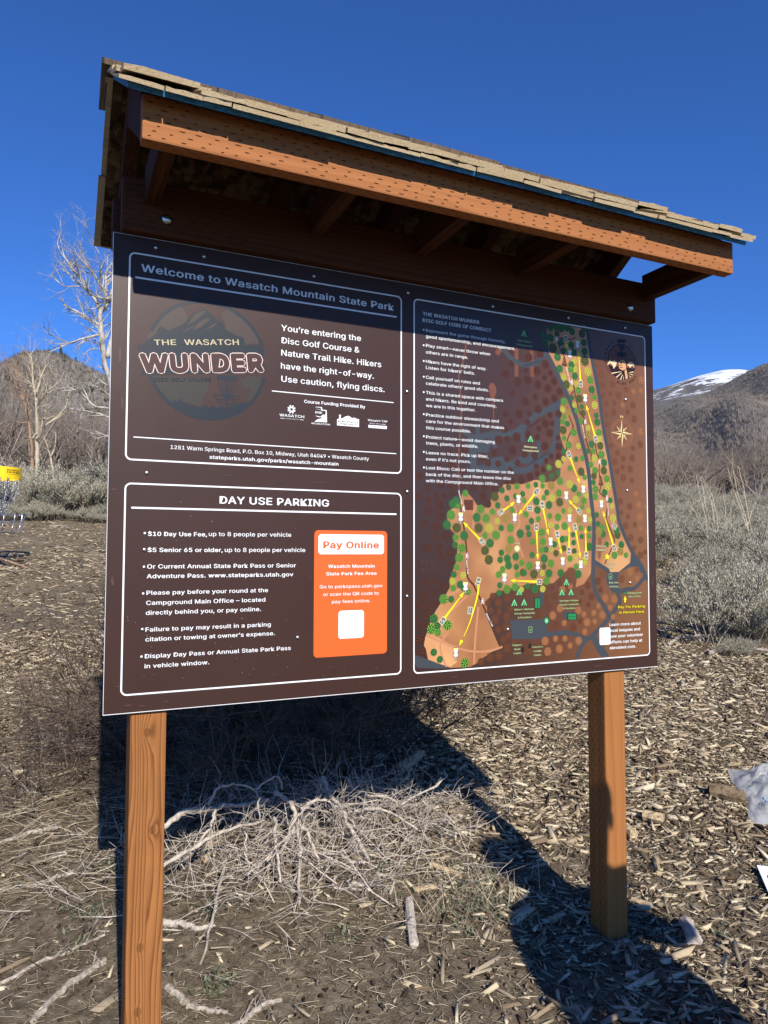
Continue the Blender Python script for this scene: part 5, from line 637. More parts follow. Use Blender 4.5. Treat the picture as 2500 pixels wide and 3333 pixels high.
for i, (x, z) in enumerate(MARKS['basket']):
    def bk(d, k, l):
        mpz.poly([(x-8.6-d, z+15+d), (x+8.6+d, z+15+d), (x+8+d, z+9), (x+4.2+d, z-3), (x+8+d, z-3+d), (x+7.4+d, z-10-d), (x+1.2+d, z-10-d), (x+1.2+d, z-20-d), (x-1.2-d, z-20-d), (x-1.2-d, z-10-d), (x-7.4-d, z-10-d), (x-8-d, z-3+d), (x-4.2-d, z-3), (x-8-d, z+9)], l, k)
    bk(1.6, 'ink', 6.0); bk(.2, 'w', 6.1)
    mpz.poly([(x-8, z+14.6), (x+8, z+14.6), (x+7.4, z+10.4), (x-7.4, z+10.4)], 6.2, 'yel')
    for q in (-5, 5): mpz.line([(x+q, z+9.6), (x+q*.5, z-3)], 1.0, 6.2, 'tag')
    mpz.line([(x-7, z-6.6), (x+7, z-6.6)], 1.0, 6.2, 'tag'); mpz.line([(x, z-10.5), (x, z-20)], 1.0, 6.2, 'ink')
for x, z in MARKS['pbasket']:
    for q in (-7, -2.5, 2.5, 7): mpz.line([(x+q, z+11), (x+q*.5, z-2)], 1.2, 5, 'trail')
    mpz.line([(x-8, z+11), (x+8, z+11)], 1.4, 5, 'trail'); mpz.line([(x-7.5, z-3), (x+7.5, z-3)], 1.3, 5, 'trail'); mpz.line([(x-7, z-8), (x+7, z-8)], 1.3, 5, 'trail'); mpz.line([(x, z-3), (x, z-18)], 1.2, 5, 'trail')
for x, z in MARKS['tent']:
    tri((x, z+15), (x-14, z-11), (x+14, z-11), 5.9, 'ink'); tri((x, z+12.3), (x-11.6, z-9.6), (x+11.6, z-9.6), 6, 'mint'); tri((x, z+5), (x-7, z-9.6), (x+7, z-9.6), 6.1, 'greend'); tri((x, z+4), (x-1.8, z-9.6), (x+1.8, z-9.6), 6.2, 'mint')
for x, z in MARKS['hiker']:
    mpz.circle(x+1.5, z+7.8, 2.0, 6.4, 'w', 8); mpz.line([(x+.6, z+5), (x-.8, z-1.5)], 3.2, 6.4, 'w'); mpz.line([(x-.6, z-1), (x-4.2, z-8.5)], 1.9, 6.41, 'w'); mpz.line([(x-.6, z-1), (x+3.0, z-4), (x+2.4, z-9)], 1.9, 6.42, 'w'); mpz.line([(x+.4, z+4), (x+4.6, z+.5)], 1.5, 6.43, 'w'); mpz.line([(x-.4, z+4), (x-4.4, z+1)], 1.7, 6.44, 'w'); mpz.line([(x+5, z+3), (x+4.4, z-9)], .8, 6.45, 'w')
for x, z in MARKS['bell']:
    mpz.poly([(x-3.4, z+12), (x+3.4, z+12), (x+6, z+5), (x+7.4, z-5), (x+11.5, z-12), (x+8, z-16), (x-8, z-16), (x-11.5, z-12), (x-7.4, z-5), (x-6, z+5)], 6.5, 'belld')
    mpz.poly([(x-2.6, z+11), (x+2, z+11), (x+4, z+5), (x+4.6, z-5), (x+8, z-11.5), (x-9, z-11.5), (x-6, z-5), (x-4.8, z+5)], 6.6, 'bell'); mpz.circle(x, z+14.5, 3, 6.5, 'belld', 10); mpz.circle(x, z-15.5, 2.6, 6.7, 'bell', 8); mpz.line([(x-2.4, z+7), (x-4, z-9)], 1.6, 6.7, 'ring')
for x, z in MARKS['P']:
    mpz.poly(rrect(x-7, z-9, x+7, z+9, 2.5, 3), 6, 'pale'); mpz.poly(rrect(x-6, z-8, x+6, z+8, 2, 3), 6.1, 'greend'); text(ml, 'P', 'mint', x-2.5, z-4.6, x+3, z-4.6, 9.2, .6)
for (x, z), an in zip(MARKS['short'], (0, -35, -97)):
    c_, s_ = math.cos(rad(an)), math.sin(rad(an))
    for w, h, k, l in ((11, 8.6, 'cream', 6), (9.4, 7, 'tag', 6.1)): mpz.poly([(x+a*c_-b2*s_, z+a*s_+b2*c_) for a, b2 in ((-w,-h),(w,-h),(w,h),(-w,h))], l, k)
    text(ml, 'Short', 'w', x-7.6*c_+2.6*s_, z-7.6*s_-2.6*c_, x+7.6*c_+2.6*s_, z+7.6*s_-2.6*c_, 5.4, .6)
x, z = MARKS['star'][0]
for R_, k, l in ((15.8, 'ink', 6.2), (14, 'yel', 6.3)):
    mpz.poly([(x+(R_ if i % 2 == 0 else R_*.42)*math.sin(math.pi*i/5), z+(R_ if i % 2 == 0 else R_*.42)*math.cos(math.pi*i/5)) for i in range(10)], l, k)
x, z = MARKS['yurt'][0]; mpz.circle(x, z, 10.5, 5, 'ring', 20); mpz.circle(x, z, 10, 5.1, 'pale', 20); mpz.circle(x, z, 3, 5.2, 'cream', 12)
x, z = MARKS['diamond'][0]
for R_, k, l in ((14.5, 'ink', 6.2), (13, 'green', 6.3)): mpz.poly([(x, z+R_*1.1), (x-R_, z), (x, z-R_*1.1), (x+R_, z)], l, k)
for q in (-2.4, 2.4): mpz.poly([(x+q-1.3, z+2), (x+q+1.3, z+2), (x+q+1, z-6), (x+q-1, z-6)], 6.5, 'w'); mpz.circle(x+q, z+4.4, 1.4, 6.5, 'w', 8)
mpz.poly(rrect(1568, 89, 1616, 147, 7), 6, 'w')
# compass
cx, cz = 1679.6, 818.8; R_ = 48.6
mpz.ring(cx, cz, R_-.8, R_+.6, 5, 'ring'); mpz.ring(cx, cz, R_*.80, R_*.80+1.1, 5, 'ring')
for i in range(60):
    a = rad(6*i); mpz.line([(cx+R_*.86*math.cos(a), cz+R_*.86*math.sin(a)), (cx+R_*.96*math.cos(a), cz+R_*.96*math.sin(a))], .7, 5, 'ring')
for i in range(8):
    a = rad(45*i); R2 = R_*1.02 if i % 2 == 0 else R_*.70; b_ = R_*.19 if i % 2 == 0 else R_*.17; l = 5.6 if i % 2 == 0 else 5.3
    t_ = (cx+R2*math.cos(a), cz+R2*math.sin(a)); p1 = (cx+b_*math.cos(a+.78), cz+b_*math.sin(a+.78)); p2 = (cx+b_*math.cos(a-.78), cz+b_*math.sin(a-.78))
    mpz.poly([(cx, cz), p1, t_, p2], l, 'lcream2'); mpz.poly([(cx+(p2[0]-cx)*.8+.2, cz+(p2[1]-cz)*.8), (cx, cz), (cx+(t_[0]-cx)*.9, cz+(t_[1]-cz)*.9)], l+.1, 'edark')
mpz.build("course_map")
# league emblem
pe = Print(); ex, ez, er = 1683.5, 1072.3, 63.5
pe.circle(ex, ez, er, 4.0, 'edark', 48); pe.poly([(ex+er*.94*math.cos(rad(-18+216*i/40)), ez+er*.94*math.sin(rad(-18+216*i/40))) for i in range(41)], 4.2, 'bell')
for h in (.25, .52): pe.line([(ex-er*.8, ez+er*(h+.06)), (ex+er*.8, ez+er*(h-.06))], 1.4, 4.3, 'edark')
for k, l, p in POLYS:
    if k in ('eskin', 'edark', 'ecream') : pe.poly(p, l, k)
for k, l, w, p in LINES:
    if k == 'edark': pe.line(p, 2.6, l, k)
pe.ring(ex, ez, er*1.12, er*1.12+1.3, 4, 'edark', 188, 222); pe.ring(ex, ez, er*1.12, er*1.12+1.3, 4, 'edark', -8, 32)
def arc(s, a0, a1, rr_, cap, inward):
    n = len(s)
    for i, ch in enumerate(s):
        if ch == ' ': continue
        a = rad(a0+(a1-a0)*(i+.5)/n); ux, uz = (math.sin(a), -math.cos(a)) if not inward else (-math.sin(a), math.cos(a))
        wd = cap*.62*(.35 if ch == 'I' else 1)
        R0 = rr_ if not inward else rr_+cap
        px_, pz_ = ex+R0*math.cos(a), ez+R0*math.sin(a)
        text(pe, ch, 'edark', px_-ux*wd/2, pz_-uz*wd/2, px_+ux*wd/2, pz_+uz*wd/2, cap, .3)
arc('ELEVATE', 190, 112, er*1.12, 11, False); arc('UT', 62, 38, er*1.12, 11, False); arc('DISC GOLF', 252, 328, er*1.10, 11, True)
flush_text()
for k, p in blocks.items(): p.build(k)
pe.build("league_emblem")
# screws
bm = bmesh.new(); bmesh.ops.create_uvsphere(bm, u_segments=14, v_segments=8, radius=.0052)
for v in bm.verts: v.co = Vector((v.co.x, -v.co.z*.6 if v.co.z > 0 else .001, v.co.y))
bmesh.ops.recalc_face_normals(bm, faces=bm.faces[:])
scr = bpy.data.meshes.new("screw"); bm.to_mesh(scr); bm.free(); scr.polygons.foreach_set('use_smooth', [True]*len(scr.polygons)); scr.materials.append(M_zinc)
for x, z in SCREWS:
    o = bpy.data.objects.new("screw", scr); COL.objects.link(o); o.parent = panel; o.location = (x/1000, -.0022, z/1000)
# ---------------------------------------------------------------- ground, hills, mountain
M_soil = newmat('soil', (.06,.045,.033), .95, .1); g = NG(M_soil)
co = g.coord((1,1,1))
n1 = g.noise(co, 1.3, 8, .65); n2 = g.noise(co, 22, 8, .7); n3 = g.noise(g.coord((.5,2.2,1)), 1.0, 6, .65); n4 = g.noise(co, 140, 4, .7)
soil = g.ramp(n2, [(.3,(.052,.040,.026)),(.5,(.150,.117,.078)),(.72,(.30,.245,.172))])
straw = g.ramp(n4, [(.35,(.09,.068,.042)),(.55,(.28,.218,.138)),(.7,(.48,.395,.265))])
yy = g.sep(g.coord((1,1,1)))[1]
far = g.node('ShaderNodeMapRange'); g.l(yy, far.inputs[0]); far.inputs[1].default_value = 2.0; far.inputs[2].default_value = 6.0; far.inputs[3].default_value = .12; far.inputs[4].default_value = .62
f = g.math('MULTIPLY', g.ramp(n3, [(.36,(0,0,0)),(.6,(1,1,1))]), far.outputs[0])
c = g.mix(f, soil, straw)
vf = g.node('ShaderNodeMapRange'); g.l(yy, vf.inputs[0]); vf.inputs[1].default_value = 16; vf.inputs[2].default_value = 22
c = g.mix(vf.outputs[0], c, g.ramp(n2, [(.35,(.09,.075,.05)),(.65,(.2,.17,.115))]))
g.out(g.mix(g.math('MULTIPLY', g.math('SUBTRACT', n1, .47), .7), c, (.040,.030,.019)))
g.bump(g.math('ADD', n2, g.math('MULTIPLY', n4, .5)), .8, .02)
def axis(lo, hi, a, b, d, gr=1.09):
    v = list(np.arange(a, b, d)); s = d; x = b
    while x < hi: v.append(x); s *= gr; x += s
    v.append(hi); s = d; x = a-d; L = []
    while x > lo: L.append(x); s *= gr; x -= s
    return np.array([lo]+L[::-1]+v)
xs = axis(-70, 120, -1.6, 4.6, .05); ys = axis(-14, 75, -1.2, 4.2, .05)
X, Y = np.meshgrid(xs, ys); Z = gz(X, Y)
# hug the foot of each post and the litter mound under the brush
Z += .035*np.exp(-(((X-.95)/.6)**2+((Y-1.35)/.5)**2))
def gzm(x, y): return gz(x, y) + .035*np.exp(-(((np.asarray(x)-.95)/.6)**2+((np.asarray(y)-1.35)/.5)**2))
ni, nj = X.shape
idx = np.arange(ni*nj).reshape(ni, nj)
F = np.stack([idx[:-1,:-1], idx[:-1,1:], idx[1:,1:], idx[1:,:-1]], -1).reshape(-1, 4)
gro = link("ground", np_mesh("ground", np.stack([X, Y, Z], -1).reshape(-1, 3), F, True), M_soil); tag(gro, kind='structure')

def fbm(x, y, f0, n=5, seed=0):
    rg = np.random.default_rng(seed); out = 0*x; a = 1.0; f = f0
    for k in range(n):
        for q in range(3):
            an, ph = rg.uniform(0, 6.28), rg.uniform(0, 6.28)
            out = out + a/3*np.sin((x*np.cos(an)+y*np.sin(an))*f+ph+1.3*np.sin((x*np.sin(an)-y*np.cos(an))*f*.6+ph*2))
        a *= .5; f *= 1.95
    return out
AZ = np.array([-60,-30,-15,-7,-4.5,-3.2,-2,-.7,.6,1.6,2.8,3.6,5,8,14,22,32,40,44,46,49.5,52.8,57,64,75,100])
CR_ = np.array([.17,.19,.20,.211,.218,.226,.236,.243,.238,.231,.2225,.2175,.21,.20,.18,.165,.155,.16,.172,.181,.202,.229,.252,.27,.28,.25])
def hill_h(az, r):
    """height of the hills: az degrees, r metres from the camera"""
    ce = np.interp(az, AZ, CR_); rc = 215+265*sstep(22, 40, az); r0 = 34.0
    t = np.clip((r-r0)/(rc-r0), 0, 2)
    hc = ce*rc+.41
    base = -1.2+.075*r0
    x = r*np.sin(np.radians(az)); y = r*np.cos(np.radians(az))
    prof = np.where(t <= 1, t**1.12, 1-.9*(t-1))
    gul = fbm(x, y, .035, 5, 3)*(1.5+3.5*np.clip(t, 0, 1))*np.clip(t*3, 0, 1)*(1-.75*np.clip(1-np.abs(t-1)*8, 0, 1))*(1+.1*sstep(22, 40, az))
    # long spurs running down the right-hand slope
    spur = np.sin(np.radians(az)*55+r*.018)*4.0*np.clip(t*2, 0, 1)*np.clip(1.15-t, 0, 1)*sstep(30, 42, az)
    return base+(hc-base)*prof+gul+spur
M_hill = newmat('brushy_hillside', (.14,.115,.09), .95, .03); g = NG(M_hill)
co = g.coord((1,1,1)); n1 = g.noise(co, .045, 9, .72); n2 = g.noise(g.coord((.22,.22,.13)), 1, 10, .8); n3 = g.noise(co, 1.4, 5, .7)
n2 = g.math('ADD', g.math('MULTIPLY', n2, .55), g.math('MULTIPLY', g.noise(co, .5, 5, .8), .55)); c = g.ramp(n2, [(.44,(.075,.066,.06)),(.53,(.15,.132,.118)),(.62,(.23,.204,.178)),(.74,(.31,.275,.235))])
c = g.mix(g.math('MULTIPLY', g.ramp(n1, [(.4,(0,0,0)),(.62,(1,1,1))]), .45), c, (.24,.205,.16))
g.out(g.mix(g.math('MULTIPLY', n3, .3), c, (.13,.108,.09))); g.bump(n2, .6, 1.0)
def polar(name, az, rr, hf, mat, kind='structure'):
    A, R_ = np.meshgrid(az, rr); x = CAM.x+R_*np.sin(np.radians(A)); y = CAM.y+R_*np.cos(np.radians(A)); z = hf(A, R_)
    n, m_ = A.shape; idx = np.arange(n*m_).reshape(n, m_)
    F = np.stack([idx[:-1,:-1], idx[:-1,1:], idx[1:,1:], idx[1:,:-1]], -1).reshape(-1, 4)
    return tag(link(name, np_mesh(name, np.stack([x, y, z], -1).reshape(-1, 3), F, True), mat), kind=kind)
azs = np.concatenate([np.arange(-60, -9, 2.0), np.arange(-9, 9, .14), np.arange(9, 36, .9), np.arange(36, 64, .16), np.arange(64, 100, 2.0)])
rrs = np.concatenate([np.arange(30, 120, 2.2), np.arange(120, 260, 3.0), np.arange(260, 640, 7.0)])
polar("hillside", azs, rrs, hill_h, M_hill)
M_snow = newmat('snowy_mountain_face', (.2,.2,.2), .9, .05); g = NG(M_snow)
co = g.coord((1,1,1)); o = g.sep(co); n1 = g.noise(g.coord((.006,.006,.02)), 1, 8, .7); n2 = g.noise(g.coord((.02,.02,.05)), 1, 8, .75); n4 = g.noise(g.coord((.0015,.0015,.016)), 1, 5, .6)
lv = g.math('MULTIPLY', g.math('SUBTRACT', o[2], 428), 1/80)
sn = g.math('ADD', lv, g.math('ADD', g.math('MULTIPLY', g.math('SUBTRACT', n1, .5), 3.0), g.math('MULTIPLY', g.math('SUBTRACT', n4, .5), 5.0)))
sn = g.math('ADD', sn, g.math('MULTIPLY', g.math('SUBTRACT', n2, .5), 6.5))
mk = g.ramp(sn, [(.40,(0,0,0)),(.56,(1,1,1))])
rock = g.ramp(n2, [(.35,(.085,.08,.08)),(.65,(.20,.185,.17))])
g.out(g.mix(mk, rock, (.66,.68,.71))); g.bump(n2, .8, 6)
SA = np.array([20,34,40,43.5,45.2,47,48.6,50.3,51.2,52.4,54,60,80]); SE = np.array([.12,.16,.178,.194,.206,.2145,.2225,.2275,.2265,.222,.212,.18,.12])
def snow_h(az, r):
    ce = np.interp(az, SA, SE); rc = 2500.; t = (r-900)/(rc-900)
    x = r*np.sin(np.radians(az)); y = r*np.cos(np.radians(az))
    return 60+(ce*rc-60)*np.where(t <= 1, t, 1-.8*(t-1))+fbm(x, y, .006, 6, 9)*26*np.clip(t, 0, 1)*(1-.85*np.clip(1-np.abs(t-1)*5, 0, 1))
polar("snowy_mountain", np.arange(18, 82, .35), np.concatenate([np.arange(900, 2300, 40), np.arange(2300, 2620, 16), np.arange(2640, 3400, 80)]), snow_h, M_snow)

# ---------------------------------------------------------------- fast batches of small pieces
def rotm(yaw, pitch, roll):
    cy, sy, cp, sp, cr, sr = np.cos(yaw), np.sin(yaw), np.cos(pitch), np.sin(pitch), np.cos(roll), np.sin(roll)
    R_ = np.empty(yaw.shape+(3, 3))
    R_[...,0,0] = cy*cp; R_[...,0,1] = cy*sp*sr-sy*cr; R_[...,0,2] = cy*sp*cr+sy*sr
    R_[...,1,0] = sy*cp; R_[...,1,1] = sy*sp*sr+cy*cr; R_[...,1,2] = sy*sp*cr-cy*sr
    R_[...,2,0] = -sp; R_[...,2,1] = cp*sr; R_[...,2,2] = cp*cr
    return R_
BOXF = np.array([(0,3,2,1),(4,5,6,7),(0,1,5,4),(1,2,6,5),(2,3,7,6),(3,0,4,7)])
def chips(x, y, L, Wd, T, lift=0.0, tilt=.22):
    n = len(x)
    base = np.array([(-.5,-.5,-.5),(.5,-.5,-.5),(.5,.5,-.5),(-.5,.5,-.5),(-.5,-.5,.5),(.5,-.5,.5),(.5,.5,.5),(-.5,.5,.5)])
    V = np.repeat(base[None], n, 0)
    sh = nr.uniform(-.28, .28, (n, 4)); V[:, :4, 0] += sh*np.sign(base[:4, 0])*.7; V[:, 4:, 0] += sh*np.sign(base[:4, 0])*.7
    V[:, :4, 1] *= nr.uniform(.45, 1.15, (n, 4)); V[:, 4:, 1] = V[:, :4, 1]*nr.uniform(.5, 1.0, (n, 4))
    V[:, :, 2] *= nr.uniform(.5, 1.1, (n, 8))
    V *= np.stack([L, Wd, T], -1)[:, None, :]
    R_ = rotm(nr.uniform(0, 6.28, n), nr.normal(0, tilt, n), nr.normal(0, tilt*1.6, n))
    V = np.einsum('nij,nkj->nki', R_, V)
    z = gzm(x, y)+T*.35+lift+np.abs(nr.normal(0, .004, n))
    V += np.stack([x, y, z], -1)[:, None, :]
    F = (np.arange(n)*8)[:, None, None]+BOXF[None]
    return V.reshape(-1, 3), F.reshape(-1, 4)
def merge(parts):
    Vs, Fs, o = [], [], 0
    for v, f in parts: Vs.append(v); Fs.append(f+o); o += len(v)
    return np.concatenate(Vs), np.concatenate(Fs)
def scatter(n, x0, x1, y0, y1, pf):
    x = nr.uniform(x0, x1, n); y = nr.uniform(y0, y1, n); k = nr.uniform(0, 1, n) < pf(x, y); return x[k], y[k]
def patch(x, y, f, s): return np.clip(.5+.5*fbm(x, y, f, 3, s), 0, 1)
def chipP(x, y):
    p = sstep(.85, 1.7, x-.25*(y-.3)+.15*fbm(x, y, 3, 2, 4))
    p = np.maximum(p, sstep(1.6, 2.6, y)*.75*sstep(.9, -.1, x))
    p = np.maximum(p, sstep(2.6, 3.6, y)*.85)
    bare = np.exp(-(((x-1.75)/.35)**2+((y-.42)/.22)**2))+.8*np.exp(-(((x-2.3)/.4)**2+((y-.05)/.25)**2))+.7*np.exp(-(((x-1.3)/.4)**2+((y+.1)/.25)**2))
    p = np.clip(p*(1-.85*np.clip(bare, 0, 1)), 0, 1)
    p = p*(.45+.75*patch(x, y, 1.7, 6)); return np.clip(p+.05, 0, 1)
def farP(x, y): return np.clip((.25+.75*patch(x*.4, y, 1.2, 8))*sstep(15.5, 9, y), 0, 1)
M_chip = newmat('wood_chip', (.35,.27,.17), .9, .1); g = NG(M_chip); isl = g.island()
c = g.ramp(isl, [(0,(.05,.034,.022)),(.18,(.13,.09,.058)),(.38,(.26,.195,.122)),(.54,(.36,.295,.21)),(.7,(.49,.39,.245)),(.87,(.60,.50,.335)),(1,(.70,.61,.44))])
nn = g.noise(g.coord((90,90,90)), 1, 5, .7); g.out(g.mix(g.math('MULTIPLY', nn, .42), c, (.12,.088,.06))); g.bump(nn, .5, .003)
pr = []
x, y = scatter(66000, .4, 5.8, -.8, 4.6, chipP); n = len(x); L = nr.gamma(3, .0102, n)+.009; pr.append(chips(x, y, L, L*nr.uniform(.14, .34, n), nr.uniform(.003, .009, n)))
x, y = scatter(16000, -1.2, 1.2, .3, 4.6, chipP); n = len(x); L = nr.gamma(4, .0085, n)+.012; pr.append(chips(x, y, L, L*nr.uniform(.14, .32, n), nr.uniform(.003, .008, n)))
x, y = scatter(42000, -2.4, 10.5, 4.3, 15.5, farP); n = len(x); L = nr.gamma(4, .013, n)+.02; pr.append(chips(x, y, L, L*nr.uniform(.14, .3, n), nr.uniform(.004, .012, n)))
x, y = scatter(60000, -.6, 4.8, -.8, 4.0, chipP); n = len(x); L = nr.gamma(3, .004, n)+.005; fines = chips(x, y, L, L*nr.uniform(.25, .6, n), nr.uniform(.002, .004, n), 0, .4)
x, y = scatter(4200, -1.0, 5.5, -.6, 4.6, chipP); n = len(x); L = nr.uniform(.05, .13, n); pr.append(chips(x, y, L, L*nr.uniform(.12, .3, n), nr.uniform(.006, .016, n)))
V, F = merge(pr)
tag(link("wood_chip_mulch", np_mesh("wood_chip_mulch", V, F), M_chip), "pale shredded wood chips spread over the dark soil around the kiosk posts", "wood chips", kind='stuff')
M_fines = newmat('bark_fines', (.1,.07,.05), .95, .05); g = NG(M_fines); g.out(g.ramp(g.island(), [(0,(.03,.021,.015)),(.55,(.10,.072,.05)),(.85,(.22,.17,.12)),(1,(.42,.35,.25))]))
tag(link('bark_fines', np_mesh('bark_fines', *fines), M_fines), 'dark crumbly bark bits mixed in between the wood chips', 'bark bits', kind='stuff')
# fine straw and twig litter: bent three-sided slivers
def slivers(x, y, L, r_, lift, tilt=.12, bend=.12):
    n = len(x); t = np.array([-.5, 0, .5]); V = np.zeros((n, 3, 3, 3))
    for i in range(3):
        for j in range(3):
            a = 2*np.pi*j/3; V[:, i, j, 0] = t[i]*L; V[:, i, j, 1] = np.cos(a)*r_*(1 if i == 1 else .6); V[:, i, j, 2] = np.sin(a)*r_*(1 if i == 1 else .6)
    bd = nr.normal(0, bend, n)*L; V[:, 1, :, 1] += bd[:, None]; V[:, 1, :, 2] += (np.abs(nr.normal(0, bend*.4, n))*L)[:, None]
    V = V.reshape(n, 9, 3); R_ = rotm(nr.uniform(0, 6.28, n), nr.normal(0, tilt, n), nr.uniform(0, .4, n)); V = np.einsum('nij,nkj->nki', R_, V)
    V += np.stack([x, y, gzm(x, y)+r_+lift], -1)[:, None, :]
    f = np.array([(i*3+j, i*3+(j+1) % 3, i*3+3+(j+1) % 3, i*3+3+j) for i in range(2) for j in range(3)])
    return V.reshape(-1, 3), ((np.arange(n)*9)[:, None, None]+f[None]).reshape(-1, 4)
M_straw = newmat('dry_straw', (.4,.33,.22), .9, .08); g = NG(M_straw); isl = g.island()
g.out(g.ramp(isl, [(0,(.09,.066,.043)),(.3,(.22,.172,.115)),(.6,(.42,.345,.235)),(1,(.66,.565,.40))]))
pr = []
x, y = scatter(80000, -.9, 4.6, -.8, 3.4, lambda a, b2: .12+.88*patch(a, b2, 2.6, 12)**1.5); n = len(x); pr.append(slivers(x, y, nr.gamma(2.2, .014, n)+.008, nr.uniform(.0005, .0014, n), np.abs(nr.normal(0, .006, n))))
x, y = scatter(7000, -.8, .9, .9, 3.4, lambda a, b2: .35+.65*patch(a, b2, 2.0, 13)); n = len(x); pr.append(slivers(x, y, nr.gamma(2.5, .035, n)+.02, nr.uniform(.0007, .0019, n), np.abs(nr.normal(0, .02, n)), .2))
V, F = merge(pr)
tag(link("straw_litter", np_mesh("straw_litter", V, F), M_straw), "fine dry straw and twig litter lying on the soil in front of the kiosk", "litter", kind='stuff')
# small soil crumbs
x, y = scatter(9000, -.7, 3.0, -.8, 1.6, lambda a, b2: .3+.7*patch(a, b2, 3.1, 15)); n = len(x); L = nr.gamma(2, .0022, n)+.002
V, F = chips(x, y, L, L*nr.uniform(.6, 1, n), L*nr.uniform(.5, .9, n), 0, .6)
M_crumb = newmat('soil_crumb', (.07,.052,.038), .95, .05); g = NG(M_crumb); g.out(g.ramp(g.island(), [(0,(.03,.022,.016)),(.7,(.09,.068,.05)),(1,(.19,.16,.13))]))
tag(link("soil_crumbs", np_mesh("soil_crumbs", V, F), M_crumb), "small dark crumbs of soil and grit on the bare ground", "soil", kind='stuff')

# ---------------------------------------------------------------- branching plants
def wander(p, d, L, n, w, up, rg):
    pts = [Vector(p)]; d = Vector(d).normalized()
    for i in range(n):
        d = (d+Vector((rg.gauss(0, w), rg.gauss(0, w), rg.gauss(0, w)+up))).normalized(); pts.append(pts[-1]+d*(L/n))
    return pts, d
def grow(mb, p, d, L, r, lev, rg, kids=(4, 6), w=.16, up=.03, spread=.75, ratio=.55, sides=(5, 4, 3, 3), taper=.35, nseg=4, start=.25):
    pts, _ = wander(p, d, L, nseg, w, up, rg)
    mb.tube(pts, [r*(1-(1-taper)*i/(len(pts)-1)) for i in range(len(pts))], sides[min(len(sides)-1, max(0, 3-lev))], cap=False)
    if lev <= 0: return
    branch_from(mb, pts, r, r*taper, L*ratio, lev-1, rg, rg.randint(*kids), start, kids, w, up, spread, ratio, sides, taper, nseg)
def branch_from(mb, pts, r0, r1, L, lev, rg, n, start=.25, kids=(3, 5), w=.16, up=.03, spread=.75, ratio=.55, sides=(5, 4, 3, 3), taper=.35, nseg=4):
    for i in range(n):
        t = start+(1-start)*(i+rg.random())/n; q = t*(len(pts)-1); k = min(int(q), len(pts)-2); fr = q-k
        a, b2 = Vector(pts[k]), Vector(pts[k+1]); p = a.lerp(b2, fr); d = (b2-a).normalized()
        s = Vector((rg.gauss(0, 1), rg.gauss(0, 1), rg.gauss(0, 1))); s = (s-d*s.dot(d)).normalized()
        grow(mb, p, d+s*spread*rg.uniform(.7, 1.4)+Vector((0, 0, up*2)), L*rg.uniform(.6, 1.2), max((r0+(r1-r0)*t)*.6, .0012), lev, rg, kids, w, up, spread, ratio, sides, taper, nseg, .2)
def bark(name, stops, sc=(6,6,2), bump=.3):
    x = newmat(name, stops[0][1], .9, .08); g = NG(x); n = g.noise(g.coord(sc), 1, 6, .7); g.out(g.ramp(n, stops)); return x
M_cotton = bark('pale_cottonwood_bark', [(.34,(.07,.06,.05)),(.45,(.30,.27,.23)),(.62,(.52,.48,.42))], (5,5,2.2))
M_aspen = bark('cream_bark', [(.3,(.22,.175,.12)),(.5,(.42,.35,.25)),(.7,(.55,.47,.36))])
M_red = bark('russet_bark', [(.35,(.19,.115,.075)),(.6,(.36,.24,.16))])
M_thick = newmat('bare_oak_twigs', (.14,.11,.09), .95, .03); g = NG(M_thick); g.out(g.mix(g.noise(g.coord((.25,.25,.25)), 1, 4, .6), (.15,.118,.095), (.34,.285,.23)))
M_darkstem = newmat('dark_shrub_stem', (.12,.085,.065), .9, .08); g = NG(M_darkstem); g.out(g.mix(g.island(), (.045,.032,.025), (.17,.125,.095)))
M_deadwood = newmat('bleached_deadwood', (.45,.39,.32), .9, .08); g = NG(M_deadwood)
n = g.noise(g.coord((60,60,60)), 1, 6, .7); c = g.ramp(n, [(.3,(.18,.15,.12)),(.48,(.48,.42,.345)),(.7,(.70,.63,.54))]); g.out(g.mix(g.math('MULTIPLY', g.island(), .5), c, (.24,.18,.14))); g.bump(n, .5, .003)
def tree(name, limbs, mat, label, cat, rg, twigs, lvl, base_ext=True, twig_len=.7, up=.03, spread=.75, kids=(3, 5), tmat=None, group=None, rs=1.0):
    p0 = limbs[0][2][0]; zb = gzf(p0[0], p0[1])
    root = empty(name, (p0[0], p0[1], zb)); tag(root, label, cat, group)
    mt = MB(); ml_ = MB()
    for i, (r0, r1, pts) in enumerate(limbs):
        pts = [Vector(p) for p in pts]
        if i == 0: pts = [Vector((p0[0]+.02, p0[1], zb-.1))]+pts
        q = [];  # smooth the measured polyline
        for j in range(len(pts)-1):
            a, b2 = pts[j], pts[j+1]; pa = pts[max(j-1, 0)]; pb_ = pts[min(j+2, len(pts)-1)]
            for t in (0, .25, .5, .75):
                q.append(.5*(2*a+(b2-pa)*t+(2*pa-5*a+4*b2-pb_)*t*t+(3*a-pa-3*b2+pb_)*t**3)+Vector((rg.gauss(0, 1), rg.gauss(0, 1), rg.gauss(0, 1)))*.012*(b2-a).length)
        q.append(pts[-1])
        n = len(q); rr_ = [rs*(r0+(r1-r0)*k/(n-1)) for k in range(n)]
        (mt if i == 0 else ml_).tube(q, rr_, 8 if r0 > .05 else 6)
        ln = sum((q[k+1]-q[k]).length for k in range(n-1))
        if twigs: branch_from(ml_, q, min(r0, .035), min(r1, .02), twig_len*min(1, .35+ln*.4), lvl, rg, int(twigs*ln)+2, .45 if i == 0 else .12, kids, .2, up, spread, .55, (5, 4, 3, 3))
    for mb, nm in ((mt, "trunk"), (ml_, "branches")):
        o = mb.build(nm, mat if nm == 'trunk' or tmat is None else tmat, root, True); o.location = -root.location
    return root
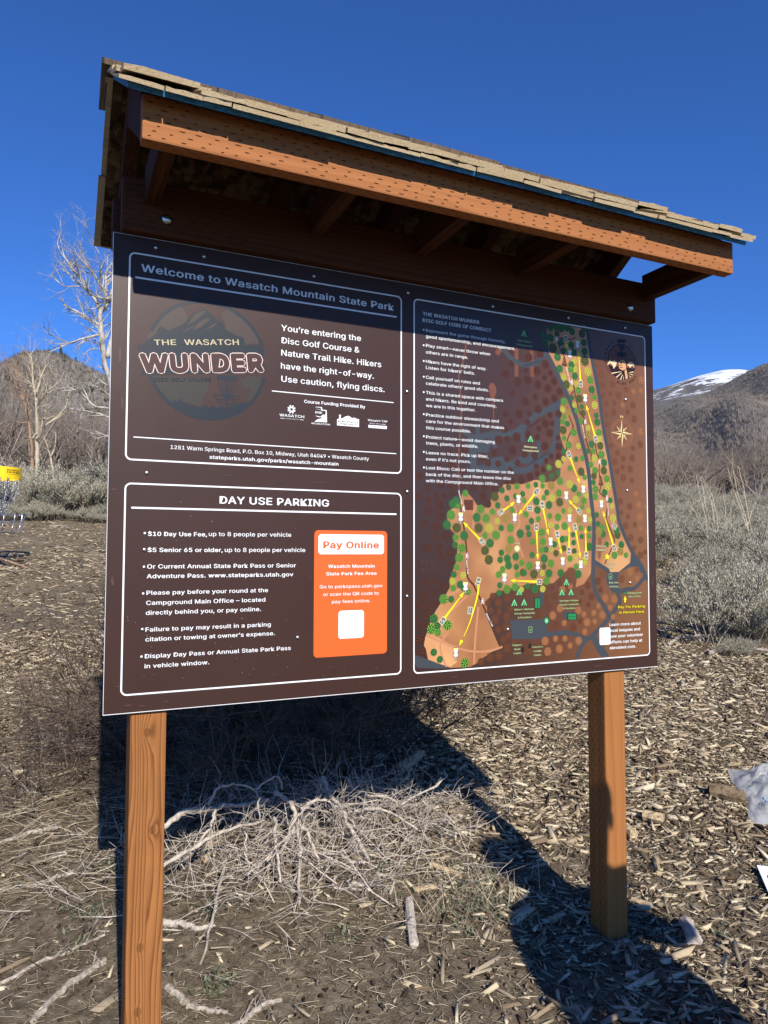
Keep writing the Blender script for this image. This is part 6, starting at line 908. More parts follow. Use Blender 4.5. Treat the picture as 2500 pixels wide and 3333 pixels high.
tree("cottonwood_tree", COTTON, M_cotton, "tall bare white-barked tree rising behind the left edge of the sign", "tree", random.Random(3), 5, 2, twig_len=.65, up=.05, rs=.7)
tree("birch_tree", ASPEN, M_aspen, "slender bare cream-barked tree behind the sagebrush near the yellow basket", "tree", random.Random(4), 5, 2, twig_len=.6, up=.06, tmat=M_aspen)
tree("birch_tree", RED_STEM, M_red, "thin bare russet-barked tree leaning left of the cream-barked tree", "tree", random.Random(5), 5, 2, twig_len=.7, up=.05)
tree("birch_sapling", SAPLING, M_aspen, "small bare forked sapling in the sagebrush right of the cream-barked tree", "sapling", random.Random(6), 3, 1, twig_len=.35)

# leafless oak thicket: copies of a few grown stems merged into one mass
def proto(seed, H):
    rg = random.Random(seed); mb = MB()
    for i in range(rg.randint(5, 7)):
        a = rg.uniform(0, 6.28); grow(mb, (rg.gauss(0, .12), rg.gauss(0, .12), -.1), (math.cos(a)*.45, math.sin(a)*.45, 1), H*rg.uniform(.6, .85), .035, 3, rg, (4, 5), .22, .02, .8, .5, (4, 3, 3, 3), .4, 3, .3)
    v = np.array(mb.v); f = np.array(mb.f); return v, f
PT = [proto(40+i, 3.0) for i in range(4)]
print('thicket proto faces', [len(f) for v, f in PT])
def place(lst, protos, rg, sx=1, tl=.1):
    out = []
    for (x, y, z, s) in lst:
        v, f = protos[rg.randrange(len(protos))]; a = rg.uniform(0, 6.28); c_, s_ = math.cos(a), math.sin(a); h = s*rg.uniform(.85, 1.15)
        w = np.empty_like(v); w[:, 0] = (v[:, 0]*c_-v[:, 1]*s_)*s*sx+x; w[:, 1] = (v[:, 0]*s_+v[:, 1]*c_)*s*sx+y; w[:, 2] = v[:, 2]*h+z; out.append((w, f))
    return merge(out)
def terrain(x, y):
    r = np.hypot(x-CAM.x, y-CAM.y); az = np.degrees(np.arctan2(x-CAM.x, y-CAM.y)); return np.maximum(gz(x, y), np.where(r > 31, hill_h(az, r), -99))
rg = random.Random(12); L = []
def ring(n, a0, a1, r0, r1, s0, s1):
    for i in range(n):
        az = rad(rg.uniform(a0, a1)); r_ = rg.uniform(r0, r1); x = CAM.x+r_*math.sin(az); y = CAM.y+r_*math.cos(az)
        L.append((x, y, float(terrain(x, y))-.05, rg.uniform(s0, s1)))
ring(70, -9, 9, 21, 36, .95, 1.3); ring(20, 9, 36, 24, 40, .9, 1.3); ring(95, 37, 62, 47, 66, .95, 1.3)
V, F = place(L, PT, rg, 1.15)
tag(link("oak_thicket", np_mesh("oak_thicket", V, F), M_thick), "grey leafless oak thicket massed at the foot of the hills behind the sagebrush", "thicket", kind='stuff')
# low bare scrub all over the hillsides
def tufts(n, a0, a1, r0, r1, s0, s1, seed, dark=False, fine=False):
    rg_ = np.random.default_rng(seed); az = rg_.uniform(a0, a1, n); r_ = np.sqrt(rg_.uniform(r0**2, r1**2, n)) if r1 < 300 else rg_.uniform(r0, r1, n)
    x = CAM.x+r_*np.sin(np.radians(az)); y = CAM.y+r_*np.cos(np.radians(az)); z = hill_h(az, r_); s = rg_.uniform(s0, s1, n)*(1+.3*(r_-r0)/(r1-r0))
    K = 26 if fine else 13; a = rg_.uniform(0, 6.28, (n, K)); sp = rg_.uniform(.15, 1, (n, K)); h = rg_.uniform(.3, .62, (n, K))*np.sqrt(1.08-sp**2)*(1.7 if dark else 1); wd = rg_.uniform(.025, .06, (n, K)) if fine else rg_.uniform(.10, .22, (n, K)); h = h*1.5 if fine else h
    bx = np.cos(a)*sp*.5; by = np.sin(a)*sp*.5
    P0 = np.stack([bx*.5-np.sin(a)*wd, by*.5+np.cos(a)*wd, 0*h-.15], -1); P1 = np.stack([bx*.5+np.sin(a)*wd, by*.5-np.cos(a)*wd, 0*h-.15], -1); P2 = np.stack([bx*1.7, by*1.7, h], -1)
    V = np.stack([P0, P1, P2], 2)*s[:, None, None, None]+np.stack([x, y, z], -1)[:, None, None, :]
    return V.reshape(-1, 3), np.arange(n*K*3).reshape(-1, 3)
M_scrub = newmat('hillside_scrub', (.13,.105,.085), .95, .02); g = NG(M_scrub); g.out(g.mix(g.island(), (.19,.165,.142), (.32,.28,.24)))
V, F = merge([tufts(5200, -10, 10, 34, 215, .9, 1.7, 1, False, True), tufts(7500, 37, 63, 62, 300, .6, 1.1, 2, False, True), tufts(4500, 37, 63, 300, 490, .9, 1.5, 4, False, True), tufts(900, 10, 37, 40, 200, 1.2, 2.4, 3)])
tag(link("hillside_scrub", np_mesh("hillside_scrub", V, F), M_scrub), "grey brown leafless scrub covering the hillsides", "scrub", kind='stuff')
M_dark = newmat('evergreen_scrub', (.03,.04,.022), .95, .02); g = NG(M_dark); g.out(g.mix(g.island(), (.045,.05,.03), (.115,.11,.075)))
def crest(n, a0, a1, seed, r0, r1, s0, s1): return tufts(n, a0, a1, r0, r1, s0, s1, seed, True)
V, F = merge([crest(45, -2.6, .9, 21, 206, 216, 1.2, 2.2), crest(22, 1.2, 5, 22, 204, 215, 1.0, 1.8), crest(26, -4, 5, 23, 130, 200, 1.2, 2.0), crest(12, 1.6, 4.5, 24, 120, 150, 1.2, 2.0), crest(18, -8, -3, 25, 205, 215, 1.0, 1.8)])
tag(link("evergreen_scrub", np_mesh("evergreen_scrub", V, F), M_dark), "dark evergreen scrub along the crest of the left hill", "scrub", kind='stuff')
def conifer(az, r_, h, label):
    x = CAM.x+r_*math.sin(rad(az)); y = CAM.y+r_*math.cos(rad(az)); z = float(hill_h(np.array(az), np.array(r_)))
    root = empty("conifer_tree", (x, y, z)); tag(root, label, "tree", "conifers on the hill crest")
    mb = MB(); mb.tube([(0,0,-.5),(0,0,h)], [.22,.03], 6); mb.build("trunk", M_red, root)
    rg_ = np.random.default_rng(int(abs(az)*100)); n = 420; t = rg_.uniform(0, 1, n)**.8; a = rg_.uniform(0, 6.28, n); rr_ = (1-t)*h*.26*rg_.uniform(.6, 1.15, n)+.12; zz = .12*h+t*h*.88
    c_, s_ = np.cos(a), np.sin(a); w = .22
    P0 = np.stack([c_*.1-s_*w, s_*.1+c_*w, zz+.2], -1); P1 = np.stack([c_*.1+s_*w, s_*.1-c_*w, zz+.2], -1); P2 = np.stack([c_*rr_, s_*rr_, zz-.35*rr_], -1)
    link("crown", np_mesh("crown", np.stack([P0, P1, P2], 1).reshape(-1, 3), np.arange(n*3).reshape(-1, 3)), M_dark, root)
conifer(.42, 214, 3.6, "dark pointed conifer standing alone on the left hill crest"); conifer(1.45, 212, 1.9, "smaller dark conifer further down the left hill crest")

# ---------------------------------------------------------------- sagebrush
M_sage = newmat('sagebrush_leaf', (.25,.25,.18), .9, .08); g = NG(M_sage)
g.out(g.ramp(g.island(), [(0,(.16,.148,.105)),(.35,(.30,.28,.21)),(.75,(.44,.41,.315)),(1,(.60,.55,.43))])); 
M_sagestem = newmat('sagebrush_stem', (.2,.165,.125), .95, .05)
def sage_proto(seed, nlobe=17, H=1.0):
    """a sagebrush: woody stems carrying separate rounded tufts of small leaves"""
    rg_ = np.random.default_rng(seed); mb = MB(); P = []; D = []
    for i in range(nlobe):
        az = 2.4*i+rg_.uniform(-.4, .4); sp = math.sqrt((i+.5)/nlobe)*.62*H*rg_.uniform(.85, 1.2)
        lx, ly = math.cos(az)*sp, math.sin(az)*sp; lz = H*rg_.uniform(.16, .62)*math.sqrt(max(1.1-1.6*sp*sp, .25)); rl = H*rg_.uniform(.15, .26)
        base = Vector((lx*.1, ly*.1, -.06)); hub = Vector((lx*.8, ly*.8, lz*.72))
        mb.tube([base, base.lerp(hub, .5)+Vector((lx*.15, ly*.15, -.03)), hub], [.013, .009, .006], 4, cap=False)
        for j in range(17):
            d = Vector((rg_.normal(0, .55)+lx*.7, rg_.normal(0, .55)+ly*.7, rg_.uniform(.35, 1.2))).normalized(); L = rl*rg_.uniform(.8, 1.75)
            tp = hub+d*L; mb.tube([hub, hub.lerp(tp, .5)+Vector((0, 0, .01)), tp], [.004, .003, .0012], 3, cap=False)
            k = int(rg_.uniform(44, 70)); t = rg_.uniform(.3, 1.05, k)
            P.append(np.array(hub)[None]+t[:, None]*np.array(d)[None]*L+rg_.normal(0, .013*H, (k, 3))); D.append(np.array(d)[None]*.8+rg_.normal(0, .5, (k, 3))+np.array([0, 0, .65]))
    P = np.concatenate(P); D = np.concatenate(D); D /= np.linalg.norm(D, axis=1)[:, None]
    n = len(P); L = rg_.uniform(.016, .034, n)*H; S = np.cross(D, rg_.normal(0, 1, (n, 3))); S /= np.linalg.norm(S, axis=1)[:, None]; S *= (L*.12)[:, None]
    V = np.stack([P-S*.4, P+D*(L*.55)[:, None]-S, P+D*L[:, None], P+D*(L*.55)[:, None]+S], 1).reshape(-1, 3)
    return np_mesh("foliage", V, np.arange(n*4).reshape(-1, 4)), mb
SG = []
for i in range(5):
    fm, mb = sage_proto(70+i); fm.materials.append(M_sage)
    sm = bpy.data.meshes.new("stems"); sm.from_pydata(mb.v, [], mb.f); sm.materials.append(M_sagestem); SG.append((fm, sm))
rg = random.Random(33)
def sage(x, y, s, label, group, sz=1.0):
    fm, sm = SG[rg.randrange(5)]
    root = bpy.data.objects.new("sagebrush", None); COL.objects.link(root); root.location = (x, y, gzf(x, y)-.02); a = rg.uniform(0, 6.28)
    root.rotation_euler = (0, 0, a); root.scale = (s, s*rg.uniform(.85, 1.15), s*sz*rg.uniform(.85, 1.15)); tag(root, label, "sagebrush", group)
    for me in (fm, sm):
        o = bpy.data.objects.new(me.name.split('.')[0], me); COL.objects.link(o); o.parent = root
# left band behind the basket
GL = "sagebrush in the band below the left hill"
for i, (x, y, s) in enumerate([(-1.0,15.0,1.35),(-.55,15.3,1.6),(-.25,14.9,1.1),(.12,15.2,1.65),(.45,15.3,2.0),(.78,15.1,1.45),(1.15,15.0,1.5),(-1.5,15.2,1.3)]):
    sage(x, y, s, "one of the tall grey-green sagebrush plants in the band left of the sign", GL)
for i in range(30):
    sage(rg.uniform(-2.5, 2.6), rg.uniform(15.5, 18.5), rg.uniform(.9, 1.6), "one of the tall grey-green sagebrush plants in the band left of the sign", GL)
for i in range(15):
    x = rg.uniform(-1.6, 1.5); sage(x, 14.15+.2*rg.random(), rg.uniform(.35, .6), "low grey sagebrush along the front edge of the band left of the sign", "low sagebrush at the mulch edge", 1.1)
# right field
nb_ = 0
for (x, y, s, lab) in [(5.6,2.85,1.05,"large grey sagebrush nearest the right edge beside fallen branches"),(8.2,6.6,.8,"grey sagebrush close to the sign edge on the right"),(6.2,2.7,1.05,"dense sagebrush at the far right edge of the mulch"),(5.25,2.45,.28,"small low sagebrush tuft at the right edge in front of the large ones"),(6.9,3.3,1.0,"rounded sagebrush just behind the nearest one on the right")]:
    sage(x, y, s, lab, None)
for i in range(150):
    az = rad(rg.uniform(41, 58)); r_ = (12.2 if math.degrees(az) < 49.2 else 8.9)+34*rg.random()**1.35; x = CAM.x+r_*math.sin(az); y = CAM.y+r_*math.cos(az)
    sage(x, y, rg.uniform(.75, 1.15) if r_ > 11 else rg.uniform(.6, .85), "one of the grey-green sagebrush plants in the field right of the sign", "sagebrush in the field right of the sign")
for i in range(16):
    az = rad(rg.uniform(9, 38)); r_ = rg.uniform(17, 26); x = CAM.x+r_*math.sin(az); y = CAM.y+r_*math.cos(az)
    sage(x, y, rg.uniform(.8, 1.2), "one of the sagebrush plants hidden behind the sign panel", "sagebrush behind the sign")
# pale wands and tall bare shrub in the right field
def wand(x, y, h, n, mat, label, rg, spread=.25, cat="bare shrub", lev=1, name="bare_shrub", r0=.006, kids=(3, 5)):
    root = empty(name, (x, y, gzf(x, y))); tag(root, label, cat)
    mb = MB()
    for i in range(n):
        a = rg.uniform(0, 6.28); grow(mb, (rg.gauss(0, .05), rg.gauss(0, .05), -.03), (math.cos(a)*spread, math.sin(a)*spread, 1), h*rg.uniform(.6, 1), r0, lev, rg, kids, .12, .03, .6, .4, (4, 3, 3, 3), .35, 4, .35)
    mb.build("stems", mat, root); return root
rg2 = random.Random(8)
wand(10.2, 6.9, 1.7, 7, M_aspen, "pale bare wand-like shrub standing tall in the right sagebrush field", rg2, .3, r0=.012)
wand(11.3, 7.0, 1.9, 5, M_aspen, "pale bare shrub of upright wands at the far right edge", rg2, .22, r0=.012)
wand(9.4, 9.2, 2.3, 9, M_thick, "brown twiggy bare shrub beside the right edge of the sign", rg2, .45, lev=3, r0=.02, kids=(4, 6))
wand(5.35, 2.85, .7, 9, M_deadwood, "dead pale stems sticking out of the nearest right sagebrush", rg2, .6, lev=1, r0=.005)

# ---------------------------------------------------------------- shrub and brush pile under the sign
def mass(name, label, cat, spec, seed):
    rg_ = random.Random(seed); mb = MB(); c0 = spec[0]; root = empty(name, (c0[0], c0[1], float(gzm(c0[0], c0[1])))); tag(root, label, cat)
    for (x, y, h, n, sp, r0, lev, kids) in spec:
        zb = float(gzm(x, y))
        for i in range(n):
            a = rg_.uniform(0, 6.28); s = sp*math.sqrt(rg_.random())
            grow(mb, (x+rg_.gauss(0, .1), y+rg_.gauss(0, .1), zb-.03), (math.cos(a)*s, math.sin(a)*s, 1), h*rg_.uniform(.65, 1.1), r0*rg_.uniform(.6, 1.2), lev, rg_, kids, .17, .0, .75, .5, (5, 4, 3, 3), .35, 4, .2)
    o = mb.build("stems", M_darkstem, root); o.location = -root.location; return root
mass("bare_shrub", "dark twiggy leafless shrub growing in the shade behind the sign", "bare shrub", [(.85,1.85,.95,34,1.0,.008,3,(4,6)),(1.55,2.15,1.0,30,.95,.007,3,(4,6)),(.35,2.0,.85,30,1.0,.007,3,(4,6)),(-.10,1.75,.42,22,1.3,.004,2,(5,7)),(1.2,1.55,.6,18,1.2,.006,3,(4,6)),(.6,1.45,.5,14,1.2,.005,3,(4,6)),(1.9,2.15,.95,26,1.1,.006,3,(4,6)),(1.6,1.75,.7,16,1.1,.005,3,(4,6))], 5)
# pile of dead branches in front of it
root = empty("brush_pile", (.95, 1.1, float(gzm(.95, 1.1)))); tag(root, "sunlit pile of dead bleached branches and twigs on the ground below the sign", "brush pile")
rgp = random.Random(17); mbt = MB()
for i, (r0, pts) in enumerate(BRANCHES):
    mb = MB(); P_ = [Vector(p) for p in pts]; q = []
    for j in range(len(P_)-1):
        a, b2 = P_[j], P_[j+1]; pa = P_[max(j-1, 0)]; pb_ = P_[min(j+2, len(P_)-1)]
        for t in (0, .2, .4, .6, .8):
            v = .5*(2*a+(b2-pa)*t+(2*pa-5*a+4*b2-pb_)*t*t+(3*a-pa-3*b2+pb_)*t**3)+Vector((rgp.gauss(0, .003), rgp.gauss(0, .003), rgp.gauss(0, .003)))
            v.z = max(v.z, float(gzm(v.x, v.y))+r0*.7); q.append(v)
    q.append(P_[-1])
    mb.tube(q, [r0*1.25*rgp.uniform(.75, 1.2)*(1.1-.55*k/len(q)) for k in range(len(q))], 7)
    if r0 >= .0045: branch_from(mbt, q, r0*.5, r0*.3, .16, 1, rgp, int(6+r0*900), .1, (2, 4), .2, .0, .8, .6, (3, 3, 3, 3), .4, 3)
    o = mb.build("branch", M_deadwood, root, True); o.location = -root.location
for i in range(430):
    x = rgp.gauss(1.0, .34); y = rgp.gauss(.86, .20); zb = float(gzm(x, y))
    a = rgp.uniform(0, 6.28); el_ = abs(rgp.gauss(.15, .4)); hh = max(0, .20*math.exp(-((x-1.05)/.4)**2-((y-.95)/.25)**2))*rgp.random()
    grow(mbt, (x, y, zb+hh), (math.cos(a), math.sin(a), el_), rgp.uniform(.08, .30), rgp.uniform(.0012, .0028), 1, rgp, (2, 3), .22, .0, .8, .5, (3, 3, 3, 3), .4, 3, .2)
for i in range(90):
    x = rgp.gauss(.25, .32); y = rgp.gauss(1.15, .35); zb = float(gzm(x, y)); a = rgp.uniform(0, 6.28)
    grow(mbt, (x, y, zb+.01+.06*rgp.random()), (math.cos(a), math.sin(a), abs(rgp.gauss(.05, .25))), rgp.uniform(.08, .24), rgp.uniform(.001, .0022), 1, rgp, (1, 3), .2, .0, .7, .5, (3, 3, 3, 3), .4, 3, .2)
o = mbt.build("twigs", M_deadwood, root); o.location = -root.location

# ---------------------------------------------------------------- sticks, logs and chunks one can point at
M_stick = bark('weathered_stick', [(.3,(.10,.08,.065)),(.48,(.30,.25,.20)),(.7,(.52,.455,.375))], (55,55,55))
def stick(name, label, cat, pts, r0, r1, mat=None, lift=None, n=8, seed=0):
    mat = mat or M_stick
    rg_ = random.Random(seed+len(pts)); P_ = [Vector(p) for p in pts]; q = []
    for j in range(len(P_)-1):
        for t in (0, .14, .28, .42, .57, .71, .85):
            v = P_[j].lerp(P_[j+1], t); k = (j+t)/(len(P_)-1); v += Vector((rg_.gauss(0, .0028), rg_.gauss(0, .0028), 0)); rr_ = r0+(r1-r0)*k
            v.z = float(gzm(v.x, v.y))+rr_*.8+(lift*k if lift else 0); q.append(v)
    v = P_[-1].copy(); v.z = float(gzm(v.x, v.y))+r1*.8+(lift or 0); q.append(v)
    mb = MB(); mb.tube(q, [(r0+(r1-r0)*k/(len(q)-1))*rg_.uniform(.9, 1.1) for k in range(len(q))], n)
    branch_from(mb, q, r0*.5, r1*.5, (q[-1]-q[0]).length*.22, 1, rg_, 4, .3, (1, 2), .2, .01, .7, .5, (4, 3, 3, 3), .4, 3)
    o = mb.build(name, mat, None, False)
    c0 = q[len(q)//2]; me = o.data; me.transform(Matrix.Translation(-c0)); o.location = c0; return tag(o, label, cat)
M_brownlog = bark('brown_log', [(.35,(.07,.05,.033)),(.6,(.22,.16,.10))], (40,40,40))
def chunk(label, p0, p1, w, h, mat=None, seed=1, name="wood_chunk"):
    rg_ = random.Random(seed); a, b2 = Vector(p0), Vector(p1); d = (b2-a); L_ = d.length; d.normalize(); s = d.cross(Vector((0,0,1))).normalized(); mb = MB(); rings = []
    nv = 9
    for k in range(5):
        t = k/4; c_ = a.lerp(b2, t); c_.z = float(gzm(c_.x, c_.y))+h*.42; rr_ = []
        for j in range(nv):
            q = 2*math.pi*j/nv; f = rg_.uniform(.78, 1.15); rr_.append(c_+s*math.cos(q)*w/2*f+Vector((0,0,1))*math.sin(q)*h/2*f+d*rg_.uniform(-.05, .05)*L_)
        rings.append(rr_)
    vs = [v for r_ in rings for v in r_]; fs = [(i*nv+j, i*nv+(j+1) % nv, (i+1)*nv+(j+1) % nv, (i+1)*nv+j) for i in range(4) for j in range(nv)]+[tuple(range(nv))[::-1], tuple(4*nv+j for j in range(nv))]
    mb.add(vs, fs); o = mb.build(name, mat or M_chunk); c0 = (a+b2)/2; o.data.transform(Matrix.Translation(-c0)); o.location = c0; return tag(o, label, "wood chunk")
M_chunk = newmat('split_wood', (.45,.34,.2), .9, .08); g = NG(M_chunk); n = g.noise(g.coord((70,70,70)), 1, 6, .7); g.out(g.ramp(n, [(.3,(.14,.095,.06)),(.5,(.40,.30,.18)),(.7,(.58,.47,.31))])); g.bump(n, .6, .004)
stick("fallen_branch", "long thin grey stick lying left of the left post", "stick", [(-.26,.49,0),(-.109,.566,0),(-.022,.591,0),(.062,.612,0)], .006, .004)
stick("fallen_branch", "thicker grey stick with a frayed end left of the left post base", "stick", [(-.14,.30,0),(-.052,.407,0),(.017,.463,0),(.055,.492,0)], .009, .011, seed=2)
stick("fallen_branch", "curved grey driftwood stick on bare soil just right of the left post", "stick", [(.215,.31,0),(.259,.241,0),(.304,.202,0),(.36,.168,0)], .011, .005, seed=3)
stick("fallen_branch", "short bleached white stick beside the left post", "stick", [(.235,.60,0),(.295,.573,0),(.336,.526,0),(.395,.523,0)], .012, .006, M_deadwood, seed=4)
stick("fallen_branch", "pale curved root lying at the bottom edge between the posts", "stick", [(.300,.085,0),(.397,.116,0),(.448,.143,0),(.51,.15,0)], .011, .006, seed=5)
stick("fallen_branch", "upright-leaning thin dead stem on bare soil right of the left post", "stick", [(.324,.38,0),(.40,.55,0),(.472,.735,0)], .004, .006, lift=.07, seed=6)
stick("fallen_branch", "long pale stick left of the sign shadow", "stick", [(-.30,1.00,0),(-.152,1.011,0),(-.02,1.013,0)], .006, .009, seed=7)
stick("fallen_branch", "bleached forked stick at the left edge beyond the long stick", "stick", [(-.32,1.27,0),(-.181,1.362,0),(-.07,1.354,0)], .008, .009, seed=8)
stick("fallen_branch", "long white stick behind the right post on the mulch", "stick", [(2.70,2.60,0),(2.83,2.67,0),(3.10,2.70,0)], .018, .012, seed=9)
stick("fallen_branch", "bent grey branch lying under the nearest right sagebrush", "stick", [(4.9,2.9,0),(5.15,3.0,0),(5.3,2.9,0)], .018, .010, lift=.06, seed=10)
stick("fallen_branch", "arched pale branch at the right edge in front of the sagebrush", "stick", [(5.0,2.55,0),(5.25,2.55,0),(5.5,2.3,0)], .02, .012, lift=.05, seed=11)
stick("fallen_branch", "straight grey branch on the mulch at the right edge of the sign", "stick", [(5.0,3.6,0),(5.35,3.45,0),(5.75,3.4,0)], .012, .008, seed=12)
stick("fallen_branch", "small forked stick lying on the far mulch left of the sign", "stick", [(-.12,13.2,0),(.05,13.1,0),(.18,12.9,0)], .022, .012, lift=.03, seed=13)
stick("fallen_branch", "pale stick on the mulch halfway to the left sagebrush", "stick", [(-.02,9.95,0),(.14,9.6,0)], .018, .012, seed=14)
chunk("split yellow wood slab on the ground left of the person shadow", (1.243,.60,0), (1.322,.503,0), .03, .02, seed=1)
chunk("pale flat wood chunk below the brush pile", (1.105,.465,0), (1.189,.456,0), .028, .018, seed=2)
chunk("brown cut log end beside the plastic bag", (2.82,.66,0), (2.93,.55,0), .07, .07, seed=3, mat=M_brownlog)
chunk("narrow split stick of wood standing out on bare soil right of the right post", (2.14,.335,0), (2.06,.24,0), .025, .03, seed=4)
chunk("grey knotty wood chunk at the edge of the person shadow", (1.909,-.03,0), (1.83,-.14,0), .05, .05, seed=5, mat=M_deadwood)
chunk("light wood chip lying in the person shadow left of the right post", (1.479,.174,0), (1.556,.187,0), .03, .014, seed=6)
chunk("long pale chip just right of the right post base", (1.862,.171,0), (1.90,.09,0), .028, .018, seed=7)
chunk("curled pale bark strip on the soil below the brush pile", (1.055,.415,0), (.965,.20,0), .035, .03, seed=8, mat=M_deadwood)
chunk("thick yellow wood strip half under the dead branches left of the sign shadow", (.44,.93,0), (.50,1.10,0), .035, .02, seed=9)
chunk("pale split log behind the brush pile at the edge of the sign shadow", (1.52,1.42,0), (1.70,1.55,0), .06, .05, seed=10)
chunk("rounded pale wood knot on the mulch right of the right post", (2.36,.62,0), (2.40,.55,0), .06, .05, seed=11)
chunk("brown stub of wood near the right post on the mulch", (2.20,.60,0), (2.20,.52,0), .05, .06, seed=12)
chunk("flat rounded grey stone-like chunk on bare soil between the posts", (.285,.10,0), (.345,.085,0), .05, .03, seed=13, mat=M_deadwood)
# plank propped at the left edge
mb = MB(); a, b2 = Vector((-1.15, 8.75, 0)), Vector((-.36, 8.08, 0)); q = []
for k in range(9):
    t = k/8; v = a.lerp(b2, t); v.z = gzf(v.x, v.y)+.10*(1-t)**.7+.02; q.append(v)
mb.tube(q, [.028*(1-.75*(k/8)**2) for k in range(9)], 8); mb.tube([v+Vector((.05, -.25, -.12)) for v in q[:6]], .02, 6)
tag(mb.build("curved_log", M_red, None, True), "weathered curved log lying on the mulch at the left edge below the basket", "log")
# weeds
M_weed = newmat('weed_leaf', (.12,.15,.07), .8, .1); g = NG(M_weed); g.out(g.mix(g.island(), (.07,.085,.045), (.20,.21,.13)))
Vs = []
for (x, y, n, s) in [(.40,.62,60,.03),(.36,.28,70,.028),(.02,.78,60,.035),(1.28,.42,160,.09),(1.33,.30,140,.08),(1.22,.28,110,.07),(1.42,.52,70,.06),(-.05,.60,40,.03),(.12,1.0,40,.03),(1.75,-.02,50,.05),(1.98,-.12,40,.04),(1.08,.62,50,.05),(.78,.35,40,.03)]:
    px = nr.normal(x, s, n); py = nr.normal(y, s, n); pz = gzm(px, py)+nr.uniform(0, .012, n); a = nr.uniform(0, 6.28, n); L_ = nr.uniform(.010, .028, n)
    d = np.stack([np.cos(a)*L_, np.sin(a)*L_, nr.uniform(.2, 1.0, n)*L_], -1); sd = np.stack([-np.sin(a), np.cos(a), 0*a], -1)*(L_*.2)[:, None]; P0 = np.stack([px, py, pz], -1)
    Vs.append(np.stack([P0, P0+d*.5-sd, P0+d, P0+d*.5+sd], 1).reshape(-1, 3))
V = np.concatenate(Vs); tag(link("weed_sprouts", np_mesh("weed_sprouts", V, np.arange(len(V)).reshape(-1, 4)), M_weed), "small grey-green weed sprouts in the soil between the posts", "weeds", kind='stuff')
# dry grass tuft near the person shadow
Vs = []
n = 420; px = nr.normal(1.28, .13, n); py = nr.normal(.34, .12, n); pz = gzm(px, py); a = nr.uniform(0, 6.28, n); L_ = nr.uniform(.04, .13, n); d = np.stack([np.cos(a)*L_, np.sin(a)*L_, nr.uniform(.1, .9, n)*L_], -1); sd = np.stack([-np.sin(a), np.cos(a), 0*a], -1)*.0011; P0 = np.stack([px, py, pz], -1)
V = np.stack([P0-sd, P0+sd, P0+d+sd*.3, P0+d-sd*.3], 1).reshape(-1, 3)
tag(link("dry_grass", np_mesh("dry_grass", V, np.arange(len(V)).reshape(-1, 4)), M_straw), "tuft of dry straw-coloured grass beside the person shadow", "grass", kind='stuff')

# ---------------------------------------------------------------- disc golf basket
M_yel = newmat('yellow_band', (.85,.56,.01), .45, .4)
M_blk = newmat('black_print', (.02,.02,.02), .6, .3)
bx, by = -.742, 7.96; bz = gzf(bx, by)
bas = empty("disc_golf_basket", (bx, by, bz)); tag(bas, "disc golf basket with yellow top band, hanging chains and silver wire tray", "basket")
def bp(mb, name, mats, parent=bas, sm=True): return mb.build(name, mats, parent, sm)
zb0 = 1.247-bz; zb1 = 1.377-bz; zt1 = .812-bz; zt0 = .598-bz; RB = .283; RT = .325
mb = MB(); mb.tube([(0,0,-.1),(0,0,zb1-.02)], .022, 12); bp(mb, "pole", M_metal)
mb = MB(); n = 48
for r_, sg in ((RB, 1), (RB-.004, -1)):
    vs = [(r_*math.cos(2*math.pi*j/n), r_*math.sin(2*math.pi*j/n), z) for z in (zb0, zb1) for j in range(n)]
    fs = [(j, (j+1) % n, n+(j+1) % n, n+j) for j in range(n)]; mb.add(vs, fs if sg > 0 else [f[::-1] for f in fs])
for k in range(6):
    a = math.pi*k/3; mb.tube([(0,0,zb1-.02),(RB*math.cos(a),RB*math.sin(a),zb0+.02)], .005, 5)
band = bp(mb, "top_band", M_yel)
mb = MB(); rgx = random.Random(2)
def bandpt(a, z, r_=RB+.0012): return (r_*math.cos(a), r_*math.sin(a), z)
for row in range(2):
    a = rad(-62)
    while a < rad(-24):
        w = rgx.choice((.025,.04,.05)); z0 = zb0+.082-.026*row
        for (da, z) in ((0, z0), (.022, z0)):
            mb.add([bandpt(a+da, z), bandpt(a+da+.016, z), bandpt(a+da+.030, z+.02), bandpt(a+da+.014, z+.02)], [(0,1,2,3)])
        if rgx.random() < .7: mb.add([bandpt(a, z0+.008), bandpt(a+w, z0+.008), bandpt(a+w, z0+.012), bandpt(a, z0+.012)], [(0,1,2,3)])
        a += w+.028
mb.add([bandpt(rad(-60)+rad(36)*i/6, zb0+.04+dz) for dz in (0, .003) for i in range(7)], [(i, i+1, i+8, i+7) for i in range(6)])
mb.build("band_lettering", M_blk, band)
mb = MB()
for ra, rt_, npz, sag in ((RB-.012, .05, 18, .10), (RB*.55, .035, 9, .06)):
    for k in range(npz):
        a = 2*math.pi*(k+.3)/npz; mbch = MB(); N = 24
        pts = []
        for i in range(N+1):
            t = i/N; r_ = ra+(rt_-ra)*(t**2.1); z = zb0+.01+(zt0+.17-zb0)*t; pts.append(Vector((r_*math.cos(a), r_*math.sin(a), z)))
        for i in range(N):
            p, q = pts[i], pts[i+1]; d = (q-p).normalized(); s = d.cross(Vector((0,0,1)) if i % 2 else Vector((math.cos(a), math.sin(a), 0))).normalized()*.007
            ext = d*.004; mbch.tube([p-ext, p+s+d*.006, q+s-d*.006, q+ext, q-s-d*.006, p-s+d*.006, p-ext], .0028, 4, cap=False)
        bp(mbch, "chain", M_metal)
mb = MB()
for z, r_ in ((zt1, RT), ((zt0+zt1)/2+.02, RT-.006), (zt0, RT-.045), (zt0, .18), (zt0, .06)):
    mb.tube([(r_*math.cos(2*math.pi*j/40), r_*math.sin(2*math.pi*j/40), z) for j in range(41)], .004, 6, cap=False)
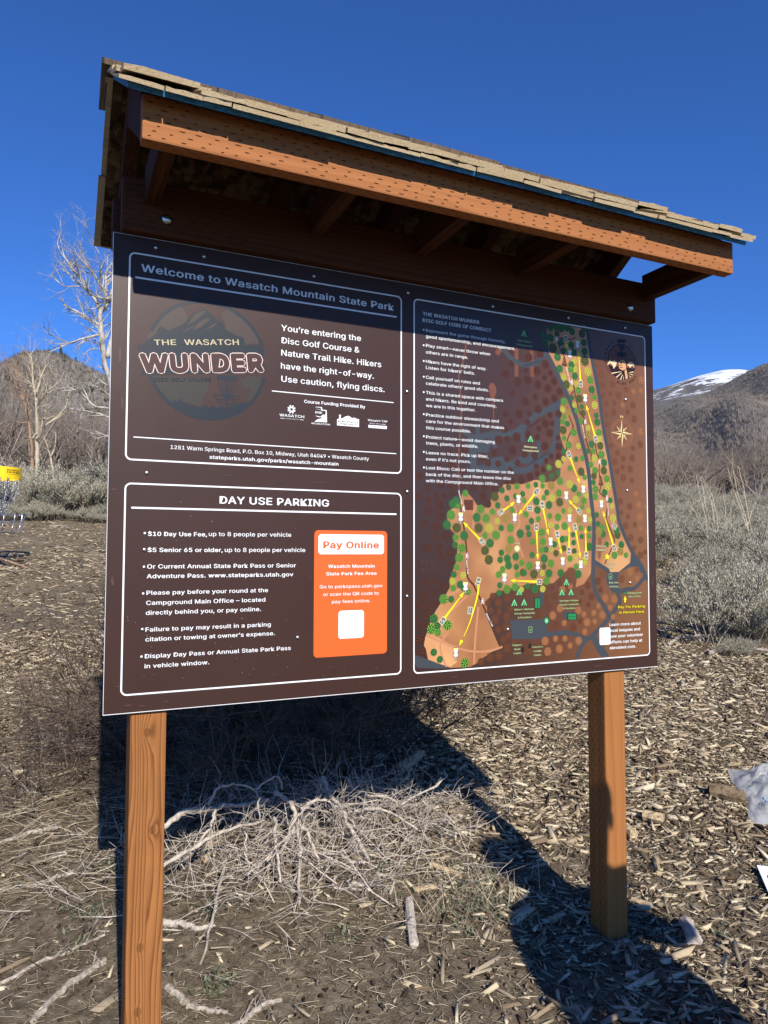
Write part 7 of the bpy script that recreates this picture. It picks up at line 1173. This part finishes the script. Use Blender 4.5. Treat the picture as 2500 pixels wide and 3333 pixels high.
for k in range(15):
    a = 2*math.pi*(k+.15)/15; c_, s_ = math.cos(a), math.sin(a); mb.tube([(RT*c_-.03*c_, RT*s_-.03*s_, zt1+.006), (RT*c_, RT*s_, zt1+.004), ((RT-.006)*c_, (RT-.006)*s_, (zt0+zt1)/2), ((RT-.042)*c_, (RT-.042)*s_, zt0), (.02*c_, .02*s_, zt0-.004)], .004, 6)
bp(mb, "wire_tray", M_metal)

# ---------------------------------------------------------------- plastic bag and printed card at the right edge
M_bag = newmat('clear_plastic', (.68,.68,.67), .16, .5); g = NG(M_bag)
tr = g.node('ShaderNodeBsdfTransparent'); tr.inputs[0].default_value = (.86,.87,.88,1); ms = g.node('ShaderNodeMixShader'); ms.inputs[0].default_value = .36
g.l(tr.outputs[0], ms.inputs[1]); g.l(g.b.outputs[0], ms.inputs[2]); g.l(ms.outputs[0], g.n['Material Output'].inputs[0])
M_bagblue = newmat('blue_bag_print', (.02,.12,.32), .4, .4)
rgb_ = np.random.default_rng(4); nu = 46
U, Vv = np.meshgrid(np.linspace(0, 1, nu), np.linspace(0, 1, nu))
c00, c10, c11, c01 = np.array((2.80,.39)), np.array((3.15,.22)), np.array((3.58,.60)), np.array((3.12,.80))
XY = (c00[None,None]*((1-U)*(1-Vv))[...,None]+c10*(U*(1-Vv))[...,None]+c11*(U*Vv)[...,None]+c01*((1-U)*Vv)[...,None])
def crump(s): 
    q = fbm(XY[...,0]*1.0, XY[...,1], 22, 5, s); return np.abs(q)
hump = (np.sin(U*np.pi)*np.sin(Vv*np.pi))**.6
pr = []
for s, k in ((3, 1.0), (7, .25)):
    Zb = gzm(XY[...,0], XY[...,1])+.012+hump*(.06*k+.085*crump(s)*k)
    dx = fbm(XY[...,0], XY[...,1], 17, 3, s+1)*.016; dy = fbm(XY[...,0], XY[...,1], 17, 3, s+2)*.016
    V = np.stack([XY[...,0]+dx, XY[...,1]+dy, Zb], -1).reshape(-1, 3); idx = np.arange(nu*nu).reshape(nu, nu)
    pr.append((V, np.stack([idx[:-1,:-1], idx[:-1,1:], idx[1:,1:], idx[1:,:-1]], -1).reshape(-1, 4)))
V, F = merge(pr); nf = len(F)//2; mi = np.zeros(len(F), int)
for j in range(nu-1):
    i = int(6+5*math.sin(j*.25)); 
    if 8 < j < 26: mi[(i+ (j//3))*(nu-1) % nf + j] = 1
bag = link("plastic_bag", np_mesh("plastic_bag", V, F, False, mi), [M_bag, M_bagblue])
tag(bag, "crumpled clear plastic bag with blue print lying on the mulch at the right edge", "bag")
M_card = newmat('white_card', (.78,.80,.80), .5, .3)
card = empty("printed_card", (2.56,.05,gzf(2.56,.05))); tag(card, "white card with a black round emblem on the ground at the lower right edge", "card")
mb = MB(); e1 = Vector((-.115,-.135,-.02)); e2 = Vector((.30,-.25,.0)); p0 = Vector((2.473,.13,gzf(2.473,.13)+.035)); nrm = e2.cross(e1).normalized()
if nrm.z < 0: nrm = -nrm
e1 = e1*2.0
qs = [p0, p0+e2, p0+e2+e1, p0+e1]
mb.add([q for q in qs]+[q-nrm*.004 for q in qs], [(0,1,2,3),(7,6,5,4),(0,4,5,1),(1,5,6,2),(2,6,7,3),(3,7,4,0)])
o = mb.build("sheet", M_card, card); o.location = -card.location
mb = MB(); u1, u2 = e1.normalized(), e2.normalized(); cc = p0+u1*.088+u2*.056+nrm*.0008
A = [2*math.pi*i/36 for i in range(37)]
for r0, r1 in ((.030,.036),(.012,.017)):
    mb.add([cc+(u1*math.cos(a)+u2*math.sin(a))*r_ for r_ in (r0, r1) for a in A], [(i, i+1, 38+i, 37+i) for i in range(36)])
for i in range(6):
    a = math.pi*i/3; d = u1*math.cos(a)+u2*math.sin(a); s = nrm.cross(d)*.002; mb.add([cc+d*.014-s, cc+d*.033-s, cc+d*.033+s, cc+d*.014+s], [(0,1,2,3)])
o = mb.build("emblem", M_blk, card); o.location = -card.location
# wire staple hanging from the right post
mb = MB(); mb.tube([(1.672,.0115,-.73),(1.676,.004,-.735),(1.684,.003,-.732),(1.690,.006,-.722),(1.694,.010,-.706)], .0008, 5); o = mb.build("wire_staple", M_zinc, kiosk); o.location = -BASE

# ---------------------------------------------------------------- bystander whose shadow falls across the right post
def skin(name, V, E, R_, mats, sub=2):
    me = bpy.data.meshes.new(name); me.from_pydata(V, E, []); o = bpy.data.objects.new(name, me); COL.objects.link(o)
    md = o.modifiers.new("s", 'SKIN'); md.branch_smoothing = .6
    for i, sv in enumerate(me.skin_vertices[0].data): sv.radius = R_[i] if isinstance(R_[i], tuple) else (R_[i], R_[i]); sv.use_root = (i == 0)
    o.modifiers.new("u", 'SUBSURF').levels = sub
    bpy.context.view_layer.update(); dg = bpy.context.evaluated_depsgraph_get()
    m2 = bpy.data.meshes.new_from_object(o.evaluated_get(dg)); bpy.data.objects.remove(o); m2.name = name
    m2.polygons.foreach_set('use_smooth', [True]*len(m2.polygons)); m2.materials.clear()
    for x in mats: m2.materials.append(x)
    return m2
M_skin = newmat('skin', (.48,.27,.19), .5, .3); M_jkt = newmat('dark_jacket', (.04,.05,.075), .85, .1); M_trs = newmat('grey_trousers', (.10,.10,.11), .9, .1); M_hair = newmat('brown_hair', (.05,.03,.02), .7, .2); M_shoe = newmat('dark_shoe', (.03,.028,.026), .6, .3); M_eye = newmat('eye', (.8,.8,.78), .2, .5)
PX, PY = 1.43, -1.80; PZ = gzf(PX, PY)
per = empty("person", (PX, PY, PZ)); tag(per, "person in dark jacket and grey trousers standing with one elbow raised", "person")
V = [(0,0,.98),(0,0,1.12),(0,0,1.30),(0,0,1.46),(0,.005,1.555),(0,.02,1.62),(0,.03,1.70),(0,.035,1.76),
  (-.10,0,.92),(-.115,.01,.50),(-.12,-.01,.10),(-.13,.11,.045),(.10,0,.92),(.115,.01,.50),(.12,-.01,.10),(.13,.11,.045),
  (-.10,0,1.455),(-.17,0,1.42),(-.235,-.01,1.17),(-.27,.06,.93),(-.275,.085,.86),
  (.10,0,1.455),(.19,0,1.44),(.29,.07,1.22),(.15,.26,1.24),(.11,.31,1.26)]
E_ = [(0,1),(1,2),(2,3),(3,4),(4,5),(5,6),(6,7),(0,8),(8,9),(9,10),(10,11),(0,12),(12,13),(13,14),(14,15),(3,16),(16,17),(17,18),(18,19),(19,20),(3,21),(21,22),(22,23),(23,24),(24,25)]
R_ = [(.235,.18),(.235,.18),(.255,.19),(.19,.15),(.062,.06),(.078,.092),(.082,.098),(.062,.07),.092,.062,.048,.045,.092,.062,.048,.045,.095,.09,.075,.05,.034,.095,.095,.085,.05,.034]
# fingers: five short chains on each palm
def hand(i0, pos, fwd, side, upv):
    pos, fwd, side, upv = Vector(pos), Vector(fwd).normalized(), Vector(side).normalized(), Vector(upv).normalized()
    k = len(V); V.append(tuple(pos+fwd*.05)); R_.append((.036,.018)); E_.append((i0, k))
    for j, (off, L1) in enumerate(((-.030,.060),(-.010,.072),(.010,.068),(.028,.052))):
        b0 = pos+fwd*.085+side*off; b1 = b0+fwd*L1*.5-upv*.010; b2 = b1+fwd*L1*.35-upv*.028
        n0 = len(V); V.extend([tuple(b0), tuple(b1), tuple(b2)]); R_.extend([.010,.009,.0075]); E_.extend([(k, n0), (n0, n0+1), (n0+1, n0+2)])
    n0 = len(V); t0 = pos+fwd*.03-side*.035; t1 = t0+fwd*.035-side*.022; V.extend([tuple(t0), tuple(t1), tuple(t1+fwd*.03-side*.004)]); R_.extend([.013,.011,.009]); E_.extend([(k, n0), (n0, n0+1), (n0+1, n0+2)])
hand(20, (-.275,.09,.85), (.0,.12,-1), (0,1,.1), (-1,0,0)); hand(25, (.10,.32,1.265), (-.75,.5,.25), (.3,.2,-.9), (0,1,0))
bm_ = skin("body", V, E_, R_, [M_skin, M_jkt, M_trs, M_shoe])
for p in bm_.polygons:
    c = p.center; hand_ = (c.x < -.22 and c.z < .90) or (c.y > .27 and c.z > 1.1)
    p.material_index = 0 if (c.z > 1.545 or hand_) else (1 if (c.z > .90 or abs(c.x) > .215) else (3 if c.z < .09 else 2))
ob_ = link("body", bm_, [], per)
mb = MB()
def ball(mb, c, r_, sq=(1,1,1), n=10, mi=0):
    bm = bmesh.new(); bmesh.ops.create_uvsphere(bm, u_segments=n*2, v_segments=n, radius=1)
    bm.verts.index_update(); mb.add([(c[0]+v.co.x*r_*sq[0], c[1]+v.co.y*r_*sq[1], c[2]+v.co.z*r_*sq[2]) for v in bm.verts], [[v.index for v in f.verts] for f in bm.faces], mi); bm.free()
ball(mb, (0,.012,1.745), .098, (.9,1.0,.92)); bp(mb, "hair", M_hair, per)
mb = MB(); ball(mb, (0,.132,1.665), .016, (.8,1.1,1.5), 6); ball(mb, (-.083,.025,1.675), .03, (.35,.7,1), 6); ball(mb, (.083,.025,1.675), .03, (.35,.7,1), 6); bp(mb, "facial_features", M_skin, per)
for sx in (-1, 1):
    mb = MB(); ball(mb, (sx*.033,.112,1.69), .012, (1,.6,.7), 6); bp(mb, "eye", M_eye, per)
